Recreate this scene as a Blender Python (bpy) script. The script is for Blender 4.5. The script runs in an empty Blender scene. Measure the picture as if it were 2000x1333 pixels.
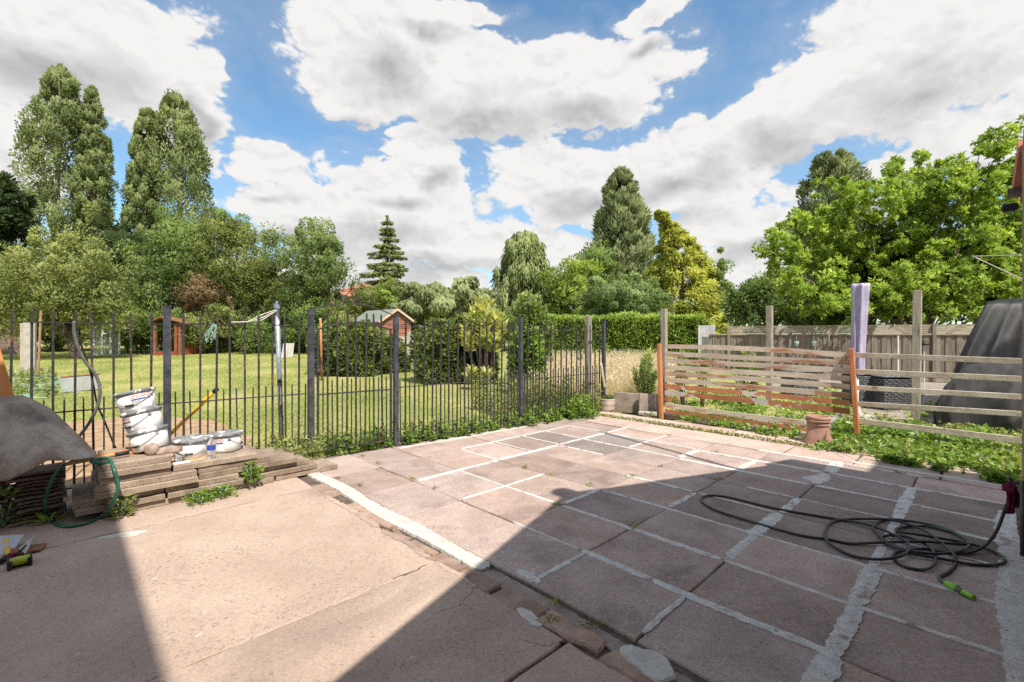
import bpy, math, random
import numpy as np
from mathutils import Vector, Matrix, Euler

# ------------------------------------------------------------------ camera, sky, sun, exposure
scene = bpy.context.scene
col = scene.collection
R = math.radians
FPX, CXP, HZP, CAMH = 900.0, 1000.0, 656.0, 1.36      # focal length, centre and horizon in photograph pixels; eye height
cam = bpy.data.cameras.new("camera")
cam.lens = 36.0 * FPX / 2000.0
cam.sensor_width = 36.0
cam.shift_y = (HZP - 666.5) / 2000.0
cam.clip_start = 0.02
cam.clip_end = 3000
camo = bpy.data.objects.new("camera", cam)
camo.location = (0, 0, CAMH)
camo.rotation_euler = (R(90), 0, 0)
col.objects.link(camo)
scene.camera = camo

SUN_AZ, SUN_EL = R(150.0), R(56.0)                   # from +Y clockwise towards +X
sl = bpy.data.lights.new("sun", 'SUN')
sl.energy = 4.3
sl.angle = R(0.53)
sl.color = (1.0, 0.93, 0.82)
so = bpy.data.objects.new("sun", sl)
sdir = Vector((math.sin(SUN_AZ) * math.cos(SUN_EL), math.cos(SUN_AZ) * math.cos(SUN_EL), math.sin(SUN_EL)))
so.rotation_euler = sdir.to_track_quat('Z', 'Y').to_euler()
so.location = sdir * 60
col.objects.link(so)

scene.view_settings.view_transform = 'Standard'
scene.view_settings.look = 'None'
scene.view_settings.gamma = 1.0
scene.view_settings.exposure = 0.68
scene.cycles.max_bounces = 5
scene.cycles.diffuse_bounces = 3
scene.cycles.glossy_bounces = 2
scene.cycles.transmission_bounces = 5
scene.cycles.transparent_max_bounces = 6
scene.cycles.use_denoising = False

# ---- world: Nishita sky with fair-weather cumulus laid out by direction
world = bpy.data.worlds.new("World")
scene.world = world
world.use_nodes = True
world.cycles.sampling_method = 'MANUAL'
world.cycles.sample_map_resolution = 512
wt = world.node_tree
wt.nodes.clear()
SKY_STRENGTH = 0.11

class NT:
    """tiny helper for wiring shader nodes"""
    def __init__(s, nt): s.nt = nt
    def n(s, t, **kw):
        nd = s.nt.nodes.new(t)
        for k, v in kw.items(): setattr(nd, k, v)
        return nd
    def put(s, sock, v):
        if hasattr(v, 'is_output'): s.nt.links.new(v, sock)
        elif v is not None: sock.default_value = v
    def m(s, op, a, b=None, c=None, clamp=False):
        nd = s.n('ShaderNodeMath', operation=op, use_clamp=clamp)
        s.put(nd.inputs[0], a)
        if b is not None: s.put(nd.inputs[1], b)
        if c is not None: s.put(nd.inputs[2], c)
        return nd.outputs[0]
    def vm(s, op, a, b=None, out=0):
        nd = s.n('ShaderNodeVectorMath', operation=op)
        s.put(nd.inputs[0], a)
        if b is not None:
            s.put(nd.inputs[3] if op == 'SCALE' else nd.inputs[1], b)
        return nd.outputs[out]
    def rng(s, v, a, b, c=0.0, d=1.0, smooth=True):
        nd = s.n('ShaderNodeMapRange')
        nd.interpolation_type = 'SMOOTHSTEP' if smooth else 'LINEAR'
        s.put(nd.inputs[0], v)
        for i, q in enumerate((a, b, c, d)): nd.inputs[i + 1].default_value = q
        return nd.outputs[0]
    def noise(s, vec, scale, detail=3, rough=0.5, dist=0.0, lac=2.0):
        nd = s.n('ShaderNodeTexNoise')
        s.put(nd.inputs['Vector'], vec)
        nd.inputs['Scale'].default_value = scale
        nd.inputs['Detail'].default_value = detail
        nd.inputs['Roughness'].default_value = rough
        nd.inputs['Distortion'].default_value = dist
        nd.inputs['Lacunarity'].default_value = lac
        return nd.outputs[0]
    def mix(s, f, a, b, mode='MIX'):
        nd = s.n('ShaderNodeMix', data_type='RGBA', blend_type=mode)
        s.put(nd.inputs[0], f)
        for sock, v in ((nd.inputs[6], a), (nd.inputs[7], b)):
            if isinstance(v, tuple) and len(v) == 3: v = (*v, 1)
            s.put(sock, v)
        return nd.outputs[2]

w = NT(wt)
tc = w.n('ShaderNodeTexCoord')
D = w.vm('NORMALIZE', tc.outputs['Generated'])
sep = w.n('ShaderNodeSeparateXYZ'); w.put(sep.inputs[0], D)
az = w.m('ARCTAN2', sep.outputs[0], sep.outputs[1])
el = w.m('ARCSINE', sep.outputs[2])
cmb = w.n('ShaderNodeCombineXYZ'); w.put(cmb.inputs[0], az); w.put(cmb.inputs[1], el)
AE = cmb.outputs[0]

def dir_of(px, py):
    a = math.atan((px - CXP) / FPX)
    return a, math.atan((HZP - py) / FPX * math.cos(a))
# cumulus banks: centre and half size in the photograph's pixels, converted to azimuth / elevation
BANKS = [(150, 70, 300, 205), (10, 330, 190, 130), (330, 250, 110, 90), (395, 190, 60, 80),
         (770, 105, 215, 125), (950, 170, 370, 105), (1130, 150, 225, 95), (690, 190, 140, 75), (850, 20, 170, 45),
         (540, 324, 100, 30), (560, 400, 130, 66), (720, 425, 300, 70), (770, 350, 140, 50), (835, 300, 95, 42),
         (850, 490, 320, 66), (1165, 340, 215, 78), (1320, 300, 235, 78), (1240, 390, 330, 48), (1470, 450, 190, 62),
         (1120, 500, 110, 50), (1760, 110, 350, 170), (1540, 230, 170, 80), (1950, 250, 200, 85), (1745, 318, 95, 38),
         (600, 570, 600, 60), (1450, 545, 500, 55), (1270, 20, 110, 34), (1640, 430, 150, 55)]
nv = w.vm('MULTIPLY', D, (1.0, 1.0, 1.55))
warp = w.n('ShaderNodeTexNoise'); w.put(warp.inputs['Vector'], nv)
warp.inputs['Scale'].default_value = 5.0; warp.inputs['Detail'].default_value = 4
wv = w.vm('SCALE', w.vm('SUBTRACT', warp.outputs['Color'], (0.5, 0.5, 0.5)), 0.20)

def cover(off):
    p = w.vm('ADD', w.vm('ADD', AE, wv), (off[0], off[1], 0))
    cur = None
    for bx_, by_, rx, ry in BANKS:
        a0, e0 = dir_of(bx_, by_)
        a1, _ = dir_of(bx_ + rx, by_); a2, _ = dir_of(bx_ - rx, by_)
        _, e1 = dir_of(bx_, by_ - ry); _, e2 = dir_of(bx_, by_ + ry)
        ra, re_ = abs(a1 - a2) * 0.53, abs(e1 - e2) * 0.535
        q = w.vm('MULTIPLY', w.vm('SUBTRACT', p, (a0, e0, 0)), (1 / ra, 1 / re_, 0))
        d = w.m('SUBTRACT', 1.0, w.vm('LENGTH', q, out=1))
        cur = d if cur is None else w.m('MAXIMUM', cur, d)
    return cur
def puffs(vec):
    a = w.m('ABSOLUTE', w.m('MULTIPLY_ADD', w.noise(vec, 6.0, 1, 0.5), 2.0, -1.0))
    b = w.m('ABSOLUTE', w.m('MULTIPLY_ADD', w.noise(vec, 15.0, 2, 0.55), 2.0, -1.0))
    c = w.m('ABSOLUTE', w.m('MULTIPLY_ADD', w.noise(vec, 38.0, 3, 0.6), 2.0, -1.0))
    return w.m('ADD', w.m('MULTIPLY_ADD', a, 0.75, -0.30), w.m('MULTIPLY_ADD', b, 0.55, w.m('MULTIPLY', c, 0.28)))
fbl = w.noise(w.vm('ADD', nv, (3.1, 1.7, 0.4)), 3.2, 4, 0.55, 0.3)
# the sky outside the view carries on with the same kind of broken cloud
away = w.m('MAXIMUM', w.rng(w.m('ABSOLUTE', az), 0.86, 1.1), w.rng(el, 0.62, 0.8))
gen = w.m('MULTIPLY', w.m('SUBTRACT', fbl, 0.47), 2.6)
gen = w.m('ADD', w.m('MULTIPLY', gen, away), w.m('MULTIPLY', w.m('SUBTRACT', 1.0, away), -1.0))
wvec = w.vm('SCALE', w.vm('SUBTRACT', warp.outputs['Color'], (0.5, 0.5, 0.5)), 0.10)
vbase = w.vm('ADD', nv, wvec)
pf0 = puffs(vbase)
pf1 = puffs(w.vm('ADD', vbase, (0.006, 0.0, 0.022)))           # a little nearer the light
f0 = w.m('ADD', w.m('MAXIMUM', cover((0, 0)), gen), w.m('ADD', pf0, 0.05))
dens = w.rng(f0, 0.0, 0.17)
haz = w.rng(f0, -0.55, 0.10)                                  # thin veils round the banks
up = w.m('ADD', w.m('MAXIMUM', cover((0.0, 0.055)), gen), w.m('MULTIPLY', pf0, 0.55))
belly = w.rng(up, 0.22, 1.10)                                 # deep cloud overhead greys the underside
lit = w.m('MULTIPLY', w.m('SUBTRACT', pf1, pf0), 0.9)
shade = w.m('ADD', w.m('ADD', w.m('MULTIPLY', belly, 0.80), 0.0), lit, clamp=True)
sky = w.n('ShaderNodeTexSky')
sky.sky_type = 'NISHITA'
sky.sun_disc = False
sky.sun_elevation = SUN_EL
sky.sun_rotation = SUN_AZ
sky.air_density = 1.0; sky.dust_density = 0.5; sky.ozone_density = 2.0
cw = 1 / SKY_STRENGTH
CL_W, CL_G = 0.575 * cw, 0.25 * cw
ccol = w.mix(shade, (CL_W, CL_W * .985, CL_W * .965), (CL_G * .98, CL_G, CL_G * 1.05))
blue = w.mix(1.0, sky.outputs[0], (0.92, 1.14, 1.14), 'MULTIPLY')
skyc = w.mix(w.m('MULTIPLY', haz, 0.22), blue, (0.40 * cw, 0.42 * cw, 0.45 * cw))
fin = w.mix(dens, skyc, ccol)
bg = w.n('ShaderNodeBackground'); bg.inputs[1].default_value = SKY_STRENGTH
w.put(bg.inputs[0], fin)
wo = w.n('ShaderNodeOutputWorld'); wt.links.new(bg.outputs[0], wo.inputs[0])

# ------------------------------------------------------------------ coordinates
AXA = R(44.25)                                               # the paving's own axes u (away to the left) and v (away to the right)
UX, UY = -math.sin(AXA), math.cos(AXA)
VX, VY = math.cos(AXA), math.sin(AXA)
def UV(u, v, z=0.0): return Vector((u * UX + v * VX, u * UY + v * VY, z))
def ray(px, py): return Vector(((px - CXP) / FPX, 1.0, -(py - HZP) / FPX))
def P(px, py, z=0.0):
    r = ray(px, py); t = (z - CAMH) / r.z
    return Vector((r.x * t, r.y * t, z))
def AT(px, py, d):
    r = ray(px, py)
    return Vector((r.x * d, d, CAMH + r.z * d))
def PV(px, py, v):
    return ONP(px, py, UV(0, v), UV(1, v))
def ONP(px, py, a, b):
    """where the line of sight meets the upright plane through plan points a and b"""
    r = ray(px, py); dx, dy = b[0] - a[0], b[1] - a[1]
    t = (a[0] * dy - a[1] * dx) / (r.x * dy - r.y * dx)
    return Vector((r.x * t, r.y * t, CAMH + r.z * t))
def PU(px, py, u):
    return ONP(px, py, UV(u, 0), UV(u, 1))
def sstep(a, b, x):
    t = np.clip((np.asarray(x, float) - a) / (b - a), 0, 1)
    return t * t * (3 - 2 * t)
def GH(x, y):
    """height of the garden ground: a gentle rise away from the house"""
    x = np.asarray(x, float); y = np.asarray(y, float)
    s = 1 - sstep(4.5, 9.0, x) * (1 - sstep(14, 18, y))
    z = .02 * np.clip(y - 6.6, 0, 40) + .015 * np.clip(y - 24, 0, 60)
    return z * s

# ------------------------------------------------------------------ objects
def link(o, parent=None):
    col.objects.link(o)
    if parent is not None: o.parent = parent
    return o
def tag(o, label=None, cat=None, group=None, kind=None):
    if label: o['label'] = label
    if cat: o['category'] = cat
    if group: o['group'] = group
    if kind: o['kind'] = kind
    return o
def thing(name, label, cat, loc=(0, 0, 0), group=None, rot=(0, 0, 0)):
    o = bpy.data.objects.new(name, None)
    o.empty_display_size = 0.1
    o.location = loc; o.rotation_euler = rot
    col.objects.link(o)
    return tag(o, label, cat, group)
def base_of(p):
    v = Vector((0, 0, 0))
    while p is not None:
        v += p.location; p = p.parent
    return v

class MB:
    """collects shapes in world coordinates, builds one mesh"""
    def __init__(s): s.v = []; s.f = []
    def add(s, vs, fs):
        n = len(s.v)
        s.v += [tuple(q) for q in vs]
        s.f += [tuple(i + n for i in f) for f in fs]
        return s
    def box(s, c, size, rz=0.0, mat=None, ch=0.0):
        hx, hy, hz = size[0] / 2, size[1] / 2, size[2] / 2
        M = mat if mat is not None else Matrix.Rotation(rz, 3, 'Z')
        c = Vector(c)
        if ch <= 0:
            vs = [c + M @ Vector((x * hx, y * hy, z * hz)) for z in (-1, 1) for x, y in ((-1, -1), (1, -1), (1, 1), (-1, 1))]
            return s.add(vs, [(3, 2, 1, 0), (4, 5, 6, 7), (0, 1, 5, 4), (1, 2, 6, 5), (2, 3, 7, 6), (3, 0, 4, 7)])
        ch = min(ch, hx * .9, hy * .9, hz * .9)
        vs, idx = [], {}
        for sx in (-1, 1):
            for sy in (-1, 1):
                for sz in (-1, 1):
                    for ax in range(3):
                        q = [sx * (hx - ch), sy * (hy - ch), sz * (hz - ch)]
                        q[ax] = (sx * hx, sy * hy, sz * hz)[ax]
                        idx[(sx, sy, sz, ax)] = len(vs); vs.append(c + M @ Vector(q))
        I = idx; fs = []
        for t in (-1, 1):
            o1 = ((-1, -1), (1, -1), (1, 1), (-1, 1))
            fs.append([I[(t, a, b, 0)] for a, b in o1]); fs.append([I[(a, t, b, 1)] for a, b in o1]); fs.append([I[(a, b, t, 2)] for a, b in o1])
        for a in (-1, 1):
            for b in (-1, 1):
                fs.append([I[(-1, a, b, 1)], I[(1, a, b, 1)], I[(1, a, b, 2)], I[(-1, a, b, 2)]])
                fs.append([I[(a, -1, b, 0)], I[(a, 1, b, 0)], I[(a, 1, b, 2)], I[(a, -1, b, 2)]])
                fs.append([I[(a, b, -1, 0)], I[(a, b, 1, 0)], I[(a, b, 1, 1)], I[(a, b, -1, 1)]])
                for c_ in (-1, 1): fs.append([I[(a, b, c_, 0)], I[(a, b, c_, 1)], I[(a, b, c_, 2)]])
        # orient outwards
        out = []
        for f in fs:
            ps = [vs[i] for i in f]; ce = sum(ps, Vector()) / len(ps)
            nrm = (ps[1] - ps[0]).cross(ps[2] - ps[0])
            out.append(tuple(f) if nrm.dot(ce - c) > 0 else tuple(reversed(f)))
        return s.add(vs, out)
    def bar(s, p0, p1, w_, h_, up=(0, 0, 1), ch=0.0):
        p0, p1 = Vector(p0), Vector(p1); x = (p1 - p0); L = x.length; x.normalize()
        y = Vector(up).cross(x)
        if y.length < 1e-6: y = Vector((1, 0, 0)).cross(x)
        if y.length < 1e-6: y = Vector((0, 1, 0))
        y.normalize(); z = x.cross(y)
        return s.box((p0 + p1) / 2, (L, w_, h_), mat=Matrix((x, y, z)).transposed(), ch=ch)
    def tube(s, pts, r, n=8, caps=True):
        pts = [Vector(p) for p in pts]; k = len(pts)
        rs = r if hasattr(r, '__len__') else [r] * k
        vs, fs = [], []
        t0 = (pts[1] - pts[0]).normalized()
        a = t0.orthogonal().normalized()
        for i, p in enumerate(pts):
            t = (pts[min(i + 1, k - 1)] - pts[max(i - 1, 0)])
            if t.length < 1e-9: t = t0
            t.normalize()
            a = (a - t * a.dot(t))
            a = a.normalized() if a.length > 1e-6 else t.orthogonal().normalized()
            b = t.cross(a)
            for j in range(n):
                q = 2 * math.pi * j / n
                vs.append(p + (a * math.cos(q) + b * math.sin(q)) * rs[i])
        for i in range(k - 1):
            for j in range(n):
                j2 = (j + 1) % n
                fs.append((i * n + j, i * n + j2, (i + 1) * n + j2, (i + 1) * n + j))
        if caps:
            fs.append(tuple(reversed(range(n)))); fs.append(tuple((k - 1) * n + j for j in range(n)))
        return s.add(vs, fs)
    def lathe(s, prof, n=24, c=(0, 0, 0), M=None, jit=0):
        c = Vector(c); vs, fs = [], []
        for (r, z) in prof:
            for j in range(n):
                q = 2 * math.pi * j / n
                v = Vector((r * math.cos(q), r * math.sin(q), z))
                vs.append(c + (M @ v if M is not None else v))
        for i in range(len(prof) - 1):
            for j in range(n):
                j2 = (j + 1) % n
                fs.append((i * n + j, i * n + j2, (i + 1) * n + j2, (i + 1) * n + j))
        if prof[0][0] > 1e-5: fs.append(tuple(reversed(range(n))))
        if prof[-1][0] > 1e-5: fs.append(tuple((len(prof) - 1) * n + j for j in range(n)))
        return s.add(vs, fs)
    def prism(s, pts, z0, z1, inset=0.0, drop=0.0):
        """upright prism over plan points (counter-clockwise), top edge eased by inset / drop"""
        n = len(pts); pts = [Vector((p[0], p[1], 0)) for p in pts]
        ar = sum(pts[i].x * pts[(i + 1) % n].y - pts[(i + 1) % n].x * pts[i].y for i in range(n))
        if ar < 0: pts.reverse()
        c = sum(pts, Vector()) / n
        vs = [(p.x, p.y, z0) for p in pts]
        fs = []
        if inset > 0:
            vs += [(p.x, p.y, z1 - drop) for p in pts]
            ins = []
            for i, p in enumerate(pts):
                e1 = (p - pts[i - 1]).normalized(); e2 = (pts[(i + 1) % n] - p).normalized()
                nn = Vector((-e1.y - e2.y, e1.x + e2.x, 0))
                nn = nn.normalized() if nn.length > 1e-6 else (c - p).normalized()
                ins.append(p + nn * inset)
            vs += [(p.x, p.y, z1) for p in ins]
            for k in (0, 1):
                for i in range(n):
                    j = (i + 1) % n
                    fs.append((k * n + i, k * n + j, (k + 1) * n + j, (k + 1) * n + i))
            fs.append(tuple(2 * n + i for i in range(n)))
        else:
            vs += [(p.x, p.y, z1) for p in pts]
            for i in range(n):
                j = (i + 1) % n; fs.append((i, j, n + j, n + i))
            fs.append(tuple(n + i for i in range(n)))
        return s.add(vs, fs)
    def build(s, name, mat, parent=None, smooth=False, local=False):
        me = bpy.data.meshes.new(name)
        b = Vector((0, 0, 0)) if local else base_of(parent)
        me.from_pydata([(x - b.x, y - b.y, z - b.z) for x, y, z in s.v], [], s.f)
        if smooth:
            me.polygons.foreach_set('use_smooth', [True] * len(me.polygons))
        me.update()
        if mat is not None: me.materials.append(mat)
        return link(bpy.data.objects.new(name, me), parent)

def smooth_path(pts, k=6):
    """Catmull-Rom through the points"""
    pts = [Vector(p) for p in pts]; out = []
    n = len(pts)
    for i in range(n - 1):
        p0, p1, p2, p3 = pts[max(i - 1, 0)], pts[i], pts[i + 1], pts[min(i + 2, n - 1)]
        for j in range(k):
            t = j / k
            out.append(.5 * ((2 * p1) + (p2 - p0) * t + (2 * p0 - 5 * p1 + 4 * p2 - p3) * t * t + (3 * p1 - p0 - 3 * p2 + p3) * t ** 3))
    out.append(pts[-1]); return out

def copy_tree(o, parent=None):
    c = o.copy(); col.objects.link(c)
    if parent is not None: c.parent = parent
    for ch in list(o.children): copy_tree(ch, c)
    return c
def copy_thing(o, loc, label, rot=None):
    c = copy_tree(o); c.location = loc
    if rot is not None: c.rotation_euler = rot
    c['label'] = label
    return c

def flush_mesh(name, co, quads, mat, parent=None, rnd=None, tri=False):
    """fast mesh from numpy arrays (n,3) / (m,4)"""
    me = bpy.data.meshes.new(name)
    b = base_of(parent)
    co = np.asarray(co, np.float32) - np.array(b, np.float32)
    q = np.asarray(quads, np.int32); m, k = q.shape
    me.vertices.add(len(co)); me.vertices.foreach_set('co', co.ravel())
    me.loops.add(m * k); me.loops.foreach_set('vertex_index', q.ravel())
    me.polygons.add(m); me.polygons.foreach_set('loop_start', np.arange(0, m * k, k, dtype=np.int32))
    try: me.polygons.foreach_set('loop_total', np.full(m, k, np.int32))
    except Exception: pass
    if rnd is not None:
        at = me.attributes.new('rnd', 'FLOAT', 'FACE'); at.data.foreach_set('value', np.asarray(rnd, np.float32))
    me.update(calc_edges=True)
    me.materials.append(mat)
    return link(bpy.data.objects.new(name, me), parent)
# ------------------------------------------------------------------ materials
def newmat(name):
    m = bpy.data.materials.new(name); m.use_nodes = True
    m.node_tree.nodes.clear()
    return m, NT(m.node_tree)
def c4(c): return (c[0], c[1], c[2], 1.0)
def pmat(name, c1, c2, scale=6.0, rough=0.85, bump=0.3, bscale=None, detail=6, spots=None, spots2=None, objrand=0.0,
         use_color=False, metal=0.0, stretch=(1, 1, 1), contrast=(0.35, 0.65), spec=0.3, bdist=0.01, coat=0.0, trans=0.0):
    """two-tone noisy surface; spots = (colour, scale, threshold, softness); objrand varies brightness from object to object"""
    m, n = newmat(name)
    tcn = n.n('ShaderNodeTexCoord'); oi = n.n('ShaderNodeObjectInfo')
    vec = n.vm('ADD', tcn.outputs['Object'], n.vm('SCALE', (7.3, 3.9, 5.1), n.m('MULTIPLY', oi.outputs['Random'], 9.0)))
    vec = n.vm('MULTIPLY', vec, stretch)
    f = n.rng(n.noise(vec, scale, detail, 0.6), contrast[0], contrast[1])
    colr = n.mix(f, c1, c2)
    for sp in (spots, spots2):
        if sp:
            colr = n.mix(n.rng(n.noise(n.vm('ADD', vec, (1.7, 9.2, sp[1])), sp[1], 5, 0.6), sp[2], sp[2] + sp[3]), colr, sp[0])
    if use_color: colr = n.mix(1.0, colr, oi.outputs['Color'], 'MULTIPLY')
    if objrand:
        k = n.m('ADD', 1 - objrand, n.m('MULTIPLY', oi.outputs['Random'], 2 * objrand))
        cb = n.n('ShaderNodeCombineColor')
        for i in range(3): n.put(cb.inputs[i], k)
        colr = n.mix(1.0, colr, cb.outputs[0], 'MULTIPLY')
    bs = n.n('ShaderNodeBsdfPrincipled')
    n.put(bs.inputs['Base Color'], colr)
    bs.inputs['Roughness'].default_value = rough
    bs.inputs['Metallic'].default_value = metal
    bs.inputs['Specular IOR Level'].default_value = spec
    if coat: bs.inputs['Coat Weight'].default_value = coat
    if trans: bs.inputs['Transmission Weight'].default_value = trans
    if bump:
        bn = n.n('ShaderNodeBump'); bn.inputs['Strength'].default_value = bump; bn.inputs['Distance'].default_value = bdist
        n.put(bn.inputs['Height'], n.noise(vec, bscale or scale * 6, 5, 0.65))
        n.put(bs.inputs['Normal'], bn.outputs[0])
    o = n.n('ShaderNodeOutputMaterial'); m.node_tree.links.new(bs.outputs[0], o.inputs[0])
    return m
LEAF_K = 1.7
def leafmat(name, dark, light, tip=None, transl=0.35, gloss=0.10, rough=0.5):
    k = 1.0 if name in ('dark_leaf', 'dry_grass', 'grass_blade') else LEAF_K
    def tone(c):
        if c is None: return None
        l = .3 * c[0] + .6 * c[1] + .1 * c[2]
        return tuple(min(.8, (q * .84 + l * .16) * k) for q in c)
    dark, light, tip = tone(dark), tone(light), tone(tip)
    m, n = newmat(name)
    at = n.n('ShaderNodeAttribute'); at.attribute_name = 'rnd'
    oi = n.n('ShaderNodeObjectInfo')
    f = at.outputs['Fac']
    colr = n.mix(n.rng(f, 0.0, 0.85, smooth=False), dark, light)
    if tip: colr = n.mix(n.rng(f, 0.86, 1.0), colr, tip)
    df = n.n('ShaderNodeBsdfDiffuse'); n.put(df.inputs[0], colr)
    tr = n.n('ShaderNodeBsdfTranslucent'); n.put(tr.inputs[0], n.mix(1.0, colr, (1.35, 1.3, 0.55), 'MULTIPLY'))
    mx = n.n('ShaderNodeMixShader'); mx.inputs[0].default_value = transl
    m.node_tree.links.new(df.outputs[0], mx.inputs[1]); m.node_tree.links.new(tr.outputs[0], mx.inputs[2])
    gl = n.n('ShaderNodeBsdfGlossy'); gl.inputs['Roughness'].default_value = rough; gl.inputs[0].default_value = (0.9, 0.95, 0.9, 1)
    fr = n.n('ShaderNodeFresnel'); fr.inputs[0].default_value = 1.4
    mx2 = n.n('ShaderNodeMixShader'); n.put(mx2.inputs[0], n.m('MULTIPLY', fr.outputs[0], gloss * 1.6, clamp=True))
    m.node_tree.links.new(mx.outputs[0], mx2.inputs[1]); m.node_tree.links.new(gl.outputs[0], mx2.inputs[2])
    o = n.n('ShaderNodeOutputMaterial'); m.node_tree.links.new(mx2.outputs[0], o.inputs[0])
    return m

M = {}
def grainy(name, c1, c2, stain, pit, scale=3.0, pits=(70, .60), use_color=False, objrand=0.0, pitmix=.8, bump=.5, grain=1.0):
    """weathered cast concrete: broad stains, fine sandy grain, clustered dark pits"""
    m, n = newmat(name)
    tcn = n.n('ShaderNodeTexCoord'); oi = n.n('ShaderNodeObjectInfo')
    vec = n.vm('ADD', tcn.outputs['Object'], n.vm('SCALE', (7.3, 3.9, 5.1), n.m('MULTIPLY', oi.outputs['Random'], 9.0)))
    colr = n.mix(n.rng(n.noise(vec, scale, 6, .65), .34, .66), c1, c2)
    colr = n.mix(n.m('MULTIPLY', n.rng(n.noise(vec, scale * .45, 7, .68, .6), .50, .70), .75), colr, stain)
    colr = n.mix(n.m('MULTIPLY', n.rng(n.noise(vec, scale * 2.6, 5, .7, 1.2), .56, .72), .45), colr, stain)
    clus = n.rng(n.noise(vec, scale * .9, 4, .6), .40, .66, .35, 1.0)
    g1 = n.noise(vec, pits[0] * 1.5, 4, .8); g2 = n.noise(vec, pits[0], 4, .75)
    pt = n.m('MULTIPLY', n.rng(g2, pits[1], pits[1] + .10), n.m('MULTIPLY', clus, pitmix))
    gr = n.rng(g1, .28, .72, 1 - .34 * grain, 1 + .32 * grain, smooth=False)
    cb = n.n('ShaderNodeCombineColor')
    for i in range(3): n.put(cb.inputs[i], gr)
    colr = n.mix(1.0, colr, cb.outputs[0], 'MULTIPLY')
    colr = n.mix(pt, colr, pit)
    colr = n.mix(n.m('MULTIPLY', n.rng(n.noise(n.vm('ADD', vec, (4.4, 2.2, 0)), 17, 3, .5), .70, .76), .6), colr, (.50, .47, .43))
    if use_color: colr = n.mix(1.0, colr, oi.outputs['Color'], 'MULTIPLY')
    if objrand:
        k = n.m('ADD', 1 - objrand, n.m('MULTIPLY', oi.outputs['Random'], 2 * objrand)); cb = n.n('ShaderNodeCombineColor')
        for i in range(3): n.put(cb.inputs[i], k)
        colr = n.mix(1.0, colr, cb.outputs[0], 'MULTIPLY')
    bs = n.n('ShaderNodeBsdfPrincipled'); n.put(bs.inputs['Base Color'], colr)
    bs.inputs['Roughness'].default_value = .93; bs.inputs['Specular IOR Level'].default_value = .25
    bn = n.n('ShaderNodeBump'); bn.inputs['Strength'].default_value = bump; bn.inputs['Distance'].default_value = .006
    n.put(bn.inputs['Height'], n.m('ADD', n.m('MULTIPLY', g1, .5), n.m('SUBTRACT', n.noise(vec, scale * 6, 5, .7), n.m('MULTIPLY', pt, 1.2))))
    n.put(bs.inputs['Normal'], bn.outputs[0])
    o = n.n('ShaderNodeOutputMaterial'); m.node_tree.links.new(bs.outputs[0], o.inputs[0])
    return m
M['slab'] = grainy('paving_concrete', (.345, .262, .228), (.435, .34, .30), (.225, .175, .155), (.105, .085, .076), 3.4, (46, .60), True, .12)
M['concrete'] = grainy('old_concrete', (.385, .288, .232), (.46, .352, .288), (.275, .208, .172), (.13, .10, .086), 1.7, (52, .57), pitmix=.8, grain=.6)
M['mortar'] = pmat('mortar', (.49, .47, .44), (.62, .60, .57), 16, .95, .7, 90, spots=((.32, .265, .235), 11, .57, .10), spots2=((.20, .17, .15), 34, .64, .05), bdist=.008)
M['mortar_white'] = pmat('fresh_mortar', (.46, .435, .40), (.56, .535, .50), 9, .95, .5, 60, spots=((.38, .34, .30), 5, .62, .14), spots2=((.25, .21, .19), 30, .67, .05))
M['dirt'] = pmat('dirt', (.085, .068, .055), (.16, .125, .10), 20, .98, .6, 90)
M['brickfrag'] = pmat('broken_brick', (.29, .195, .15), (.40, .285, .225), 9, .95, .7, 70, spots=((.16, .10, .08), 8, .58, .15), objrand=.15)
M['stackslab'] = grainy('stacked_slab_concrete', (.25, .19, .145), (.36, .285, .22), (.14, .105, .08), (.07, .055, .045), 5, (60, .60), False, .16, .9, .8)
M['tile'] = pmat('clay_tile', (.15, .105, .088), (.24, .175, .145), 8, .93, .5, 60, spots=((.24, .22, .18), 10, .62, .1), objrand=.25)
M['felt'] = pmat('roofing_felt', (.31, .26, .22), (.46, .39, .335), 7, .97, .9, 70, spots=((.17, .14, .12), 2.6, .52, .2), spots2=((.50, .44, .38), 30, .62, .08), bdist=.008)
M['iron'] = pmat('black_painted_iron', (.030, .029, .032), (.055, .053, .058), 30, .6, .15, 80, spots=((.15, .08, .045), 12, .58, .07), spec=.25, objrand=.15)
M['ironpost'] = pmat('weathered_iron_post', (.035, .036, .044), (.08, .083, .105), 9, .5, .15, 60, spots=((.13, .075, .045), 14, .65, .05), spec=.3)
M['galv'] = pmat('weathered_steel_pole', (.22, .24, .32), (.40, .43, .52), 10, .4, .1, 60, spots=((.06, .06, .08), 5, .56, .06), metal=.3)
M['bucket'] = pmat('white_plastic', (.80, .80, .80), (.84, .84, .83), 4, .35, .0, spec=.5)
M['lid'] = pmat('mortar_caked_lid', (.13, .13, .145), (.21, .21, .225), 14, .6, .5, 50, spots=((.62, .60, .58), 16, .66, .06))
M['rim'] = pmat('lid_rim', (.16, .16, .175), (.26, .26, .27), 20, .55, .4, 50, spots=((.74, .72, .70), 14, .54, .05))
M['wire'] = pmat('wire', (.30, .30, .31), (.40, .40, .41), 20, .4, 0, metal=.6)
M['red'] = pmat('red_print', (.62, .05, .06), (.66, .07, .08), 5, .5, 0)
M['blueprint'] = pmat('blue_print', (.03, .07, .38), (.04, .09, .42), 5, .5, 0)
M['greenprint'] = pmat('green_print', (.05, .16, .10), (.06, .19, .12), 5, .5, 0)
M['greyprint'] = pmat('grey_print', (.28, .28, .30), (.34, .34, .36), 5, .5, 0)
M['black'] = pmat('black_plastic', (.018, .018, .02), (.03, .03, .033), 9, .5, .1)
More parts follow.
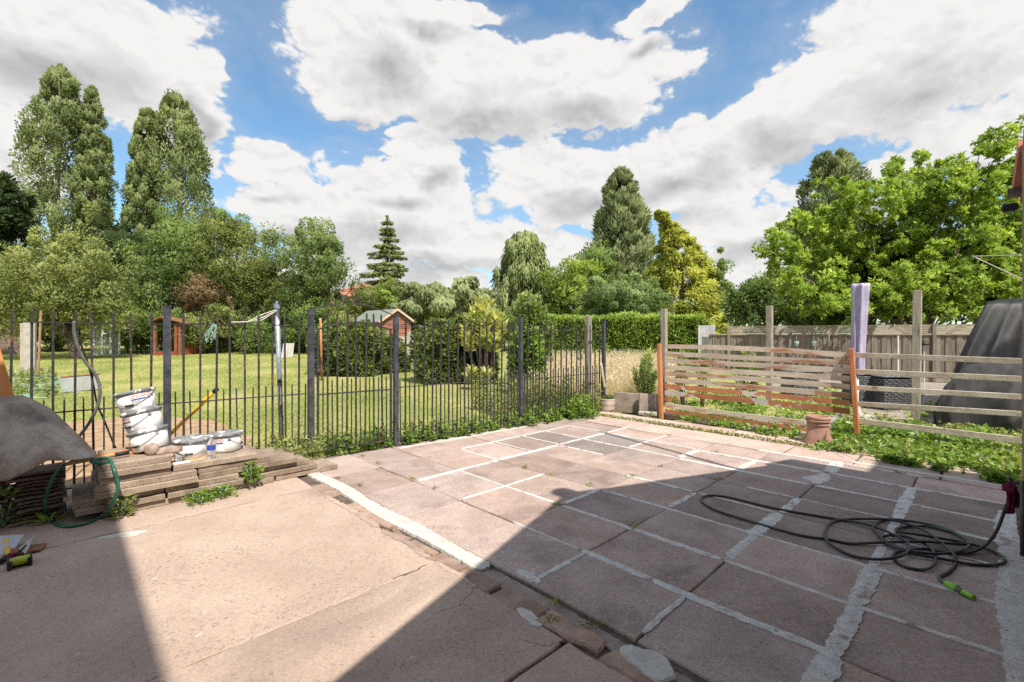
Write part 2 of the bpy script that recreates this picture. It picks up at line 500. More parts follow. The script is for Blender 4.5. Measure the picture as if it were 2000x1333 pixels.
M['hose_green'] = pmat('green_hose', (.018, .10, .065), (.03, .14, .09), 9, .35, 0, spec=.5)
M['hose_dark'] = pmat('dark_hose', (.024, .026, .022), (.10, .15, .075), 3.2, .45, .1, contrast=(.5, .75), spec=.5)
M['hose_grey'] = pmat('grey_hose', (.10, .10, .095), (.17, .17, .16), 6, .45, .1)
M['wood_pale'] = pmat('pale_wood', (.50, .34, .19), (.62, .44, .27), 8, .7, .2, stretch=(1, 1, .2))
M['wood_orange'] = pmat('orange_board', (.55, .22, .07), (.62, .28, .10), 8, .8, .2)
M['sandy'] = pmat('sandy_board', (.50, .32, .17), (.60, .42, .26), 6, .9, .3)
M['glove'] = pmat('caked_glove', (.28, .20, .16), (.42, .32, .27), 9, .95, .7, 40)
M['clear'] = pmat('clear_plastic', (.93, .95, .98), (.95, .97, 1.0), 4, .08, .0, trans=.9, spec=.5)
M['slat'] = pmat('peeling_slat', (.50, .415, .33), (.64, .55, .455), 4, .85, .5, 40, spots=((.42, .20, .11), 3.0, .50, .14),
                 spots2=((.25, .20, .16), 9, .63, .06), objrand=.12, stretch=(.6, .6, 3))
M['slat_orange'] = pmat('orange_stained_slat', (.40, .16, .075), (.50, .22, .11), 5, .85, .5, 40, spots=((.58, .55, .50), 2.2, .57, .03),
                        spots2=((.20, .13, .09), 8, .64, .06), objrand=.10)
M['post_orange'] = pmat('orange_stained_post', (.47, .17, .07), (.58, .24, .11), 6, .8, .4, 50, spots=((.55, .40, .30), 6, .66, .06), stretch=(2, 2, .5))
M['rail_grey'] = pmat('weathered_rail', (.42, .36, .28), (.56, .50, .41), 6, .9, .5, 50, spots=((.26, .21, .15), 7, .60, .1), spots2=((.24, .26, .13), 5, .68, .08), objrand=.10)
M['timber'] = pmat('grey_timber', (.29, .25, .20), (.41, .365, .30), 7, .9, .5, 60, spots=((.20, .165, .13), 5, .58, .12), stretch=(3, 3, .5), objrand=.12)
M['board'] = pmat('fence_board', (.165, .135, .11), (.265, .225, .19), 6, .92, .4, 60, spots=((.145, .12, .10), 4, .57, .12), stretch=(4, 4, .5), objrand=.22)
M['trellis'] = pmat('treated_slat', (.27, .225, .165), (.36, .31, .235), 6, .9, .4, 60, objrand=.12, stretch=(.6, .6, 4))
M['pot_clay'] = pmat('clay_chimney_pot', (.31, .165, .125), (.40, .225, .175), 7, .9, .3, 60, spots=((.22, .12, .10), 6, .62, .12))
M['pot_stone'] = pmat('stone_planter', (.36, .30, .24), (.46, .39, .32), 9, .95, .5, 40)
M['gravelboard'] = pmat('concrete_board', (.24, .195, .165), (.34, .285, .24), 6, .95, .5, 70, spots=((.17, .14, .12), 4, .56, .15), objrand=.08)
M['cover'] = pmat('grey_cover_fabric', (.009, .0095, .011), (.018, .019, .021), 5, .5, .15, 6.0, spec=.25, bdist=.02, stretch=(2.4, 2.4, .35))
M['cover2'] = pmat('pale_grey_cover_fabric', (.030, .0295, .029), (.052, .051, .05), 5, .6, .15, 6.0, bdist=.02, stretch=(2.4, 2.4, .35))
M['purple'] = pmat('lilac_fabric', (.36, .32, .47), (.50, .45, .60), 6, .75, .2, 30)
M['rattan'] = pmat('rattan', (.085, .085, .092), (.20, .20, .21), 26, .6, .6, 60, objrand=.2)
M['mint'] = pmat('mint_plastic', (.42, .62, .52), (.50, .68, .58), 6, .5, 0, objrand=.1)
M['whitepaint'] = pmat('white_paint', (.70, .70, .68), (.78, .78, .76), 6, .5, .1)
M['palefence'] = pmat('pale_grey_panel', (.40, .40, .42), (.50, .50, .52), 5, .8, .2, objrand=.1)
M['shedwood'] = pmat('red_brown_shed_board', (.24, .10, .065), (.32, .145, .095), 7, .85, .3, 50, objrand=.12, stretch=(1, 1, 3))
M['shedroof'] = pmat('grey_green_felt', (.17, .19, .165), (.24, .26, .23), 8, .95, .3, 80)
M['fascia'] = pmat('pale_fascia', (.50, .36, .25), (.60, .45, .33), 6, .8, .2)
M['redwood'] = pmat('red_stained_wood', (.20, .055, .03), (.28, .085, .045), 7, .85, .3)
M['rooftile'] = pmat('red_roof_tile', (.42, .155, .12), (.52, .21, .165), 6, .85, .3, 30, objrand=.12)
M['render'] = pmat('brick_far', (.30, .18, .14), (.38, .24, .19), 9, .9, .2)
M['trunk'] = pmat('bark', (.085, .065, .048), (.16, .13, .10), 6, .95, .8, 24, stretch=(2, 2, .5), bdist=.03)
M['trunk_pale'] = pmat('pale_bark', (.20, .165, .125), (.30, .255, .20), 5, .95, .6, 20, stretch=(2, 2, .5), bdist=.03)
M['concpost'] = pmat('concrete_post', (.34, .32, .29), (.44, .41, .37), 7, .95, .4, 60)
M['sheet'] = pmat('galvanised_sheet', (.36, .38, .40), (.46, .48, .50), 4, .5, .15, 12, metal=.25)
M['yellow'] = pmat('yellow_fibreglass', (.70, .40, .015), (.76, .46, .03), 6, .4, 0, spec=.5)
M['lime'] = pmat('lime_plastic', (.33, .40, .02), (.40, .47, .04), 6, .4, 0, spec=.5)
M['limegreen'] = pmat('bright_green_plastic', (.22, .48, .03), (.28, .55, .05), 6, .4, 0, spec=.5)
M['steel'] = pmat('dull_steel', (.55, .55, .56), (.66, .66, .67), 9, .4, .1, metal=.5, spots=((.35, .25, .18), 9, .66, .06))
M['rust'] = pmat('rusty_board', (.20, .085, .045), (.30, .14, .08), 9, .9, .3)
M['burgundy'] = pmat('burgundy_cloth', (.10, .008, .035), (.15, .014, .055), 12, .95, .6, 60)
M['pipe'] = pmat('painted_pipe', (.10, .075, .075), (.16, .12, .12), 12, .5, .2)
M['twine'] = pmat('green_twine', (.25, .42, .36), (.36, .52, .46), 9, .9, 0)
M['rope'] = pmat('pale_rope', (.62, .56, .48), (.70, .64, .56), 9, .9, 0)
M['glass'] = pmat('greenhouse_glass', (.55, .62, .55), (.60, .68, .60), 4, .1, 0, trans=.75)
M['yardgravel'] = grainy('yard_gravel', (.26, .22, .185), (.35, .305, .26), (.18, .15, .125), (.09, .08, .07), 3, (40, .56))
M['soil'] = pmat('bare_soil', (.34, .205, .12), (.50, .345, .21), 7, .98, .8, 40, spots=((.46, .40, .22), 5, .56, .12), bdist=.04)

# brick for the house wall, laid as real courses in the shader
def brickmat(name, c1, c2, mort, bw=.225, bh=.075):
    m, n = newmat(name)
    tcn = n.n('ShaderNodeTexCoord')
    sp = n.n('ShaderNodeSeparateXYZ'); n.put(sp.inputs[0], tcn.outputs['Object'])
    al = n.m('ADD', n.m('MULTIPLY', sp.outputs[0], VX), n.m('MULTIPLY', sp.outputs[1], VY))
    al2 = n.m('ADD', n.m('MULTIPLY', sp.outputs[0], UX), n.m('MULTIPLY', sp.outputs[1], UY))
    cb = n.n('ShaderNodeCombineXYZ'); n.put(cb.inputs[0], n.m('ADD', al, al2)); n.put(cb.inputs[1], sp.outputs[2])
    bt = n.n('ShaderNodeTexBrick')
    n.put(bt.inputs['Vector'], cb.outputs[0])
    bt.inputs['Color1'].default_value = c4(c1); bt.inputs['Color2'].default_value = c4(c2); bt.inputs['Mortar'].default_value = c4(mort)
    bt.inputs['Scale'].default_value = 1.0; bt.inputs['Brick Width'].default_value = bw; bt.inputs['Row Height'].default_value = bh
    bt.inputs['Mortar Size'].default_value = .006
    colr = n.mix(n.rng(n.noise(tcn.outputs['Object'], 30, 5), .3, .75), bt.outputs[0], (.12, .08, .06))
    bs = n.n('ShaderNodeBsdfPrincipled'); n.put(bs.inputs['Base Color'], colr); bs.inputs['Roughness'].default_value = .95
    bn = n.n('ShaderNodeBump'); bn.inputs['Strength'].default_value = .6; bn.inputs['Distance'].default_value = .01; bn.invert = True
    n.put(bn.inputs['Height'], bt.outputs['Fac']); n.put(bs.inputs['Normal'], bn.outputs[0])
    o = n.n('ShaderNodeOutputMaterial'); m.node_tree.links.new(bs.outputs[0], o.inputs[0])
    return m
M['brick'] = brickmat('house_brick', (.34, .20, .14), (.42, .27, .18), (.40, .36, .31))

# lawn: parched patches between green ones
def lawnmat():
    m, n = newmat('lawn')
    tcn = n.n('ShaderNodeTexCoord'); v = tcn.outputs['Object']
    a = n.rng(n.noise(v, .55, 5, .6), .36, .66)
    b = n.rng(n.noise(v, 7, 6, .65), .35, .7)
    c = n.mix(a, (.22, .28, .06), (.44, .39, .16))
    c = n.mix(n.m('MULTIPLY', b, .55), c, (.38, .33, .16))
    c = n.mix(n.rng(n.noise(v, 30, 4, .7), .5, .75), c, (.08, .105, .03))
    bs = n.n('ShaderNodeBsdfPrincipled'); n.put(bs.inputs['Base Color'], c); bs.inputs['Roughness'].default_value = .95
    bs.inputs['Specular IOR Level'].default_value = .1
    bn = n.n('ShaderNodeBump'); bn.inputs['Strength'].default_value = .8; bn.inputs['Distance'].default_value = .04
    n.put(bn.inputs['Height'], n.noise(v, 22, 6, .7)); n.put(bs.inputs['Normal'], bn.outputs[0])
    o = n.n('ShaderNodeOutputMaterial'); m.node_tree.links.new(bs.outputs[0], o.inputs[0])
    return m
M['lawn'] = lawnmat()
M['blade'] = leafmat('grass_blade', (.21, .31, .05), (.48, .50, .14), (.64, .58, .27), .35, .03)
M['straw'] = leafmat('dry_grass', (.52, .42, .29), (.76, .66, .50), (.82, .67, .55), .35, .03)
# foliage
LM = {
    'poplar': leafmat('poplar_leaf', (.07, .10, .03), (.19, .23, .075), (.25, .28, .11), .35, .09),
    'apple': leafmat('apple_leaf', (.07, .09, .02), (.22, .25, .065), (.36, .31, .14), .35, .06),
    'green': leafmat('green_leaf', (.045, .085, .016), (.15, .22, .045), (.22, .29, .08), .38, .07),
    'olive': leafmat('olive_leaf', (.06, .08, .018), (.19, .225, .055), (.30, .30, .12), .38, .06),
    'ash': leafmat('ash_leaf', (.06, .10, .022), (.165, .225, .06), (.22, .28, .09), .4, .06),
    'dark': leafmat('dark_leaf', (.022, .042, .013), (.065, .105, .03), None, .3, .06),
    'spruce': leafmat('spruce_needle', (.065, .09, .026), (.22, .255, .09), (.32, .33, .14), .2, .03),
    'weep': leafmat('weeping_leaf', (.065, .09, .03), (.21, .24, .10), (.29, .31, .15), .3, .06),
    'wconifer': leafmat('weeping_conifer', (.06, .095, .025), (.22, .255, .085), (.32, .26, .14), .25, .03),
    'cypress': leafmat('cypress_spray', (.055, .08, .03), (.165, .195, .075), (.24, .25, .12), .2, .03),
    'golden': leafmat('golden_conifer', (.11, .14, .012), (.38, .39, .04), (.50, .48, .07), .3, .03),
    'bright': leafmat('bright_leaf', (.07, .125, .012), (.24, .31, .035), (.33, .38, .07), .42, .08),
    'round': leafmat('round_shrub_leaf', (.055, .10, .03), (.19, .265, .085), (.26, .32, .12), .35, .06),
    'hedge': leafmat('hedge_leaf', (.055, .115, .010), (.22, .315, .030), (.34, .40, .06), .4, .08),
    'magnolia': leafmat('magnolia_leaf', (.055, .115, .008), (.24, .335, .020), (.43, .49, .08), .42, .05, .5),
    'ivy': leafmat('ivy_leaf', (.035, .065, .012), (.15, .19, .035), (.33, .27, .07), .35, .1),
    'loquat': leafmat('loquat_leaf', (.10, .14, .02), (.33, .34, .07), (.55, .50, .22), .4, .06),
    'weed': leafmat('weed_leaf', (.045, .095, .008), (.15, .24, .02), (.24, .32, .05), .4, .06),
    'brown': leafmat('dead_leaf', (.09, .06, .028), (.20, .135, .065), (.24, .18, .10), .3, .03),
}
# ------------------------------------------------------------------ ground
rs = np.random.RandomState(7)
def ground_sheet():
    xs = np.concatenate([np.linspace(-1500, -80, 10)[:-1], np.linspace(-80, -20, 25)[:-1], np.linspace(-20, 20, 81)[:-1], np.linspace(20, 80, 25)[:-1], np.linspace(80, 1500, 10)])
    ys = np.concatenate([np.linspace(-400, -20, 6)[:-1], np.linspace(-20, 5, 12)[:-1], np.linspace(5, 40, 90)[:-1], np.linspace(40, 120, 20)[:-1], np.linspace(120, 1500, 8)])
    X, Y = np.meshgrid(xs, ys)
    Z = GH(X, Y)
    Z = Z + .018 * np.sin(X * 1.3 + .6 * Y) * np.sin(Y * .9 - .4 * X) * sstep(6, 9, Y)
    u = X * UX + Y * UY; v = X * VX + Y * VY
    pat = (u < 5.2) & (v < 7.4)
    Z = np.where(pat, -.10, Z - .02)
    n, m = X.shape
    co = np.stack([X.ravel(), Y.ravel(), Z.ravel()], 1)
    i = (np.arange(n - 1)[:, None] * m + np.arange(m - 1)[None, :]).ravel()
    q = np.stack([i, i + 1, i + m + 1, i + m], 1)
    o = flush_mesh('ground', co, q, M['lawn'])
    o.data.polygons.foreach_set('use_smooth', [True] * len(o.data.polygons))
    tag(o, 'sunlit rough lawn sloping up behind the iron railings', None, kind='structure')
    return o
ground_sheet()

def zsoil():
    # bare soil patch behind the left railings
    pts = []
    rr = random.Random(3)
    c = UV(7.7, .25)
    mb = MB()
    n = 26
    ring = [[c + UV(math.cos(t) * a * (1 + .12 * rr.uniform(-1, 1)), math.sin(t) * b * (1 + .12 * rr.uniform(-1, 1))) for t in [2 * math.pi * k / n for k in range(n)]]
            for a, b in ((2.35, 1.55), (1.7, 1.1), (.8, .5))]
    vs, fs = [], []
    for k, rg in enumerate(ring):
        for p in rg:
            vs.append((p.x, p.y, float(GH(p.x, p.y)) + (.0, .03, .05)[k] + rr.uniform(0, .03) * (k > 0)))
    for k in range(2):
        for j in range(n):
            fs.append((k * n + j, k * n + (j + 1) % n, (k + 1) * n + (j + 1) % n, (k + 1) * n + j))
    fs.append(tuple(2 * n + j for j in range(n)))
    mb.add(vs, fs)
    o = mb.build('soil', M['soil'], smooth=True)
    tag(o, 'bare orange soil patch behind the left railings', None, kind='structure')
zsoil()

# ------------------------------------------------------------------ patio: slabs, mortar, concrete
patio = thing('patio', 'pink concrete slab patio with smeared mortar joints', None)
patio['kind'] = 'structure'
def rect_uv(u0, u1, v0, v1): return [(u0, v0), (u1, v0), (u1, v1), (u0, v1)]
def rough_outline(pts_uv, step=.13, jit=.004, rr=random):
    out = []
    n = len(pts_uv)
    for i in range(n):
        a, b = pts_uv[i], pts_uv[(i + 1) % n]
        L = math.hypot(b[0] - a[0], b[1] - a[1]); k = max(1, int(L / step))
        for j in range(k):
            t = j / k
            out.append((a[0] + (b[0] - a[0]) * t + rr.uniform(-jit, jit), a[1] + (b[1] - a[1]) * t + rr.uniform(-jit, jit)))
    return [UV(*p) for p in out]
bed = MB(); bed.prism([UV(*p) for p in [(-.3, -3.2), (5.25, -3.2), (5.2, 3.0), (5.0, 5.0), (4.95, 7.1), (-.3, 7.1)]], -.09, -.016)
bed.build('bedding', M['dirt'], patio)

ULINES = [-.165, .455, 1.09, 1.745, 2.38, 3.03, 3.71, 4.38, 5.06]
VLINES = [1.83, 2.35, 2.865, 3.40, 3.93, 4.42, 4.90, 5.43, 5.92]
rr = random.Random(21)
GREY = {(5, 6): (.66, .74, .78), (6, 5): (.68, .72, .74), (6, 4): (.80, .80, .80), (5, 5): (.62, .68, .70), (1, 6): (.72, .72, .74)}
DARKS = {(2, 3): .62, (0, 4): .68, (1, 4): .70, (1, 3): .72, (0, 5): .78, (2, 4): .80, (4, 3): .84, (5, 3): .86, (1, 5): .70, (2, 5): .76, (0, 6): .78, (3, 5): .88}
for i in range(8):
    for j in range(8):
        u0, u1, v0, v1 = ULINES[i], ULINES[i + 1], VLINES[j], VLINES[j + 1]
        if i == 7:
            u1 = 5.10 - .055 * ((v0 + v1) / 2 - 2)
        g = .0042
        mb = MB()
        dz = rr.uniform(-.004, .003)
        mb.prism(rough_outline(rect_uv(u0 + g, u1 - g, v0 + g, v1 - g), .11, .0035, rr), -.05, dz, .006, .006)
        o = mb.build('paving_slab', M['slab'], patio)
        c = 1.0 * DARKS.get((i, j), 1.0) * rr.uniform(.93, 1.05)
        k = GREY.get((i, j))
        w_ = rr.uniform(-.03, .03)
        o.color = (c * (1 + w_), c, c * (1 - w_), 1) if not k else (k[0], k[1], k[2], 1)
# outer rows by the wooden fence: paler, laid on a different bond
def outer_row(v0, v1, us, tint, skew=0.0):
    for a, b in zip(us[:-1], us[1:]):
        mb = MB(); g = .008
        s0, s1 = skew * a, skew * b
        mb.prism(rough_outline([(a + g, v0 + g + s0), (b - g, v0 + g + s1), (b - g, v1 - g + s1), (a + g, v1 - g + s0)], .12, .006, rr), -.05, rr.uniform(-.003, .004), .007, .006)
        o = mb.build('paving_slab', M['slab'], patio)
        c = tint * rr.uniform(.96, 1.05); o.color = (c * 1.02, c, c * .97, 1)
outer_row(5.945, 6.52, [-.2, .30, .98, 1.64, 2.26, 2.95, 3.62, 4.30, 4.92], 1.14)
outer_row(6.55, 6.98, [-.2, .42, 1.05, 1.72, 2.50, 3.30, 4.10, 4.86], 1.17)

def strip(pts_uv, width, mat=None, name='mortar_joint', z=.004, jit=.25, rr=rr, taper=True):
    """a smeared mortar band following plan points, ragged edges, slightly domed"""
    dense = []
    for a, b in zip(pts_uv[:-1], pts_uv[1:]):
        L = math.hypot(b[0] - a[0], b[1] - a[1]); k = max(2, int(L / .022))
        for j in range(k): dense.append((a[0] + (b[0] - a[0]) * j / k, a[1] + (b[1] - a[1]) * j / k))
    dense.append(pts_uv[-1])
    width *= .94
    n = len(dense); vs, fs = [], []
    ph = rr.uniform(0, 9); wl = wr = width / 2
    for i, p in enumerate(dense):
        a, b = dense[max(i - 1, 0)], dense[min(i + 1, n - 1)]
        tx, ty = b[0] - a[0], b[1] - a[1]; L = math.hypot(tx, ty) or 1
        nx, ny = -ty / L, tx / L
        wl = width / 2 * (1 + .20 * math.sin(i * .085 + ph) + jit * .8 * rr.uniform(-1, 1)); wr = width / 2 * (1 + .20 * math.sin(i * .11 + 2 * ph) + jit * .8 * rr.uniform(-1, 1))
        if taper:
            e = min(i, n - 1 - i); s = min(1, .45 + .3 * e); wl *= s; wr *= s
        c = rr.uniform(-.004, .004)
        for off, zz in ((-wr, -.012), (-wr * .93, z * .55), (c, z), (wl * .93, z * .55), (wl, -.012)):
            q = UV(p[0] + nx * off, p[1] + ny * off); vs.append((q.x, q.y, zz))
    for i in range(n - 1):
        for k in range(4):
            fs.append((i * 5 + k, i * 5 + k + 5, i * 5 + k + 6, i * 5 + k + 1))
    fs.append((0, 1, 2, 3, 4)); fs.append(tuple((n - 1) * 5 + k for k in (4, 3, 2, 1, 0)))
    # face the bands upwards
    a = Vector(vs[6]) - Vector(vs[1]); b = Vector(vs[2]) - Vector(vs[1])
    if a.cross(b).z < 0: fs = [tuple(reversed(f)) for f in fs]
    mb = MB(); mb.add(vs, fs)
    return mb.build(name, mat or M['mortar'], patio, smooth=False)
def vline(v, u0, u1, w_, **k): return strip([(u0, v + rr.uniform(-.004, .004)), ((u0 + u1) / 2, v + rr.uniform(-.006, .006)), (u1, v + rr.uniform(-.004, .004))], w_, **k)
def uline(u, v0, v1, w_, **k): return strip([(u, v0), (u + rr.uniform(-.006, .006), (v0 + v1) / 2), (u, v1)], w_, z=.006, **k)
W_, N_ = .042, .026
for v, u0, u1, wd in [(2.35, .44, 1.78, .045), (2.35, 1.80, 2.40, .018), (2.865, -.12, 1.10, .030), (2.865, 1.12, 2.36, .038), (2.865, 2.42, 3.70, .032),
                      (3.40, -.10, 1.08, .030), (3.40, 1.12, 2.36, .026), (3.41, 3.73, 4.37, .038),
                      (3.93, 1.12, 1.74, .020), (3.93, 1.78, 2.44, .045), (3.95, 3.73, 4.37, .034), (3.96, -.08, .43, .024),
                      (4.42, -.10, .44, .040), (4.40, .48, 1.08, .018), (4.40, 1.12, 1.50, .030), (4.42, 3.04, 3.69, .038), (4.45, 3.73, 4.37, .032),
                      (4.90, -.12, 1.08, .036), (4.88, 1.12, 2.40, .050), (4.90, 2.42, 3.69, .044), (4.92, 3.73, 4.37, .034),
                      (5.43, -.12, 1.08, .040), (5.40, 1.12, 2.36, .050), (5.44, 2.42, 3.69, .046), (5.48, 3.73, 4.37, .040),
                      (5.93, .42, 1.02, .030), (5.93, 1.14, 1.90, .050)]:
    vline(v, u0, u1, wd * (1.35 if u1 < 2.5 else 1.0))
vline(6.10, -.14, 1.02, .085, mat=M['mortar_white'])
for u, v0, v1, wd in [(.455, 1.86, 2.36, .095), (.455, 2.34, 2.88, .075), (.455, 2.86, 3.42, .085), (.455, 3.40, 4.43, .060), (.455, 4.41, 5.42, .080),
                      (1.09, 1.90, 2.32, .030), (1.09, 2.88, 3.38, .065), (1.10, 3.42, 3.92, .090), (1.09, 3.95, 4.40, .075), (1.09, 4.94, 5.38, .10), (1.09, 5.46, 6.00, .13),
                      (1.745, 1.84, 2.33, .036), (1.745, 3.43, 3.91, .060), (1.745, 4.92, 5.41, .060),
                      (2.38, 2.88, 3.40, .045), (2.38, 4.93, 5.42, .065), (3.03, 2.38, 3.38, .042), (3.03, 4.93, 5.42, .045), (3.03, 5.46, 5.92, .045),
                      (3.71, 2.38, 3.40, .062), (3.71, 3.42, 4.42, .066), (3.71, 4.44, 5.42, .054), (3.71, 5.46, 6.05, .044), (4.39, 3.43, 4.44, .044), (4.385, 4.46, 5.49, .044)]:
    uline(u, v0, v1, wd)
# cement fillet along the house wall, and the white haunching at the patio edge and along the railings
strip([(-.10, 2.4), (-.10, 3.6), (-.115, 5.25)], .12, jit=.18)
strip([(4.66, 1.77), (3.9, 1.775), (3.1, 1.765), (2.5, 1.77), (2.03, 1.775)], .135, mat=M['mortar_white'], z=.010, jit=.12)
strip([(4.93, 2.9), (4.86, 3.9), (4.80, 4.98)], .075, mat=M['mortar_white'], z=.008)
def blob_patch(u, v, a, b, name='mortar_patch', mat=None, rot=0, z=.012, n=40):
    mb = MB(); c, s = math.cos(rot), math.sin(rot)
    pts = []
    for k in range(n):
        t = 2 * math.pi * k / n; q = 1 + .10 * math.sin(3 * t + u * 9) + .06 * math.sin(5 * t + v * 7) + rr.uniform(-.035, .035)
        x, y = math.cos(t) * a * q, math.sin(t) * b * q
        pts.append(UV(u + c * x - s * y, v + s * x + c * y))
    mb.prism(pts, -.03, z, min(a, b) * .14, .008)
    return mb.build(name, mat or M['mortar'], patio)
cpx = P(1266, 1296); blob_patch(cpx.x * UX + cpx.y * UY, cpx.x * VX + cpx.y * VY, .125, .075, mat=M['mortar_white'], rot=.1)
cpx = P(1597, 935); blob_patch(cpx.x * UX + cpx.y * UY, cpx.x * VX + cpx.y * VY, .085, .15, rot=.35, z=.008)
blob_patch(1.11, 3.40, .07, .05, z=.007); blob_patch(1.80, 1.88, .10, .035, z=.008)

# old concrete bays left of the step, with a joint every bay
for (a, b) in [(-.24, 1.30), (1.312, 2.295), (2.305, 4.19), (4.20, 5.25)]:
    mb = MB()
    z = (.0, .003, .0, .004)[[-.24, 1.312, 2.305, 4.20].index(a)]
    vmax = 1.61
    mb.prism(rough_outline(rect_uv(a, b, -3.2, vmax), .10, .006, rr), -.06, z - .002, .006, .005)
    mb.build('concrete_bay', M['concrete'], patio)
# broken brick and screed along the edge between concrete and slabs
uu = .55
while uu < 4.45:
    L = rr.uniform(.16, .42)
    if rr.random() < .92:
        v0 = 1.615 + rr.uniform(-.03, .02); v1 = 1.70 + rr.uniform(-.02, .03)
        if uu < 2.0: v1 += .03
        mb = MB(); mb.prism(rough_outline([(uu, v0 + rr.uniform(-.02, .02)), (uu + L, v0 + rr.uniform(-.02, .02)), (uu + L * .97, v1), (uu + .01, v1)], .05, .012, rr), -.05, rr.uniform(-.004, .008), .010, .010)
        mb.build('edging_fragment', M['brickfrag'], patio)
    uu += L + rr.uniform(.005, .03)
for (u0, u1) in [(1.92, 2.30), (2.36, 2.95), (3.0, 3.9)]:
    strip([(u0, 1.60), ((u0 + u1) / 2, 1.615), (u1, 1.60)], .05, mat=M['concrete'], name='screed_fillet', z=.006, jit=.5)
cp = P(1195, 1180)
strip([(1.62, 1.625), (1.45, 1.60)], .06, mat=M['mortar_white'], z=.005)
# a strip of grey screed beside the slab edge, in shade
strip([(.6, 1.745), (1.2, 1.745), (2.02, 1.755)], .10, mat=M['gravelboard'], name='screed_fillet', z=-.006, jit=.15)
# dark asphalt-like screed in the far corner of the patio by the railings
mb = MB(); mb.prism(rough_outline([(4.42, 5.55), (4.90, 5.45), (4.82, 6.6), (4.42, 6.05)], .12, .015, rr), -.04, .004, .01, .008); mb.build('screed_patch', M['gravelboard'], patio)
def crack(pts, w_=.006):
    out = []
    for a, b in zip(pts[:-1], pts[1:]):
        for k in range(5): out.append((a[0] + (b[0] - a[0]) * k / 5 + rr.uniform(-.012, .012), a[1] + (b[1] - a[1]) * k / 5 + rr.uniform(-.012, .012)))
    out.append(pts[-1]); strip(out, w_, mat=M['dirt'], name='crack', z=.0016, jit=.5)
crack([(1.93, 1.60), (1.84, 1.42), (1.88, 1.30)], .004); crack([(2.31, 1.56), (2.31, 1.32)], .006); crack([(1.30, 1.60), (1.36, 1.50), (1.46, 1.46)], .004)
# white paint splash on the concrete
cpx = P(240, 1045); o = blob_patch(cpx.x * UX + cpx.y * UY, cpx.x * VX + cpx.y * VY, .045, .13, name='paint_splash', mat=M['mortar_white'], rot=.35, z=.0035)

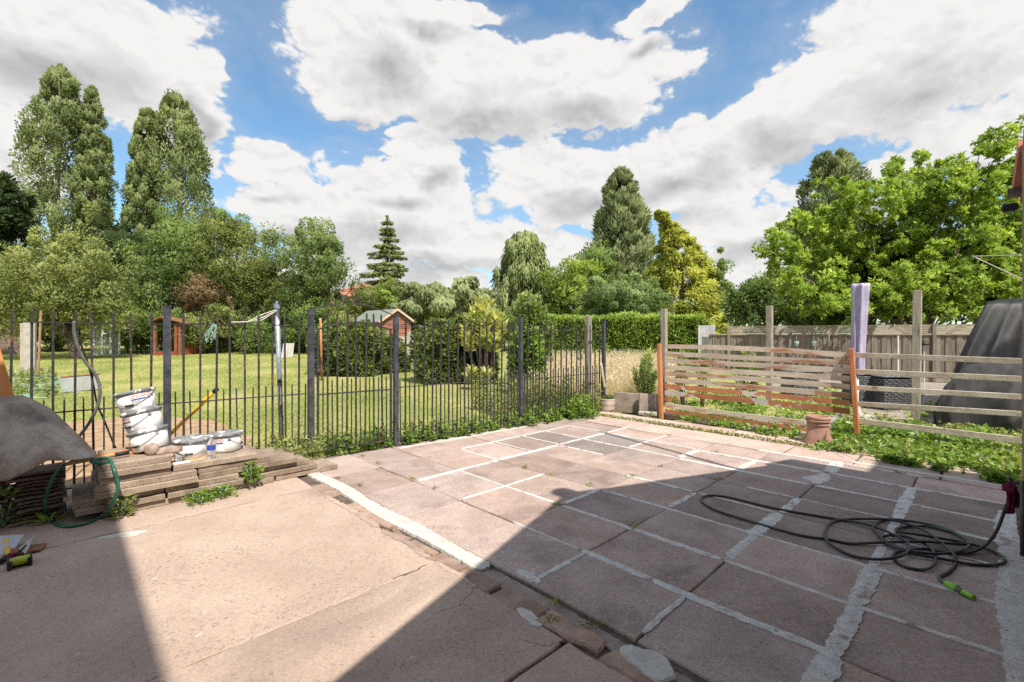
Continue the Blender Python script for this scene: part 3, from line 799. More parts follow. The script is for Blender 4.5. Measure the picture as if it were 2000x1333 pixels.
# ------------------------------------------------------------------ house behind the camera (its gable end throws the shade) and the neighbour's wing
def house():
    h = thing('house', 'brick house with gabled extension, its wall edge showing beside the tap', 'house', UV(-3, 2.5, 0))
    mb = MB()
    u0, v0, v1, zr, za, vm = -.17, -.75, 4.52, 2.62, 4.08, 2.42
    prof = [(v0, 0), (v1, 0), (v1, zr - .06), (vm, za - .12), (v0, zr - .26)]
    def ext(u): return [UV(u, v, z) for v, z in prof]
    A, B = ext(u0), ext(-4.0)
    n = len(prof)
    mb.add(A + B, [tuple(range(n)), tuple(reversed(range(n, 2 * n)))] + [(i, i + n, (i + 1) % n + n, (i + 1) % n) for i in range(n)])
    mb.build('wall', M['brick'], h)
    # roof slabs with a small overhang, tiles as courses
    for (va, za_, vb, zb) in ((v1 + .79, zr - .24, vm, za), (v0 - .22, zr - .30, vm, za)):
        rb = MB()
        c = [UV(u0 - .02, va, za_), UV(-4.2, va, za_), UV(-4.2, vb, zb), UV(u0 - .02, vb, zb)]
        up = Vector((0, 0, .07))
        rb.add(c + [p + up for p in c], [(0, 1, 2, 3), (7, 6, 5, 4), (0, 4, 5, 1), (1, 5, 6, 2), (2, 6, 7, 3), (3, 7, 4, 0)])
        r_ = rb.build('roof', M['rooftile'], h)
        cs = MB(); k = 12
        for i in range(k):
            t = (i + .5) / k
            p = UV(u0 - .12, va + (vb - va) * t, za_ + (zb - za_) * t + .085); q = UV(-4.2, va + (vb - va) * t, za_ + (zb - za_) * t + .085)
            cs.bar(p, q, abs(vb - va) / k * 1.1, .03)
        cs.build('tile_course', M['rooftile'], r_)
    rd = MB(); rd.tube([UV(u0 + .05, vm, za + .06), UV(-4.2, vm, za + .10)], .11, 10); rd.build('ridge_tile', M['rooftile'], h)
    ev = MB(); ev.bar(UV(u0 + .05, v1 + .73, zr - .16), UV(-4.2, v1 + .73, zr - .16), .18, .04); ev.build('gutter', M['pipe'], h)
    lp = MB(); lp.box(UV(-.135, v1 + .73, zr - .27), (.07, .09, .055), rz=AXA, ch=.01); lp.build('lamp', M['black'], h)
    vb_ = MB(); vb_.bar(UV(-.175, v1 + .73, zr - .13), UV(-.195, v1 + .33, zr + .08), .06, .10); vb_.build('verge_tile', M['rooftile'], h)
    ap = MB(); ap.tube([UV(-.34, 4.40, 2.7), UV(-.34, 4.40, 6.35)], .028, 8); ap.build('aerial_pole', M['galv'], h, smooth=True)
    # two storey block behind
    mb = MB(); prof2 = [(-5, 0), (5.32, 0), (5.32, 5.6), (-5, 5.6)]
    A = [UV(-3.0, v, z) for v, z in prof2]; B = [UV(-9.5, v, z) for v, z in prof2]
    mb.add(A + B, [(0, 1, 2, 3), (7, 6, 5, 4)] + [(i, i + 4, (i + 1) % 4 + 4, (i + 1) % 4) for i in range(4)])
    mb.build('wall', M['brick'], h)
    rb = MB(); ra = [UV(-2.85, -5.1, 5.62), UV(-2.85, 5.4, 5.62), UV(-9.6, 5.4, 5.62), UV(-9.6, -5.1, 5.62), UV(-6.2, -5.1, 7.6), UV(-6.2, 5.4, 7.6)]
    rb.add(ra, [(0, 1, 5, 4), (2, 3, 4, 5), (1, 2, 5), (3, 0, 4), (3, 2, 1, 0)]); rb.build('roof', M['rooftile'], h)
    # neighbour wing on the other side
    nb = thing('neighbouring_house', 'brick rear wing of the next house beyond the left picture edge', 'house', UV(0, -3, 0))
    mb = MB(); prof3 = [(-6, 0), (-.72, 0), (-.72, 6.0), (-6, 6.0)]
    A = [UV(1.9, v, z) for v, z in prof3]; B = [UV(-2.9, v, z) for v, z in prof3]
    mb.add(A + B, [(0, 1, 2, 3), (7, 6, 5, 4)] + [(i, i + 4, (i + 1) % 4 + 4, (i + 1) % 4) for i in range(4)])
    mb.build('wall', M['brick'], nb)
    rb = MB(); ra = [UV(1.95, -6, 6.02), UV(1.95, -.70, 6.02), UV(-2.9, -.70, 6.02), UV(-2.9, -6, 6.02), UV(0.0, -3.3, 7.6), UV(-2.9, -3.3, 7.6)]
    rb.add(ra, [(0, 1, 4), (1, 2, 5, 4), (2, 3, 5), (3, 0, 4, 5), (3, 2, 1, 0)]); rb.build('roof', M['rooftile'], nb)
house()

def yard_ground():
    mb = MB(); pts = [UV(4.55, 7.35), UV(-1.2, 7.35), UV(-3.5, 9.0), AT(2120, 700, 12.0), AT(1372, 700, 15.9), AT(1320, 700, 11.0)]
    mb.prism([(p.x, p.y) for p in pts], -.05, .012)
    o = mb.build('yard', M['yardgravel']); tag(o, 'grey-brown bare ground of the fenced side yard', None, kind='structure')
yard_ground()
# ------------------------------------------------------------------ iron railings
FL = [(5.47, -1.2), (5.36, .70), (5.22, 1.97), (5.07, 2.94), (4.89, 4.95), (4.83, 7.03)]    # plan line of the railings (u, v)
def fpt(a, b, t, z=0.0):
    return UV(a[0] + (b[0] - a[0]) * t, a[1] + (b[1] - a[1]) * t, z)
ZTOP, ZRAIL, ZMID, ZBOT, ZSHORT = 1.56, 1.47, .72, .07, .82
picket_mesh = {}
def picket(kind, name, loc, parent, rot=0.0):
    """bars share one mesh per kind"""
    if kind not in picket_mesh:
        mb = MB()
        h, w_ = {'tall': (ZTOP - .03, .0165), 'short': (ZSHORT - .03, .0115)}[kind]
        mb.box((0, 0, h / 2), (w_, w_, h))
        mb.add([(-w_/2, -w_/2, h), (w_/2, -w_/2, h), (w_/2, w_/2, h), (-w_/2, w_/2, h), (0, 0, h + .02)], [(0, 1, 4), (1, 2, 4), (2, 3, 4), (3, 0, 4)])
        me = bpy.data.meshes.new(name); me.from_pydata(mb.v, [], mb.f); me.materials.append(M['iron']); picket_mesh[kind] = me
    o = bpy.data.objects.new(name, picket_mesh[kind])
    o.location = Vector(loc) - base_of(parent); o.rotation_euler = (random.gauss(0, .007), random.gauss(0, .007), rot + random.uniform(-.1, .1))
    return link(o, parent)
def fence_post(a, parent, h=1.63, w_=.056, mat='ironpost'):
    mb = MB(); mb.box(UV(a[0], a[1], h / 2), (w_, w_, h), rz=AXA, ch=.004); mb.box(UV(a[0], a[1], h + .004), (w_ + .006, w_ + .006, .012), rz=AXA)
    return mb.build('post', M[mat], parent)
def rail_panel(name, label, a, b, n, posts=(), t0=0.0, t1=1.0, dz=0.0, group='iron railing panels'):
    t = thing(name, label, 'railing', fpt(a, b, .5), group)
    for z, hh in ((ZRAIL + dz, .012), (ZMID + dz, .012), (ZBOT, .012)):
        mb = MB(); mb.bar(fpt(a, b, t0, z), fpt(a, b, t1, z), .026, hh * .8); mb.build('rail', M['iron'], t)
    for i in range(n + 1):
        tt = (i + 1) / (n + 1)
        if i < n: picket('tall', 'picket', fpt(a, b, t0 + (t1 - t0) * tt, .03 + dz), t, AXA)
        ts = (i + .5) / (n + 1)
        picket('short', 'dog_bar', fpt(a, b, t0 + (t1 - t0) * ts, .03), t, AXA)
    for p in posts: fence_post(p, t)
    return t
random.seed(5)
rail_panel('iron_railing', 'black iron railing panel behind the felt, left of the square post by the stacked buckets', FL[0], FL[1], 14, [FL[1]])
rail_panel('iron_railing', 'black iron railing panel between the bucket stack and the gate post', FL[1], FL[2], 9)
rail_panel('iron_railing', 'black iron railing panel right of the gate, weeds along its foot', FL[3], FL[4], 15, [FL[4]])
rp = rail_panel('iron_railing', 'black iron railing panel with scrolls, ending at the stone planter', FL[4], FL[5], 15, [FL[5]], dz=-.03)
# the two scrolled bars of that panel
def scroll(parent, c, d, s):
    for sg in (-1, 1):
        pts = []
        for k in range(22):
            q = k / 21
            if q < .5: pts.append(c + d * sg * (.012 + .055 * (q * 2) ** 1.5) + Vector((0, 0, .17 - .26 * q)))
            else:
                a = (q - .5) * 2 * 2 * math.pi * 1.15; r_ = .032 * (1 - .55 * (q - .5) * 2)
                pts.append(c + d * sg * (.067 - .032 + r_ * math.cos(a)) + Vector((0, 0, .04 - r_ * math.sin(a))))
        mb = MB(); mb.tube([p * 1.0 for p in pts], .006, 5); mb.build('scroll', M['iron'], parent)
fd = (UV(*FL[5]) - UV(*FL[4])).normalized()
for px in (1076, 1133):
    p = ONP(px, 700, UV(*FL[4]), UV(*FL[5])); scroll(rp, Vector((p.x, p.y, .93)), fd, 1)

def gate():
    a, b = FL[2], FL[3]
    t = thing('iron_gate', 'black iron gate with arched top rail between two square posts', 'gate', fpt(a, b, .5))
    ga, gb = .075, .935
    for tt in (ga, gb):
        fr = MB(); fr.bar(fpt(a, b, tt, .06), fpt(a, b, tt, 1.44), .022, .022, up=UV(1, 0)); fr.build('frame_bar', M['iron'], t)
    for z in (.08, .70):
        mb = MB(); mb.bar(fpt(a, b, ga, z), fpt(a, b, gb, z), .026, .014); mb.build('rail', M['iron'], t)
    mb = MB(); mb.tube([fpt(a, b, ga + (gb - ga) * k / 16, 1.43 + .085 * math.sin(math.pi * k / 16)) for k in range(17)], .009, 6); mb.build('top_rail', M['iron'], t)
    for i in range(8):
        tt = ga + (gb - ga) * (i + 1) / 8
        if i < 7: picket('tall', 'picket', fpt(a, b, tt, .06 + .03 * math.sin(math.pi * (i + 1) / 8)), t, AXA)
        picket('short', 'dog_bar', fpt(a, b, ga + (gb - ga) * (i + .5) / 8, .06), t, AXA)
    mb = MB(); mb.box(fpt(a, b, ga, .98), (.05, .05, .09), rz=AXA, ch=.006); mb.build('latch', M['iron'], t)
    for z in (.30, 1.22):
        mb = MB(); mb.bar(fpt(a, b, gb, z), fpt(a, b, 1.0, z), .03, .02); mb.build('hinge', M['iron'], t)
    # posts and overthrow
    g = thing('gate_posts', 'pair of square iron gate posts joined by a thin scrolled arch', 'gate posts', fpt(a, b, .5))
    fence_post(a, g, 1.64, .060); fence_post(b, g, 1.60, .056)
    pa, pb = fpt(a, b, 0, 1.65), fpt(a, b, 1, 1.60)
    arc = [pa.lerp(pb, k / 20) + Vector((0, 0, .105 * math.sin(math.pi * k / 20))) for k in range(21)]
    mb = MB(); mb.tube(arc, .006, 6); mb.build('arch_bar', M['iron'], g)
    for c0 in (.36, .52):
        for sg in (-1, 1):
            c = pa.lerp(pb, c0 + .012 * sg) + Vector((0, 0, .15 if c0 < .5 else .14)); dd = (pb - pa).normalized()
            pts = []
            for k in range(24):
                q = k / 23; r_ = .05 * (1 - .75 * q); an = q * 2 * math.pi * 1.4
                pts.append(c + dd * sg * (r_ * math.cos(an)) + Vector((0, 0, r_ * math.sin(an))))
            mb = MB(); mb.tube(pts, .004, 5); mb.build('scroll', M['iron'], g)
gate()

# clothes pole with rope, standing behind the railings
def clothes_pole():
    p = UV(5.62, 1.86)
    t = thing('clothes_pole', 'chipped blue-grey metal clothes pole with rope, leaning behind the railings', 'pole', p)
    top = AT(541, 600, p.y); bot = Vector((AT(551, 840, p.y).x, p.y, -.02))
    mb = MB(); mb.tube([bot, bot.lerp(top, .5), top], .026, 12); mb.build('pole', M['galv'], t, smooth=True)
    mb = MB(); mb.tube([top - Vector((0, 0, .02)), top + Vector((0, 0, .035))], .034, 10); mb.tube([top + Vector((0, 0, .03)), top + Vector((0, 0, .07))], .016, 8); mb.build('finial', M['galv'], t)
    mb = MB()
    e = ONP(452, 630, UV(*FL[1]), UV(*FL[2])); m_ = ONP(484, 629, UV(*FL[1]), UV(*FL[2]))
    for dz in (0, -.035, -.06):
        mb.tube([top - Vector((0, 0, .03 - dz * .2)), top.lerp(m_, .55) + Vector((0, 0, dz)), m_, e], .0055, 5)
    mb.build('rope', M['rope'], t)
clothes_pole()

def knot_twine():
    a, b = UV(*FL[1]), UV(*FL[2])
    c = ONP(417, 635, a, b)
    rr = random.Random(4); mb = MB()
    for k in range(16):
        p = c + Vector((rr.uniform(-.02, .02), -.015, rr.uniform(-.01, .02))); pts = [p]
        for j in range(5):
            p = p + Vector((rr.uniform(-.035, .022), rr.uniform(-.006, .004), rr.uniform(-.05, -.008))); pts.append(p)
        mb.tube(smooth_path(pts, 3), .0025, 4)
    o = mb.build('twine', M['twine']); tag(o, 'frayed green twine knotted round a railing bar', 'twine')
knot_twine()

def hung_hose():
    a, b = UV(*FL[0]) - UV(.05, 0), UV(*FL[1]) - UV(.05, 0)
    px = [(145, 628), (145, 648), (152, 678), (166, 706), (183, 727), (193, 748), (195, 772), (190, 795), (178, 820), (160, 846), (138, 866), (112, 892)]
    pts = [ONP(x, y, a, b) for x, y in px]
    mb = MB(); mb.tube(smooth_path(pts, 5), .012, 8)
    o = mb.build('hanging_hose', M['hose_grey'], smooth=True); tag(o, 'grey hose hanging over the railing down to the felt', 'hose')
    px = [(154, 640), (158, 672), (170, 705), (181, 745), (190, 790), (203, 820), (219, 860), (226, 876)]
    a2, b2 = UV(*FL[0]) + UV(.06, 0), UV(*FL[1]) + UV(.06, 0)
    mb = MB(); mb.tube(smooth_path([ONP(x, y, a2, b2) for x, y in px], 4), .007, 6)
    o = mb.build('cable', M['black'], smooth=True); tag(o, 'thin black cable trailing down behind the railings by the buckets', 'cable')
hung_hose()

# yellow handled tool leaning on the far side of the railings
def yellow_tool():
    a, b = UV(*FL[1]) + UV(.10, 0), UV(*FL[2]) + UV(.10, 0)
    p1, p0 = ONP(420, 764, a, b), ONP(352, 858, a, b) + UV(.45, 0)
    t = thing('long_handled_tool', 'yellow fibreglass tool handle leaning on the railings behind the buckets', 'tool', (p0.x, p0.y, 0))
    d = (p0 - p1); foot = p1 + d * ((p1.z - .02) / -(d.z))
    mb = MB(); mb.tube([p1, p1.lerp(foot, .55)], .019, 10); mb.build('handle', M['yellow'], t, smooth=True)
    mb = MB(); mb.tube([p1.lerp(foot, .55), foot], .017, 10); mb.build('shaft', M['wood_pale'], t, smooth=True)
    mb = MB(); mb.tube([p1 - d.normalized() * .03, p1 + d.normalized() * .015], .023, 10); mb.build('end_cap', M['black'], t, smooth=True)
    mb = MB(); mb.box((foot.x, foot.y, .08), (.16, .02, .20), rz=.4, ch=.008); mb.build('blade', M['steel'], t)
yellow_tool()

# ------------------------------------------------------------------ wooden slat fence at the right
W1, W2, W3 = P(1294, 812), P(1676, 857), P(2002, 897)
W1.z = W2.z = W3.z = 0
def wood_fence():
    t = thing('slat_fence', 'peeling white and orange slatted fence panel between two orange posts', 'fence', (W1 + W2) / 2)
    off = Vector((-.03, -.03, 0))
    yl = [677, 691, 705, 718, 730, 742, 754.5, 767, 791, 803]
    yr = [694.5, 709, 725, 740, 756, 773, 788, 804, 838, 851]
    kinds = ['slat', 'slat', 'slat', 'slat', 'slat', 'slat', 'slat_orange', 'slat_orange', 'slat', 'slat_orange']
    rr = random.Random(8)
    for i, (a, b) in enumerate(zip(yl, yr)):
        xr = 1660
        pa, pb = ONP(1299, a, W1, W2), ONP(xr, b, W1, W2)
        if i == 8: pb = pa.lerp(pb, .80)
        mb = MB(); k = 7
        sag = (.028 if i == 0 else rr.uniform(-.012, .012)); h = .074 + rr.uniform(-.005, .005)
        pts = [pa.lerp(pb, j / k) + Vector((0, 0, sag * math.sin(math.pi * j / k) + rr.uniform(-.004, .004))) for j in range(k + 1)]
        dv = (W2 - W1).normalized(); nv_ = Vector((dv.y, -dv.x, 0))
        if nv_.y > 0: nv_ = -nv_
        vs, fs = [], []
        for p in pts:
            for o_, z_ in ((.012, -h / 2), (.012, h / 2), (-.010, h / 2), (-.010, -h / 2)): vs.append(p + nv_ * o_ + Vector((0, 0, z_)))
        for j in range(k):
            for q in range(4): fs.append((j * 4 + q, j * 4 + (q + 1) % 4, j * 4 + 4 + (q + 1) % 4, j * 4 + 4 + q))
        fs += [(3, 2, 1, 0), tuple(k * 4 + q for q in range(4))]
        mb.add(vs, fs); mb.build('slat', M[kinds[i]], t)
    pa, pb = ONP(1299, 779, W1, W2), ONP(1312, 780, W1, W2)
    mb = MB(); mb.bar(pa, pb, .022, .062); mb.build('slat', M['slat_orange'], t)
    for (p, ytop, w_, lean) in ((W1, 672, .085, (1290, 1297)), (W2, 681, .085, (1664, 1677))):
        top = ONP(lean[0], ytop, W1, W2); bot = Vector((p.x, p.y, -.05))
        mb = MB(); mb.bar(bot + off, top + off, .055, w_, up=(W2 - W1).cross(Vector((0, 0, 1))), ch=.006); mb.build('post', M['post_orange'], t)
    # the five rail panel
    t2 = thing('rail_fence', 'weathered five-rail fence between the orange post and the house wall', 'fence', (W2 + W3) / 2)
    for a, b, h in ((694, 706.5, .068), (726, 741, .066), (757.5, 776, .062), (789, 809.5, .062), (822, 862, .075)):
        pa, pb = ONP(1672, a, W2, W3), ONP(2003, b, W2, W3)
        mb = MB(); k = 4
        for j in range(1): mb.bar(pa, pb, .024, h, ch=.004)
        mb.build('rail', M['rail_grey'], t2)
    e = W3 + (W3 - W2).normalized() * .12
    mb = MB(); mb.box((e.x, e.y, .72), (.09, .09, 1.5), rz=AXA, ch=.006); mb.build('post', M['timber'], t2)
wood_fence()

def tall_post(px, ytop, d, label, w_=.085, notch=False, lean=0.0):
    top = AT(px, ytop, d); g = float(GH(top.x, top.y)) - .05
    t = thing('timber_post', label, 'post', (top.x, top.y, 0), 'grey timber posts')
    mb = MB(); mb.bar((top.x - lean, top.y, g), top, w_, w_, up=UV(1, 0), ch=.006); mb.build('shaft', M['timber'], t)
    if notch:
        mb = MB(); mb.box(top - Vector((0, 0, .14)) - UV(w_ * .5, 0, 0), (.02, .03, .24), rz=AXA); mb.build('batten', M['timber'], t)
    return t
tall_post(1149, 617, 8.35, 'tall grey timber post behind the end of the iron railings', .095, True)
tall_post(1297, 604, 9.0, 'grey timber post rising behind the left orange post in front of the hedge', .10)
tall_post(1503, 598, 9.4, 'tall grey timber post behind the middle of the slatted fence', .11)
tall_post(1792, 568, 7.2, 'tallest grey timber post behind the five-rail fence', .105, lean=.03)

# ------------------------------------------------------------------ board fence at the back of the right yard
def board_fence():
    rr = random.Random(12)
    A, B = AT(1385, 700, 16.2), AT(2050, 700, 12.6)
    A.z = B.z = 0
    t = thing('board_fence', 'weathered vertical board fence with slatted top at the back of the yard', 'fence', (A + B) / 2)
    d = (B - A); L = d.length; d.normalize(); nrm = Vector((d.y, -d.x, 0))
    if nrm.y > 0: nrm = -nrm
    bw = .125; n = int(L / bw)
    mbs = []
    for i in range(n):
        c = A + d * (i + .5) * bw
        mb = MB(); h = 1.26 + rr.uniform(-.006, .006)
        mb.bar((c.x, c.y, .12), (c.x, c.y, .12 + h), bw * 1.06, .016, up=nrm)
        q = mb.v; dz = nrm * (.014 if i % 2 else -.006)
        mb.v = [(x + dz.x, y + dz.y, z) for x, y, z in mb.v]
        mb.build('board', M['board'], t)
    mb = MB(); mb.bar(A + Vector((0, 0, .07)), B + Vector((0, 0, .07)), .03, .16); mb.build('gravel_board', M['gravelboard'], t)
    mb = MB(); mb.bar(A + nrm * .03 + Vector((0, 0, 1.40)), B + nrm * .03 + Vector((0, 0, 1.40)), .05, .05); mb.build('capping_rail', M['trellis'], t)
    s0 = .62
    k = 0
    post_at = []
    x = s0
    while x < L: post_at.append(x); x += 1.83
    for x in post_at:
        c = A + d * x; mb = MB(); mb.box((c.x + nrm.x * .03, c.y + nrm.y * .03, .85), (.09, .09, 1.70), rz=math.atan2(d.y, d.x), ch=.006); mb.build('post', M['board'], t)
    for a, b in zip(post_at[:-1], post_at[1:]):
        for j in range(5):
            z = 1.46 + j * .052
            mb = MB(); mb.bar(A + d * (a + .05) + Vector((0, 0, z)), A + d * (b - .05) + Vector((0, 0, z)), .018, .046); mb.build('top_slat', M['trellis'], t)
    # pale panels continuing left
    t2 = thing('pale_panel_fence', 'low pale grey panel fence in front of the hedge end', 'fence', A)
    A2 = AT(1372, 700, 17.6); A2.z = 0
    d2 = (A - A2)
    A0 = A2 - d2.normalized() * .1; d2n = d2.normalized(); n2 = int((A - A0).length / .14)
    for i in range(n2):
        c = A0 + d2n * (i + .5) * .14; mb = MB(); mb.bar((c.x, c.y, .05), (c.x, c.y, 1.32), .13, .02, up=Vector((d2n.y, -d2n.x, 0))); mb.build('board', M['palefence'], t2)
    t3 = thing('corrugated_sheeting', 'pale blue-white metal sheeting standing behind the hedge end', 'sheeting', AT(1379, 660, 19))
    for i in range(7):
        c = AT(1366 + i * 4.7, 660, 19); mb = MB(); mb.bar((c.x, c.y, .3), (c.x, c.y, 1.36 + 20 / 900 * 19), .095, .02, up=(0, -1, 0)); mb.build('sheet_strip', M['palefence'], t3)
    # hanging planters
    for i, px in enumerate((1556, 1590, 1620)):
        c = ONP(px, 672, A + nrm * .11, B + nrm * .11)
        tp = thing('hanging_planter', ('mint green hanging pot nearest the timber post', 'mint green hanging pot in the middle of three on the board fence', 'pale hanging pot nearest the lilac parasol')[i], 'planter', (c.x, c.y, c.z - .07), 'pots hooked on the board fence')
        mb = MB(); mb.lathe([(.045, -.08), (.062, .03), (.075, .075), (.07, .08), (.055, .04), (.04, -.06)], 14, c); mb.build('pot', M['mint'] if i < 2 else M['pot_stone'], tp, smooth=True)
        mb = MB(); mb.tube([c + Vector((0, 0, .07)) - nrm * .05, c + Vector((0, 0, .26)) - nrm * .05, c + Vector((0, 0, .28)) - nrm * .09], .008, 6); mb.build('hook', M['whitepaint'], tp)
    # thin white pole, small solar lamp
    p = ONP(1754, 690, A + nrm * .4, B + nrm * .4); mb = MB(); mb.tube([(p.x, p.y, 0), (p.x, p.y, 1.36)], .02, 8); o = mb.build('white_pole', M['whitepaint']); tag(o, 'thin white pole standing before the board fence', 'pole')
board_fence()
# ------------------------------------------------------------------ stacked slabs and tiles at the left
ORD = ['topmost', 'second from the top', 'third from the top', 'fourth from the top', 'fifth from the top', 'sixth from the top', 'seventh from the top', 'lowest', ]
def slab_stack():
    rr = random.Random(31)
    cols = {'left': ('under the stacked buckets', [(0, .22, .75, 4.60), (1, .06, .585, 4.56), (2, .05, .575, 4.57), (3, .165, .80, 4.53), (4, .17, .79, 4.54), (5, .19, .62, 4.55), (6, .19, .615, 4.53), (7, .205, .625, 4.555)]),
            'middle': ('under the single buckets', [(0, .765, 1.40, 4.58), (1, .60, 1.15, 4.56), (2, .59, 1.10, 4.575), (3, .815, 1.60, 4.58), (4, .81, 1.36, 4.60), (5, .64, 1.26, 4.60)]),
            'right': ('at the low end by the gate weeds', [(0, 1.42, 2.0, 4.62), (1, 1.17, 1.80, 4.60), (2, 1.12, 1.72, 4.62)])}
    for key, (where, lays) in cols.items():
        top = len(lays) - 1
        for k, (lay, v0, v1, u0) in enumerate(lays):
            pos = top - k
            ordn = 'topmost' if pos == 0 else ('lowest' if k == 0 else ORD[pos])
            j = rr.uniform(-.012, .012); z0 = .006 + lay * .050
            if key == 'left' and lay >= 6: z0 += .001
            mb = MB()
            pts = rough_outline([(u0 + j, v0), (u0 + j + rr.uniform(-.012, .012), v1), (u0 + .60, v1), (u0 + .60, v0)], .09, .005, rr)
            mb.prism(pts, z0, z0 + .046 + rr.uniform(-.001, .001), .008, .007)
            o = mb.build('stacked_slab', M['stackslab'])
            tag(o, f'weathered buff paving slab, {ordn} in the stack {where}', 'paving slab', 'stacked paving slabs')
    # clay tiles, two columns, under the felt
    for c, (v0, v1, n, u0) in enumerate(((-.86, -.28, 15, 4.86), (-.26, .0, 13, 4.80))):
        for k in range(n):
            z0 = .006 + k * .0285; du = rr.uniform(-.03, .03); a0, a1 = v0 + rr.uniform(-.03, .03), v1 + rr.uniform(-.025, .025)
            mb = MB(); m_ = 8; vs, fs = [], []
            cam_ = rr.uniform(.003, .010)
            for q in range(m_ + 1):
                t = q / m_; v = a0 + (a1 - a0) * t; zc = z0 + cam_ * math.sin(math.pi * ((t * (3 if c == 0 else 1.5)) % 1))
                for u, zz in ((u0 + du, zc), (u0 + du + .006, zc + .015), (u0 + du + .26, zc + .015), (u0 + du + .26, zc)):
                    p = UV(u, v, zz); vs.append(p)
            for q in range(m_):
                for e in range(4): fs.append((q * 4 + e, q * 4 + (e + 1) % 4, q * 4 + 4 + (e + 1) % 4, q * 4 + 4 + e))
            fs += [(3, 2, 1, 0), tuple(m_ * 4 + e for e in range(4))]
            mb.add(vs, fs); o = mb.build('clay_tile', M['tile'])
            where = 'under the felt' if c == 0 else 'beside the slab stack'
            tag(o, f'dark clay tile in the pile {where}, number {["one","two","three","four","five","six","seven","eight","nine","ten","eleven","twelve","thirteen","fourteen","fifteen"][k]} up', 'roof tile', 'piled clay tiles')
slab_stack()

def felt_sheet():
    # heavy felt draped over the tiles, upper edge curling back
    n, m = 26, 22
    def top(s):   # upper edge px
        pts = [(-70, 792), (-10, 783), (50, 790), (97, 814), (134, 844), (166, 866), (188, 886)]
        x = s * (len(pts) - 1); i = min(int(x), len(pts) - 2); f = x - i
        return pts[i][0] * (1 - f) + pts[i + 1][0] * f, pts[i][1] * (1 - f) + pts[i + 1][1] * f
    def bot(s):
        pts = [(-70, 940), (-30, 940), (14, 940), (52, 921), (95, 899), (140, 900), (186, 893)]
        x = s * (len(pts) - 1); i = min(int(x), len(pts) - 2); f = x - i
        return pts[i][0] * (1 - f) + pts[i + 1][0] * f, pts[i][1] * (1 - f) + pts[i + 1][1] * f
    co = []
    for i in range(n + 1):
        s = i / n
        (tx, ty), (bx, by) = top(s), bot(s)
        for j in range(m + 1):
            t = j / m
            x, y = tx + (bx - tx) * t, ty + (by - ty) * t
            u = 4.98 - .36 * math.sin(math.pi * .5 * t) + .03 * math.sin(6 * s + 3 * t) + .02 * abs(math.sin(9 * s - 4 * t)) - .10 * s + .015 * abs(math.sin(5 * t + 11 * s))
            p = PU(x, y, u); co.append(p)
    # curled lip behind the top edge
    q = []
    for i in range(n):
        for j in range(m):
            a = i * (m + 1) + j; q.append((a, a + m + 1, a + m + 2, a + 1))
    lip0 = len(co)
    for i in range(n + 1):
        p = co[i * (m + 1)]
        s = i / n
        amp = .10 * max(0, math.sin(math.pi * min(1, s * 1.15))) + .01
        for k in range(1, 6):
            an = k / 5 * 2.2
            co.append(p + UV(amp * .8 * math.sin(an * .9), 0, amp * .55 * math.sin(an * 1.1) - amp * .12 * k / 5))
    for i in range(n):
        ids0 = [i * (m + 1)] + [lip0 + i * 5 + k for k in range(5)]
        ids1 = [(i + 1) * (m + 1)] + [lip0 + (i + 1) * 5 + k for k in range(5)]
        for k in range(5): q.append((ids0[k], ids0[k + 1], ids1[k + 1], ids1[k]))
    mb = MB(); mb.add(co, q)
    o = mb.build('felt_sheet', M['felt'], smooth=True)
    sm = o.modifiers.new('thick', 'SOLIDIFY'); sm.thickness = .008; sm.offset = 0
    tag(o, 'stiff grey felt sheet draped over the pile of tiles', 'felt')
    # plank leaning beyond
    a, b = PU(-14, 700, 5.15), PU(16, 800, 5.05)
    mb = MB(); mb.bar(a + (a - b) * .4, b - (a - b) * .9, .10, .03, up=UV(-1, 0), ch=.004); o = mb.build('plank', M['wood_orange']); tag(o, 'orange-brown plank leaning at the left picture edge above the felt', 'plank')
felt_sheet()

# ------------------------------------------------------------------ buckets
def text_mesh(body, size):
    cu = bpy.data.curves.new('print', 'FONT'); cu.body = body; cu.size = size; cu.align_x = 'CENTER'; cu.resolution_u = 2; cu.space_character = 1.05
    ob = bpy.data.objects.new('print', cu); col.objects.link(ob)
    dg = bpy.context.evaluated_depsgraph_get(); dg.update()
    me = bpy.data.meshes.new_from_object(ob.evaluated_get(dg))
    v = [tuple(x.co) for x in me.vertices]; f = [tuple(p.vertices) for p in me.polygons]
    bpy.data.objects.remove(ob); bpy.data.curves.remove(cu); bpy.data.meshes.remove(me)
    return v, f
LET = text_mesh('LEYLAND', .034)
BR0, BR1, BH = .118, .132, .158
def wrap(v2, ang0, z0, off=.0015, skew=0.0):
    out = []
    for x, y in v2:
        z = z0 + y; r_ = BR0 + (BR1 - BR0) * z / BH + off; a = ang0 + x / r_
        out.append((r_ * math.sin(a), -r_ * math.cos(a), z))
    return out
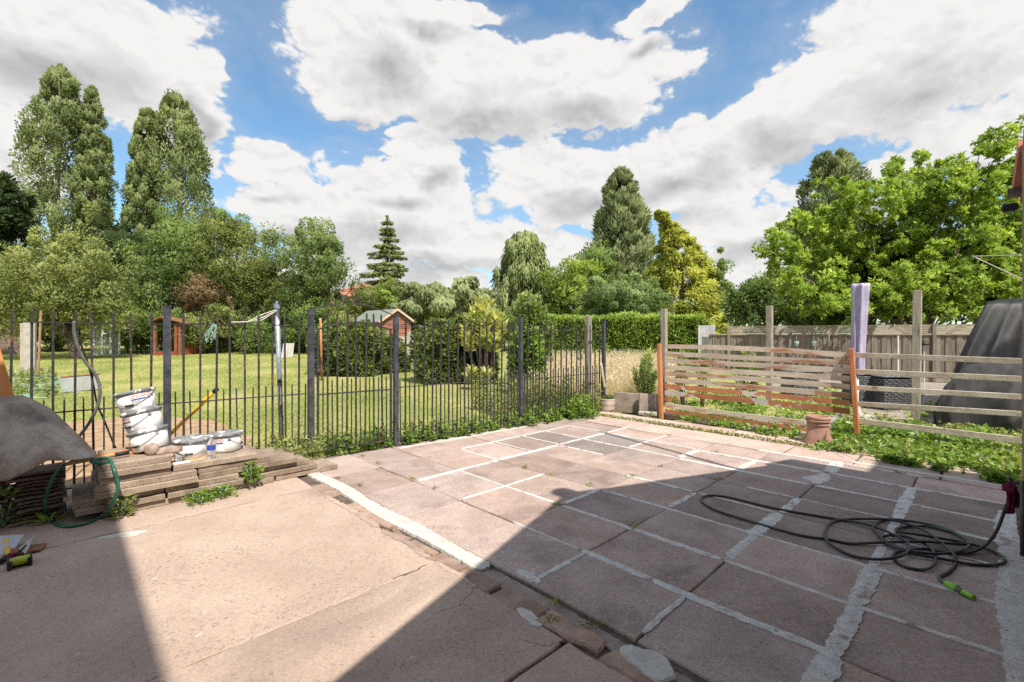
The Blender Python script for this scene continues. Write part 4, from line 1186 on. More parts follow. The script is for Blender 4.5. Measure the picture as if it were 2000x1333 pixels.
def bucket(label, loc, rot, face, handle, print_=True, stripe='blueprint'):
    """face: angle of the printed label, handle: angle the bail hangs at (0 = towards -Y before rotation)"""
    t = thing('bucket', label, 'bucket', loc, 'white lidded buckets', rot)
    mb = MB(); mb.lathe([(BR0 - .012, 0), (BR0, .008), (BR1, BH), (BR1 - .004, BH)], 40); mb.build('body', M['bucket'], t, smooth=True, local=True)
    b = bpy.data.objects
    mb = MB(); mb.lathe([(BR1 + .001, BH - .020), (BR1 + .007, BH - .018), (BR1 + .008, BH + .004), (BR1 + .002, BH + .010)], 40); mb.build('rim', M['rim'], t, smooth=True, local=True)
    mb = MB(); mb.lathe([(BR1 + .003, BH + .006), (BR1 - .006, BH + .011), (BR1 - .02, BH + .004), (0.0001, BH + .003)], 40); mb.build('lid', M['lid'], t, smooth=True, local=True)
    # bail
    a0 = handle - math.pi / 2 + .25; a1 = handle + math.pi / 2 - .25
    pts = []
    for k in range(25):
        q = k / 24; a = a0 + (a1 - a0) * q; z = BH - .036 - .072 * math.sin(math.pi * q); r_ = BR0 + (BR1 - BR0) * z / BH + .007
        pts.append((r_ * math.sin(a), -r_ * math.cos(a), z))
    mb = MB(); mb.tube(pts, .0026, 5); hd = mb.build('handle', M['wire'], t, smooth=True, local=True)
    mb = MB(); mb.tube([pts[i] for i in range(10, 15)], .008, 8); mb.build('grip', M['black'], hd, smooth=True, local=True)
    for a in (a0, a1):
        z = BH - .036; r_ = BR0 + (BR1 - BR0) * z / BH
        mb = MB(); mb.box((r_ * math.sin(a), -r_ * math.cos(a), z), (.028, .014, .028), rz=a, ch=.004); mb.build('lug', M['rim'], t, local=True)
    if print_:
        def band(x0, x1, y0, y1, mat, nm='label'):
            k = 8; v2 = [(x0 + (x1 - x0) * i / k, y) for i in range(k + 1) for y in (y0, y1)]
            m2 = MB(); m2.add(wrap(v2, face, 0, .0012 if nm == 'label' else .0022), [(2 * i, 2 * i + 2, 2 * i + 3, 2 * i + 1) for i in range(k)])
            return m2.build(nm, mat, t, local=True)
        band(-.07, .07, .02, .132, M['bucket'])
        m2 = MB(); m2.add(wrap([(x, y) for x, y, z in LET[0]], face, .102, .0024), LET[1]); m2.build('lettering', M['red'], t, local=True)
        band(-.066, .066, .084, .095, M[stripe], 'print_band')
        for y0, ww in ((.074, .04), (.066, .052), (.040, .034), (.030, .044)): band(-.066, -.066 + ww * 1.6, y0, y0 + .004, M['greyprint'], 'print_line')
    return t
bz = .402
b0 = UV(4.80, .525, bz + .024)
tilt = (R(4), R(-13.5), R(-18))
axis = Euler(tilt).to_matrix() @ Vector((0, 0, 1))
bucket('white bucket at the bottom of the leaning stack of three', b0, tilt, R(150), R(8), False)
bucket('white bucket in the middle of the leaning stack of three', b0 + axis * .163 + Vector((-.012, 0, 0)), (tilt[0], R(-12.5), tilt[2]), R(-12), R(2), True, 'greenprint')
bucket('white bucket on top of the leaning stack of three', b0 + axis * .326 + Vector((-.030, 0, 0)), (tilt[0], R(-12), tilt[2]), R(72), R(34), True, 'blueprint')
bucket('white bucket standing alone between the bottle and the leaning stack', UV(4.84, .795, .304), (0, R(2), R(-12)), R(-8), R(42), True, 'greenprint')
bucket('white bucket behind the water bottle, furthest along the slab stack', UV(4.88, 1.075, .304), (0, R(-2), R(-8)), R(2), R(128), True, 'blueprint')

def bottle():
    p = UV(4.655, .915, .303)
    t = thing('water_bottle', 'small clear plastic water bottle with blue label', 'bottle', p)
    mb = MB(); mb.lathe([(.027, 0), (.032, .006), (.031, .05), (.029, .055), (.032, .062), (.032, .125), (.026, .15), (.013, .172), (.013, .185), (.0125, .186)], 18, p); mb.build('body', M['clear'], t, smooth=True)
    mb = MB(); mb.lathe([(.0326, .072), (.0326, .112)], 18, p); mb.f = mb.f[:-2]; mb.build('label', M['blueprint'], t, smooth=True)
    mb = MB(); mb.lathe([(.015, .180), (.015, .196), (.013, .198)], 14, p); mb.build('cap', M['whitepaint'], t, smooth=True)
bottle()

def lump(name, label, cat, c, size, mat, seed, rz=0, n=14, m=9):
    rr = random.Random(seed); vs, fs = [], []
    ph = [rr.uniform(0, 6) for _ in range(6)]
    for i in range(m + 1):
        th = math.pi * i / m
        for j in range(n):
            a = 2 * math.pi * j / n
            k = 1 + .12 * math.sin(3 * a + ph[0] + 2 * th) + .09 * math.sin(5 * a + ph[1] - 3 * th) + .06 * math.sin(4 * th + ph[2])
            v = Vector((math.sin(th) * math.cos(a) * size[0] * k, math.sin(th) * math.sin(a) * size[1] * k, max(-.55, math.cos(th)) * size[2] * k))
            vs.append(Vector(c) + Matrix.Rotation(rz, 3, 'Z') @ v)
    for i in range(m):
        for j in range(n): fs.append((i * n + j, (i + 1) * n + j, (i + 1) * n + (j + 1) % n, i * n + (j + 1) % n))
    mb = MB(); mb.add(vs, fs); o = mb.build(name, mat, smooth=True)
    if label: tag(o, label, cat)
    return o
zt = .405
lump('glove', 'mortar-caked brown glove balled up at the foot of the leaning buckets', 'glove', UV(4.68, .515, zt + .032), (.055, .05, .055), M['glove'], 1)
lump('glove', 'flattened mortar-caked glove with pale cuff beside the balled glove', 'glove', UV(4.66, .615, zt + .012), (.09, .045, .036), M['glove'], 2, rz=AXA + .25)
def small_clutter():
    # brush handle lying on the stack
    a, b = PU(128, 897, 4.66), PU(252, 882, 4.72)
    t = thing('brush_handle', 'pale wooden broom handle with black grip lying on the slab stack', 'handle', (a.x, a.y, a.z))
    a.z, b.z = .425, .44
    mb = MB(); mb.tube([a, a.lerp(b, .76)], .014, 10); mb.build('shaft', M['wood_pale'], t, smooth=True)
    mb = MB(); mb.tube([a.lerp(b, .76), b], .0165, 10); mb.build('grip', M['black'], t, smooth=True)
    # orange board and sandy board
    mb = MB(); mb.box(UV(4.86, .30, .412), (.34, .16, .014), rz=AXA + .2, ch=.003); o = mb.build('board', M['wood_orange']); tag(o, 'small orange board lying under the broom handle', 'board')
    mb = MB(); mb.prism(rough_outline([(4.66, .645), (4.66, .86), (5.05, 1.02), (5.1, .68)], .1, .01, random.Random(2)), .302, .3045); o = mb.build('sand_spill', M['sandy']); tag(o, 'spilt orange sand on the slabs round the single bucket', 'sand', kind='stuff')
    # white offcut
    a, b = PU(318, 896, 4.62), PU(363, 896, 4.62)
    mb = MB(); mb.box((PU(341, 896, 4.62).x, PU(341, 896, 4.62).y, .312), (.21, .035, .016), rz=math.atan2(b.y - a.y, b.x - a.x), ch=.002); o = mb.build('offcut', M['whitepaint']); tag(o, 'white painted wood offcut on the slab edge before the single bucket', 'offcut')
    mb = MB(); mb.tube([UV(4.66, .67, .325), UV(4.70, .715, .33)], .022, 10); mb.tube([UV(4.70, .715, .33), UV(4.715, .735, .335)], .010, 8); o = mb.build('small_flask', M['clear'], smooth=True); tag(o, 'crumpled small plastic bottle beside the flattened glove', 'bottle')
    # white pipe length leaning behind
small_clutter()

def coil_loop():
    px = [(270, 900, 4.70), (245, 903, 4.64), (212, 905, 4.58), (190, 904, 4.56), (178, 902, 4.60), (195, 896, 4.66), (213, 897, 4.62), (222, 915, 4.46), (229, 938, 4.43), (230, 955, 4.42), (224, 975, 4.42), (212, 995, 4.43)]
    pts = [PU(x, y, u) for x, y, u in px]
    g = [(196, 1011), (170, 1022), (140, 1028), (115, 1026), (97, 1013)]
    pts += [P(x, y, .014) for x, y in g]
    px2 = [(89, 995, 4.74), (90, 972, 4.72), (97, 948, 4.70), (110, 925, 4.68), (128, 908, 4.68), (150, 899, 4.72)]
    pts += [PU(x, y, u) for x, y, u in px2]
    mb = MB(); mb.tube(smooth_path(pts, 6), .0115, 9)
    o = mb.build('garden_hose', M['hose_green'], smooth=True); tag(o, 'glossy green hose looped down the front of the slab stack', 'hose')
coil_loop()

# ------------------------------------------------------------------ trowels and tools at the lower left
def tools():
    p = P(40, 1090)
    # lime green float handle
    t = thing('lime_tool', 'lime green two-barrelled plastic tool on the concrete at the left edge', 'tool', p)
    a, b = P(18, 1102, .025), P(58, 1092, .025)
    d = (b - a).normalized(); s = Vector((d.y, -d.x, 0))
    for k, o_ in enumerate((-.022, .022)):
        mb = MB(); mb.tube([a + s * o_ + Vector((0, 0, .012 * k)), b + s * o_ + Vector((0, 0, .012 * k))], .023, 12); mb.build('barrel', M['lime'], t, smooth=True)
    for e in (a, b):
        mb = MB(); mb.box(e, (.02, .10, .055), rz=math.atan2(d.y, d.x), ch=.006); mb.build('end_cap', M['black'], t)
    # pointing trowel, blade tipped up against a rusty one
    p0, p1, p2 = P(36, 1083, .03), AT(67, 1044, P(50, 1075).y + .02), P(64, 1070, .02)
    t = thing('trowel', 'pale pointed trowel blade tilted up on the concrete', 'trowel', P(52, 1072))
    mb = MB(); q = [P(37, 1072, .05), AT(67, 1045, 3.02), AT(64, 1062, 3.00), P(50, 1082, .02)]
    nn = (q[1] - q[0]).cross(q[3] - q[0]).normalized() * .002
    mb.add([x + nn for x in q] + [x - nn for x in q], [(0, 1, 2, 3), (7, 6, 5, 4), (0, 4, 5, 1), (1, 5, 6, 2), (2, 6, 7, 3), (3, 7, 4, 0)]); mb.build('blade', M['steel'], t)
    mb = MB(); mb.tube(smooth_path([P(50, 1066, .06), P(44, 1072, .07), P(36, 1079, .05), P(30, 1084, .03)], 3), .007, 7); mb.build('tang', M['iron'], t)
    mb = MB(); mb.tube([P(30, 1084, .03), P(12, 1092, .025)], .016, 9); mb.build('handle', M['burgundy'], t, smooth=True)
    t = thing('yellow_tool', 'yellow ball-ended handle standing among the trowels', 'tool', P(13, 1080))
    top = AT(13, 1063, 2.95)
    mb = MB(); mb.lathe([(.0001, -.03), (.02, -.025), (.034, -.005), (.034, .012), (.022, .03), (.0001, .036)], 16, top); mb.build('knob', M['yellow'], t, smooth=True)
    mb = MB(); mb.tube([top, P(17, 1088, .01)], .013, 9); mb.build('handle', M['yellow'], t, smooth=True)
    mb = MB(); mb.box(P(50, 1074, .012), (.17, .11, .012), rz=.5, ch=.003); o = mb.build('rusty_trowel_board', M['rust']); tag(o, 'rusty brown board lying beneath the trowels', 'board')
    mb = MB(); mb.box(P(6, 1072, .02), (.12, .2, .012), rz=.3, mat=Euler((.5, .1, .4)).to_matrix(), ch=.003); o = mb.build('plastering_float', M['sheet']); tag(o, 'grey plastering float blade at the left picture edge', 'float')
    mb = MB(); mb.tube([P(0, 1098, .02), P(22, 1085, .03)], .018, 9); o = mb.build('black_handle', M['black'], smooth=True); tag(o, 'stubby black handle lying beside the lime green tool', 'tool handle')
tools()

# ------------------------------------------------------------------ patio hose and tap
def patio_hose():
    z = .011
    G_ = lambda x, y, k=0: P(x, y, z + .012 * k)
    pts = [PV(1966, 985, 4.22), PV(1957, 1012, 4.20), PV(1944, 1042, 4.15), P(1926, 1064, .05), P(1903, 1077, .014)]
    px = [(1865, 1082, 0), (1805, 1072, 0), (1775, 1074, 1), (1749, 1080, 0), (1745, 1092, 0), (1764, 1106, 0), (1797, 1113, 0), (1820, 1107, 1), (1827, 1087, 1), (1812, 1066, 1), (1775, 1050, 1),
          (1740, 1046, 1), (1722, 1050, 0), (1730, 1061, 1), (1775, 1080, 1), (1840, 1092, 1), (1900, 1103, 0), (1945, 1103, 0), (1962, 1096, 0), (1950, 1082, 0), (1915, 1068, 0), (1860, 1056, 1),
          (1790, 1044, 2), (1752, 1038, 1), (1760, 1030, 0), (1810, 1028, 0), (1860, 1040, 0), (1890, 1058, 1), (1880, 1075, 2), (1830, 1082, 2), (1775, 1076, 2), (1740, 1062, 1), (1715, 1045, 1),
          (1705, 1028, 1), (1730, 1015, 0), (1790, 1020, 0), (1850, 1034, 0), (1892, 1056, 1), (1880, 1063, 2), (1800, 1058, 2), (1720, 1060, 1), (1660, 1062, 0), (1620, 1054, 0),
          (1560, 1045, 0), (1475, 1021, 0), (1400, 998, 0), (1371, 980, 0), (1378, 969, 0), (1420, 971, 0), (1512, 993, 0), (1620, 1012, 0), (1690, 1024, 1), (1740, 1042, 2), (1775, 1062, 2),
          (1765, 1084, 2), (1715, 1093, 1), (1660, 1084, 0), (1618, 1060, 1), (1611, 1038, 0), (1630, 1018, 0), (1680, 1014, 1), (1740, 1016, 1), (1800, 1034, 1), (1840, 1062, 2), (1863, 1084, 2), (1866, 1102, 0), (1852, 1118, 0),
          (1835, 1126, 0), (1836, 1133, 0), (1848, 1140, 0)]
    pts += [G_(*q) for q in px]
    t = thing('patio_hose', 'dark green-striped garden hose coiled on the patio, running to the tap', 'hose', P(1800, 1070))
    mb = MB(); mb.tube(smooth_path(pts, 5), .0088, 8); mb.build('hose', M['hose_dark'], t, smooth=True)
    a, b = P(1846, 1139, .016), P(1903, 1168, .016); d = (b - a)
    mb = MB(); mb.lathe([(.012, 0), (.017, .01), (.018, .035), (.021, .04), (.021, .062), (.016, .066)], 14); 
    Mx = d.normalized().to_track_quat('Z', 'Y').to_matrix(); mb.v = [tuple(a + Mx @ Vector(v)) for v in mb.v]; L = d.length
    nz = mb.build('nozzle_collar', M['limegreen'], t, smooth=True)
    mb = MB(); mb.tube([a + d.normalized() * .062, a + d.normalized() * (L * .62)], .016, 12); mb.build('nozzle_grip', M['hose_grey'], t, smooth=True)
    mb = MB(); mb.tube([a + d.normalized() * (L * .60), a + d.normalized() * (L * .9), b], [.016, .013, .012], 12); mb.build('nozzle_tip', M['limegreen'], t, smooth=True)
    # tap wrapped in cloth
    vt = 4.24
    c = PV(1976, 948, vt)
    t = thing('wall_tap', 'brown outside tap and pipe wrapped in burgundy cloth on the house wall', 'tap', (c.x, c.y, 0))
    zc = c.z
    def W(u, dv, z): return UV(u, vt + dv, z)
    mb = MB(); mb.tube([W(-.172, .02, zc + .02), W(-.145, .01, zc + .02), c + Vector((0, 0, .015))], .011, 9); mb.tube([c, c + UV(.012, 0, .045)], .009, 8); mb.tube([c + UV(.012, -.03, .048), c + UV(.012, .03, .048)], .006, 8); mb.build('tap_body', M['pipe'], t, smooth=True)
    mb = MB(); mb.tube([W(-.158, -.06, zc + .05), W(-.158, -.06, .02)], .010, 9); mb.build('pipe', M['pipe'], t, smooth=True)
    cc = PV(1972, 955, vt - .02)
    o = lump('cloth_bundle', None, None, cc, (.032, .036, .034), M['burgundy'], 5); o.parent = t; o.data.transform(Matrix.Translation(-base_of(t)))
    for (x0, x1, y0, y1, dv) in ((1965, 1980, 960, 1004, -.03), (1976, 1990, 958, 992, .02)):
        mb = MB(); k = 8; n = 6
        for i in range(k + 1):
            for j in range(n + 1):
                x = x0 + (x1 - x0) * j / n + 1.5 * math.sin(i * .5); y = y0 + (y1 - y0) * i / k
                mb.v.append(tuple(PV(x, y, vt + dv + .012 * math.sin(j * 1.9 + i * .3))))
        for i in range(k):
            for j in range(n): a_ = i * (n + 1) + j; mb.f.append((a_, a_ + 1, a_ + n + 2, a_ + n + 1))
        oo = mb.build('cloth_tail', M['burgundy'], t, smooth=True); sm = oo.modifiers.new('thick', 'SOLIDIFY'); sm.thickness = .004
patio_hose()

def pots():
    c = P(1598, 864); c.z = 0
    t = thing('chimney_pot', 'terracotta chimney pot standing on the patio edge before the slatted fence', 'chimney pot', c)
    vs, fs = [], []
    # square flared foot turning round above
    prof = [(0, .160, 1.0), (.018, .160, 1.0), (.11, .128, .7), (.20, .117, .15), (.215, .117, 0), (.222, .128, 0), (.245, .128, 0), (.252, .119, 0), (.285, .121, 0), (.292, .134, 0), (.325, .134, 0), (.335, .126, 0), (.335, .105, 0), (.20, .10, 0)]
    n = 28
    for z, r_, sq in prof:
        for j in range(n):
            a = 2 * math.pi * j / n; ca, sa = math.cos(a), math.sin(a)
            k = 1 / max(abs(ca), abs(sa)); k = 1 + (min(k, 1.30) - 1) * sq * .9
            v = Vector((ca * r_ * k, sa * r_ * k, z)); v.rotate(Euler((0, 0, AXA + .15))); vs.append(c + v)
    for i in range(len(prof) - 1):
        for j in range(n): fs.append((i * n + j, i * n + (j + 1) % n, (i + 1) * n + (j + 1) % n, (i + 1) * n + j))
    mb = MB(); mb.add(vs, fs); mb.build('body', M['pot_clay'], t, smooth=True).data.polygons.foreach_set('use_smooth', [True] * len(fs))
    mb = MB(); mb.lathe([(.135, .268), (.141, .272), (.141, .284), (.135, .288)], 28, c); mb.build('band', M['pot_clay'], t, smooth=True)
    c = P(1186, 803); c.z = 0
    t = thing('stone_planter', 'round woven-pattern stone planter at the end of the railings', 'planter', c)
    mb = MB(); mb.lathe([(.11, 0), (.128, .02), (.135, .07), (.128, .09), (.137, .11), (.140, .17), (.13, .19), (.138, .205), (.138, .225), (.12, .225), (.11, .16)], 26, c); mb.build('body', M['pot_stone'], t, smooth=True)
    mb = MB(); mb.lathe([(.0001, .205), (.118, .20)], 20, c); mb.build('soil', M['dirt'], t)
    # offcut of wood leaning on the end post
    mb = MB(); mb.bar(P(1183, 800) + Vector((0, -.05, .2)), ONP(1174, 712, UV(4.75, 7.0), UV(4.75, 8)), .055, .02, up=UV(-1, 0)); o = mb.build('wood_offcut', M['rail_grey']); tag(o, 'short wood offcut leaning on the end railing post above the planter', 'offcut')
    # concrete boards
    rr = random.Random(3)
    for i, (x0, x1, yt, yb, lab) in enumerate(((1200, 1247, 767, 803, 'lighter concrete board on edge beside the planter'), (1248, 1290, 770, 808, 'shaded concrete board on edge beside the left orange post'))):
        a, b = P(x0, yb), P(x1, yb + (3 if i == 0 else 1)); h = CAMH - (yt - HZP) / FPX * a.y
        mb = MB(); mb.bar((a.x, a.y, h / 2), (b.x, b.y, h / 2 - .01), .05, h + .02, ch=.006); o = mb.build('concrete_board', M['gravelboard']); tag(o, lab, 'concrete board', 'concrete boards on edge')
    mb = MB(); mb.box(P(1265, 808, .03), (.30, .12, .06), rz=-.5, ch=.01); o = mb.build('kerb_stone', M['concpost']); tag(o, 'low pale kerb stone lying before the concrete boards', 'kerb stone')
pots()
# ------------------------------------------------------------------ right yard: parasol, covers, rattan
def parasol():
    top, bot = AT(1680, 555, 7.6), AT(1674, 700, 7.6)
    t = thing('folded_parasol', 'folded lilac parasol standing behind the orange fence post', 'parasol', (bot.x, bot.y, 0))
    n, m = 36, 26; vs, fs = [], []
    for i in range(m + 1):
        q = i / m; c = Vector((bot.x, bot.y, .72)).lerp(top, q)
        r_ = .088 + .026 * q - .010 * math.sin(math.pi * q)
        for j in range(n):
            a = 2 * math.pi * j / n
            k = r_ * (1 + .17 * math.sin(6 * a + 1.2 * q) + .06 * math.sin(11 * a - 2 * q))
            vs.append(c + Vector((math.cos(a) * k, math.sin(a) * k, 0)))
    for i in range(m):
        for j in range(n): fs.append((i * n + j, i * n + (j + 1) % n, (i + 1) * n + (j + 1) % n, (i + 1) * n + j))
    fs.append(tuple(m * n + j for j in range(n)))
    mb = MB(); mb.add(vs, fs); mb.build('canopy', M['purple'], t, smooth=True)
    mb = MB(); mb.tube([(bot.x, bot.y, 0), (bot.x, bot.y, .8)], .024, 10); mb.build('pole', M['whitepaint'], t, smooth=True)
    mb = MB(); mb.lathe([(.24, 0), (.24, .05), (.06, .09), (.04, .2)], 24, (bot.x, bot.y, 0)); mb.build('base', M['concpost'], t, smooth=True)
parasol()

def cover(name, label, corners, mat, folds, seed, bulge=.03):
    """fabric dropped over a piece of furniture: corners = top loop and bottom loop of plan points with heights"""
    rr = random.Random(seed)
    topl, botl = corners
    t = thing(name, label, 'furniture cover', sum((Vector((p[0], p[1], 0)) for p in botl), Vector()) / len(botl))
    def loop(pts, k):
        out = []; n = len(pts)
        for i in range(n):
            a, b = Vector(pts[i]), Vector(pts[(i + 1) % n])
            for j in range(k): out.append(a.lerp(b, j / k))
        return out
    k = 44; A, B = loop(topl, k), loop(botl, k); n = len(A); m = 26; vs, fs = [], []
    ct = sum(A, Vector()) / n
    for i in range(m + 1):
        q = i / m
        for j in range(n):
            p = A[j].lerp(B[j], q); out = (p - ct); out.z = 0; out.normalize()
            w1 = j / n * folds * math.pi + 1.8 * math.sin(j * .035 + seed) + .5 * math.sin(3 * q + j * .016)
            f = (1 - abs(math.sin(w1))) * bulge * 2.2 * (.10 + q) + .14 * math.sin(math.pi * q) + (1 - abs(math.sin(j * .067 + 3.1 * q + seed))) ** 3 * .05
            edge = -.02 if i == 0 else 0
            vs.append(p + out * (f + edge) + Vector((0, 0, .012 * math.sin(j * .19 + seed) * q)))
    for i in range(m):
        for j in range(n): fs.append((i * n + j, (i + 1) * n + j, (i + 1) * n + (j + 1) % n, i * n + (j + 1) % n))
    # top: fan with a sag
    b0 = len(vs); rings = 5
    for r_ in range(1, rings):
        s = 1 - r_ / rings
        for j in range(n):
            p = ct.lerp(A[j], s); vs.append(p + Vector((0, 0, (.025 if r_ == 1 else 0.03) + .018 * math.sin(j * .14 + r_) - .03 * (r_ / rings) * math.sin(j * .064))))
    vs.append(ct + Vector((0, 0, .0)))
    prev = list(range(n))
    for r_ in range(1, rings):
        cur = [b0 + (r_ - 1) * n + j for j in range(n)]
        for j in range(n): fs.append((prev[j], prev[(j + 1) % n], cur[(j + 1) % n], cur[j]))
        prev = cur
    for j in range(n): fs.append((prev[j], prev[(j + 1) % n], len(vs) - 1))
    mb = MB(); mb.add(vs, fs); mb.build('fabric', mat, t, smooth=True)
    # hem cord
    mb = MB(); mb.tube([vs[m * n + j] for j in range(0, n)] + [vs[m * n]], .012, 6); mb.build('hem', mat, t, smooth=True)
    # the seam running down the near corner
    for cix in (0, 1):
        mb = MB(); mb.tube([Vector(vs[i * n + cix * k]) + Vector((0, -.004, 0)) for i in range(m + 1)], .008, 5); mb.build('seam', mat, t, smooth=True)
    return t
def yard():
    zt = lambda y, d: CAMH - (y - HZP) / FPX * d
    # tall tented cover
    d0 = 8.0
    A = [AT(1928, 590, 7.9), AT(2120, 588, 7.4), AT(2190, 588, 8.8), AT(1960, 592, 9.3)]
    B = [AT(1848, 700, 7.7), AT(2130, 700, 7.1), AT(2240, 700, 8.9), AT(1880, 700, 9.6)]
    B = [(p.x, p.y, .05) for p in B]
    cover('covered_furniture', 'tall dark grey fabric cover tented over garden furniture by the house', (A, B), M['cover'], 19, 1.0, .05)
    A = [AT(1890, 713, 6.95), AT(2100, 712, 6.2), AT(2130, 708, 7.0), AT(1925, 708, 7.45)]
    B = [AT(1830, 760, 6.9), AT(2110, 760, 6.0), AT(2140, 760, 7.1), AT(1870, 760, 7.5)]
    B = [(p.x, p.y, .02) for p in B]
    cover('covered_furniture', 'lower pale grey cover over a bench in front of the tall cover', (A, B), M['cover2'], 13, 2.0, .04)
    # rattan cubes: woven bands round a box
    for i, (x0, x1, yt, d, lab) in enumerate(((1676, 1722, 732, 8.6, 'woven grey rattan cube stool beside the orange post'), (1727, 1786, 738, 8.3, 'woven grey rattan cube stool before the tallest timber post'), (1552, 1600, 728, 9.6, 'woven grey rattan armchair base glimpsed behind the slats'))):
        a, b = AT(x0, 760, d), AT(x1, 760, d); h = zt(yt, d); w_ = (b - a).length
        c = (a + b) / 2 + Vector((0, w_ / 2, 0)); t = thing('rattan_stool', lab, 'rattan stool', (c.x, c.y, 0), 'rattan garden furniture')
        mb = MB(); mb.box((c.x, c.y, h / 2), (w_ - .03, w_ - .03, h - .03)); mb.build('core', M['black'], t)
        rr = random.Random(i); k = int(h / .035); mb = MB()
        segs = 9
        for r_ in range(k):
            z = .02 + (h - .03) * r_ / k
            for side in range(4):
                for s in range(segs):
                    if True:
                        off = .006 if (s + r_) % 2 else -.004
                        x = (s + .5) / segs - .5
                        R4 = Matrix.Rotation(side * math.pi / 2, 3, 'Z'); p = Vector((c.x, c.y, z)) + R4 @ Vector((x * w_, -w_ / 2 - off + .006, 0))
                        mb.box(p, (w_ / segs * .98, .012, .024), rz=side * math.pi / 2)
        mb.build('weave', M['rattan'], t)
        mb = MB(); mb.box((c.x, c.y, h + .012), (w_ + .02, w_ + .02, .03), ch=.01); mb.build('top', M['rattan'], t)
    # trug / stool silhouettes glimpsed behind the slats
    p = AT(1800, 735, 11.0)
    t = thing('solar_lamp', 'small round solar lamp on a stick near the tallest post', 'lamp', (p.x, p.y, 0))
    c = AT(1805, 672, 10.8)
    mb = MB(); mb.lathe([(.10, -.03), (.115, -.02), (.10, .02), (.05, .06), (.0001, .075)], 18, c); mb.build('shade', M['black'], t, smooth=True)
    mb = MB(); mb.tube([(c.x, c.y, 0), (c.x, c.y, c.z)], .012, 7); mb.build('stake', M['whitepaint'], t)
    # washing line arms by the house
    a, b, c = AT(1900, 501, 4.6), AT(2010, 498, 3.9), AT(2010, 552, 3.9)
    t = thing('line_bracket', 'thin pale metal washing line bracket reaching out from the house', 'bracket', b)
    mb = MB(); mb.tube([a, b], .0035, 6); mb.build('arm', M['rope'], t); mb = MB(); mb.tube([a, c], .005, 6); mb.build('strut', M['rail_grey'], t)
yard()

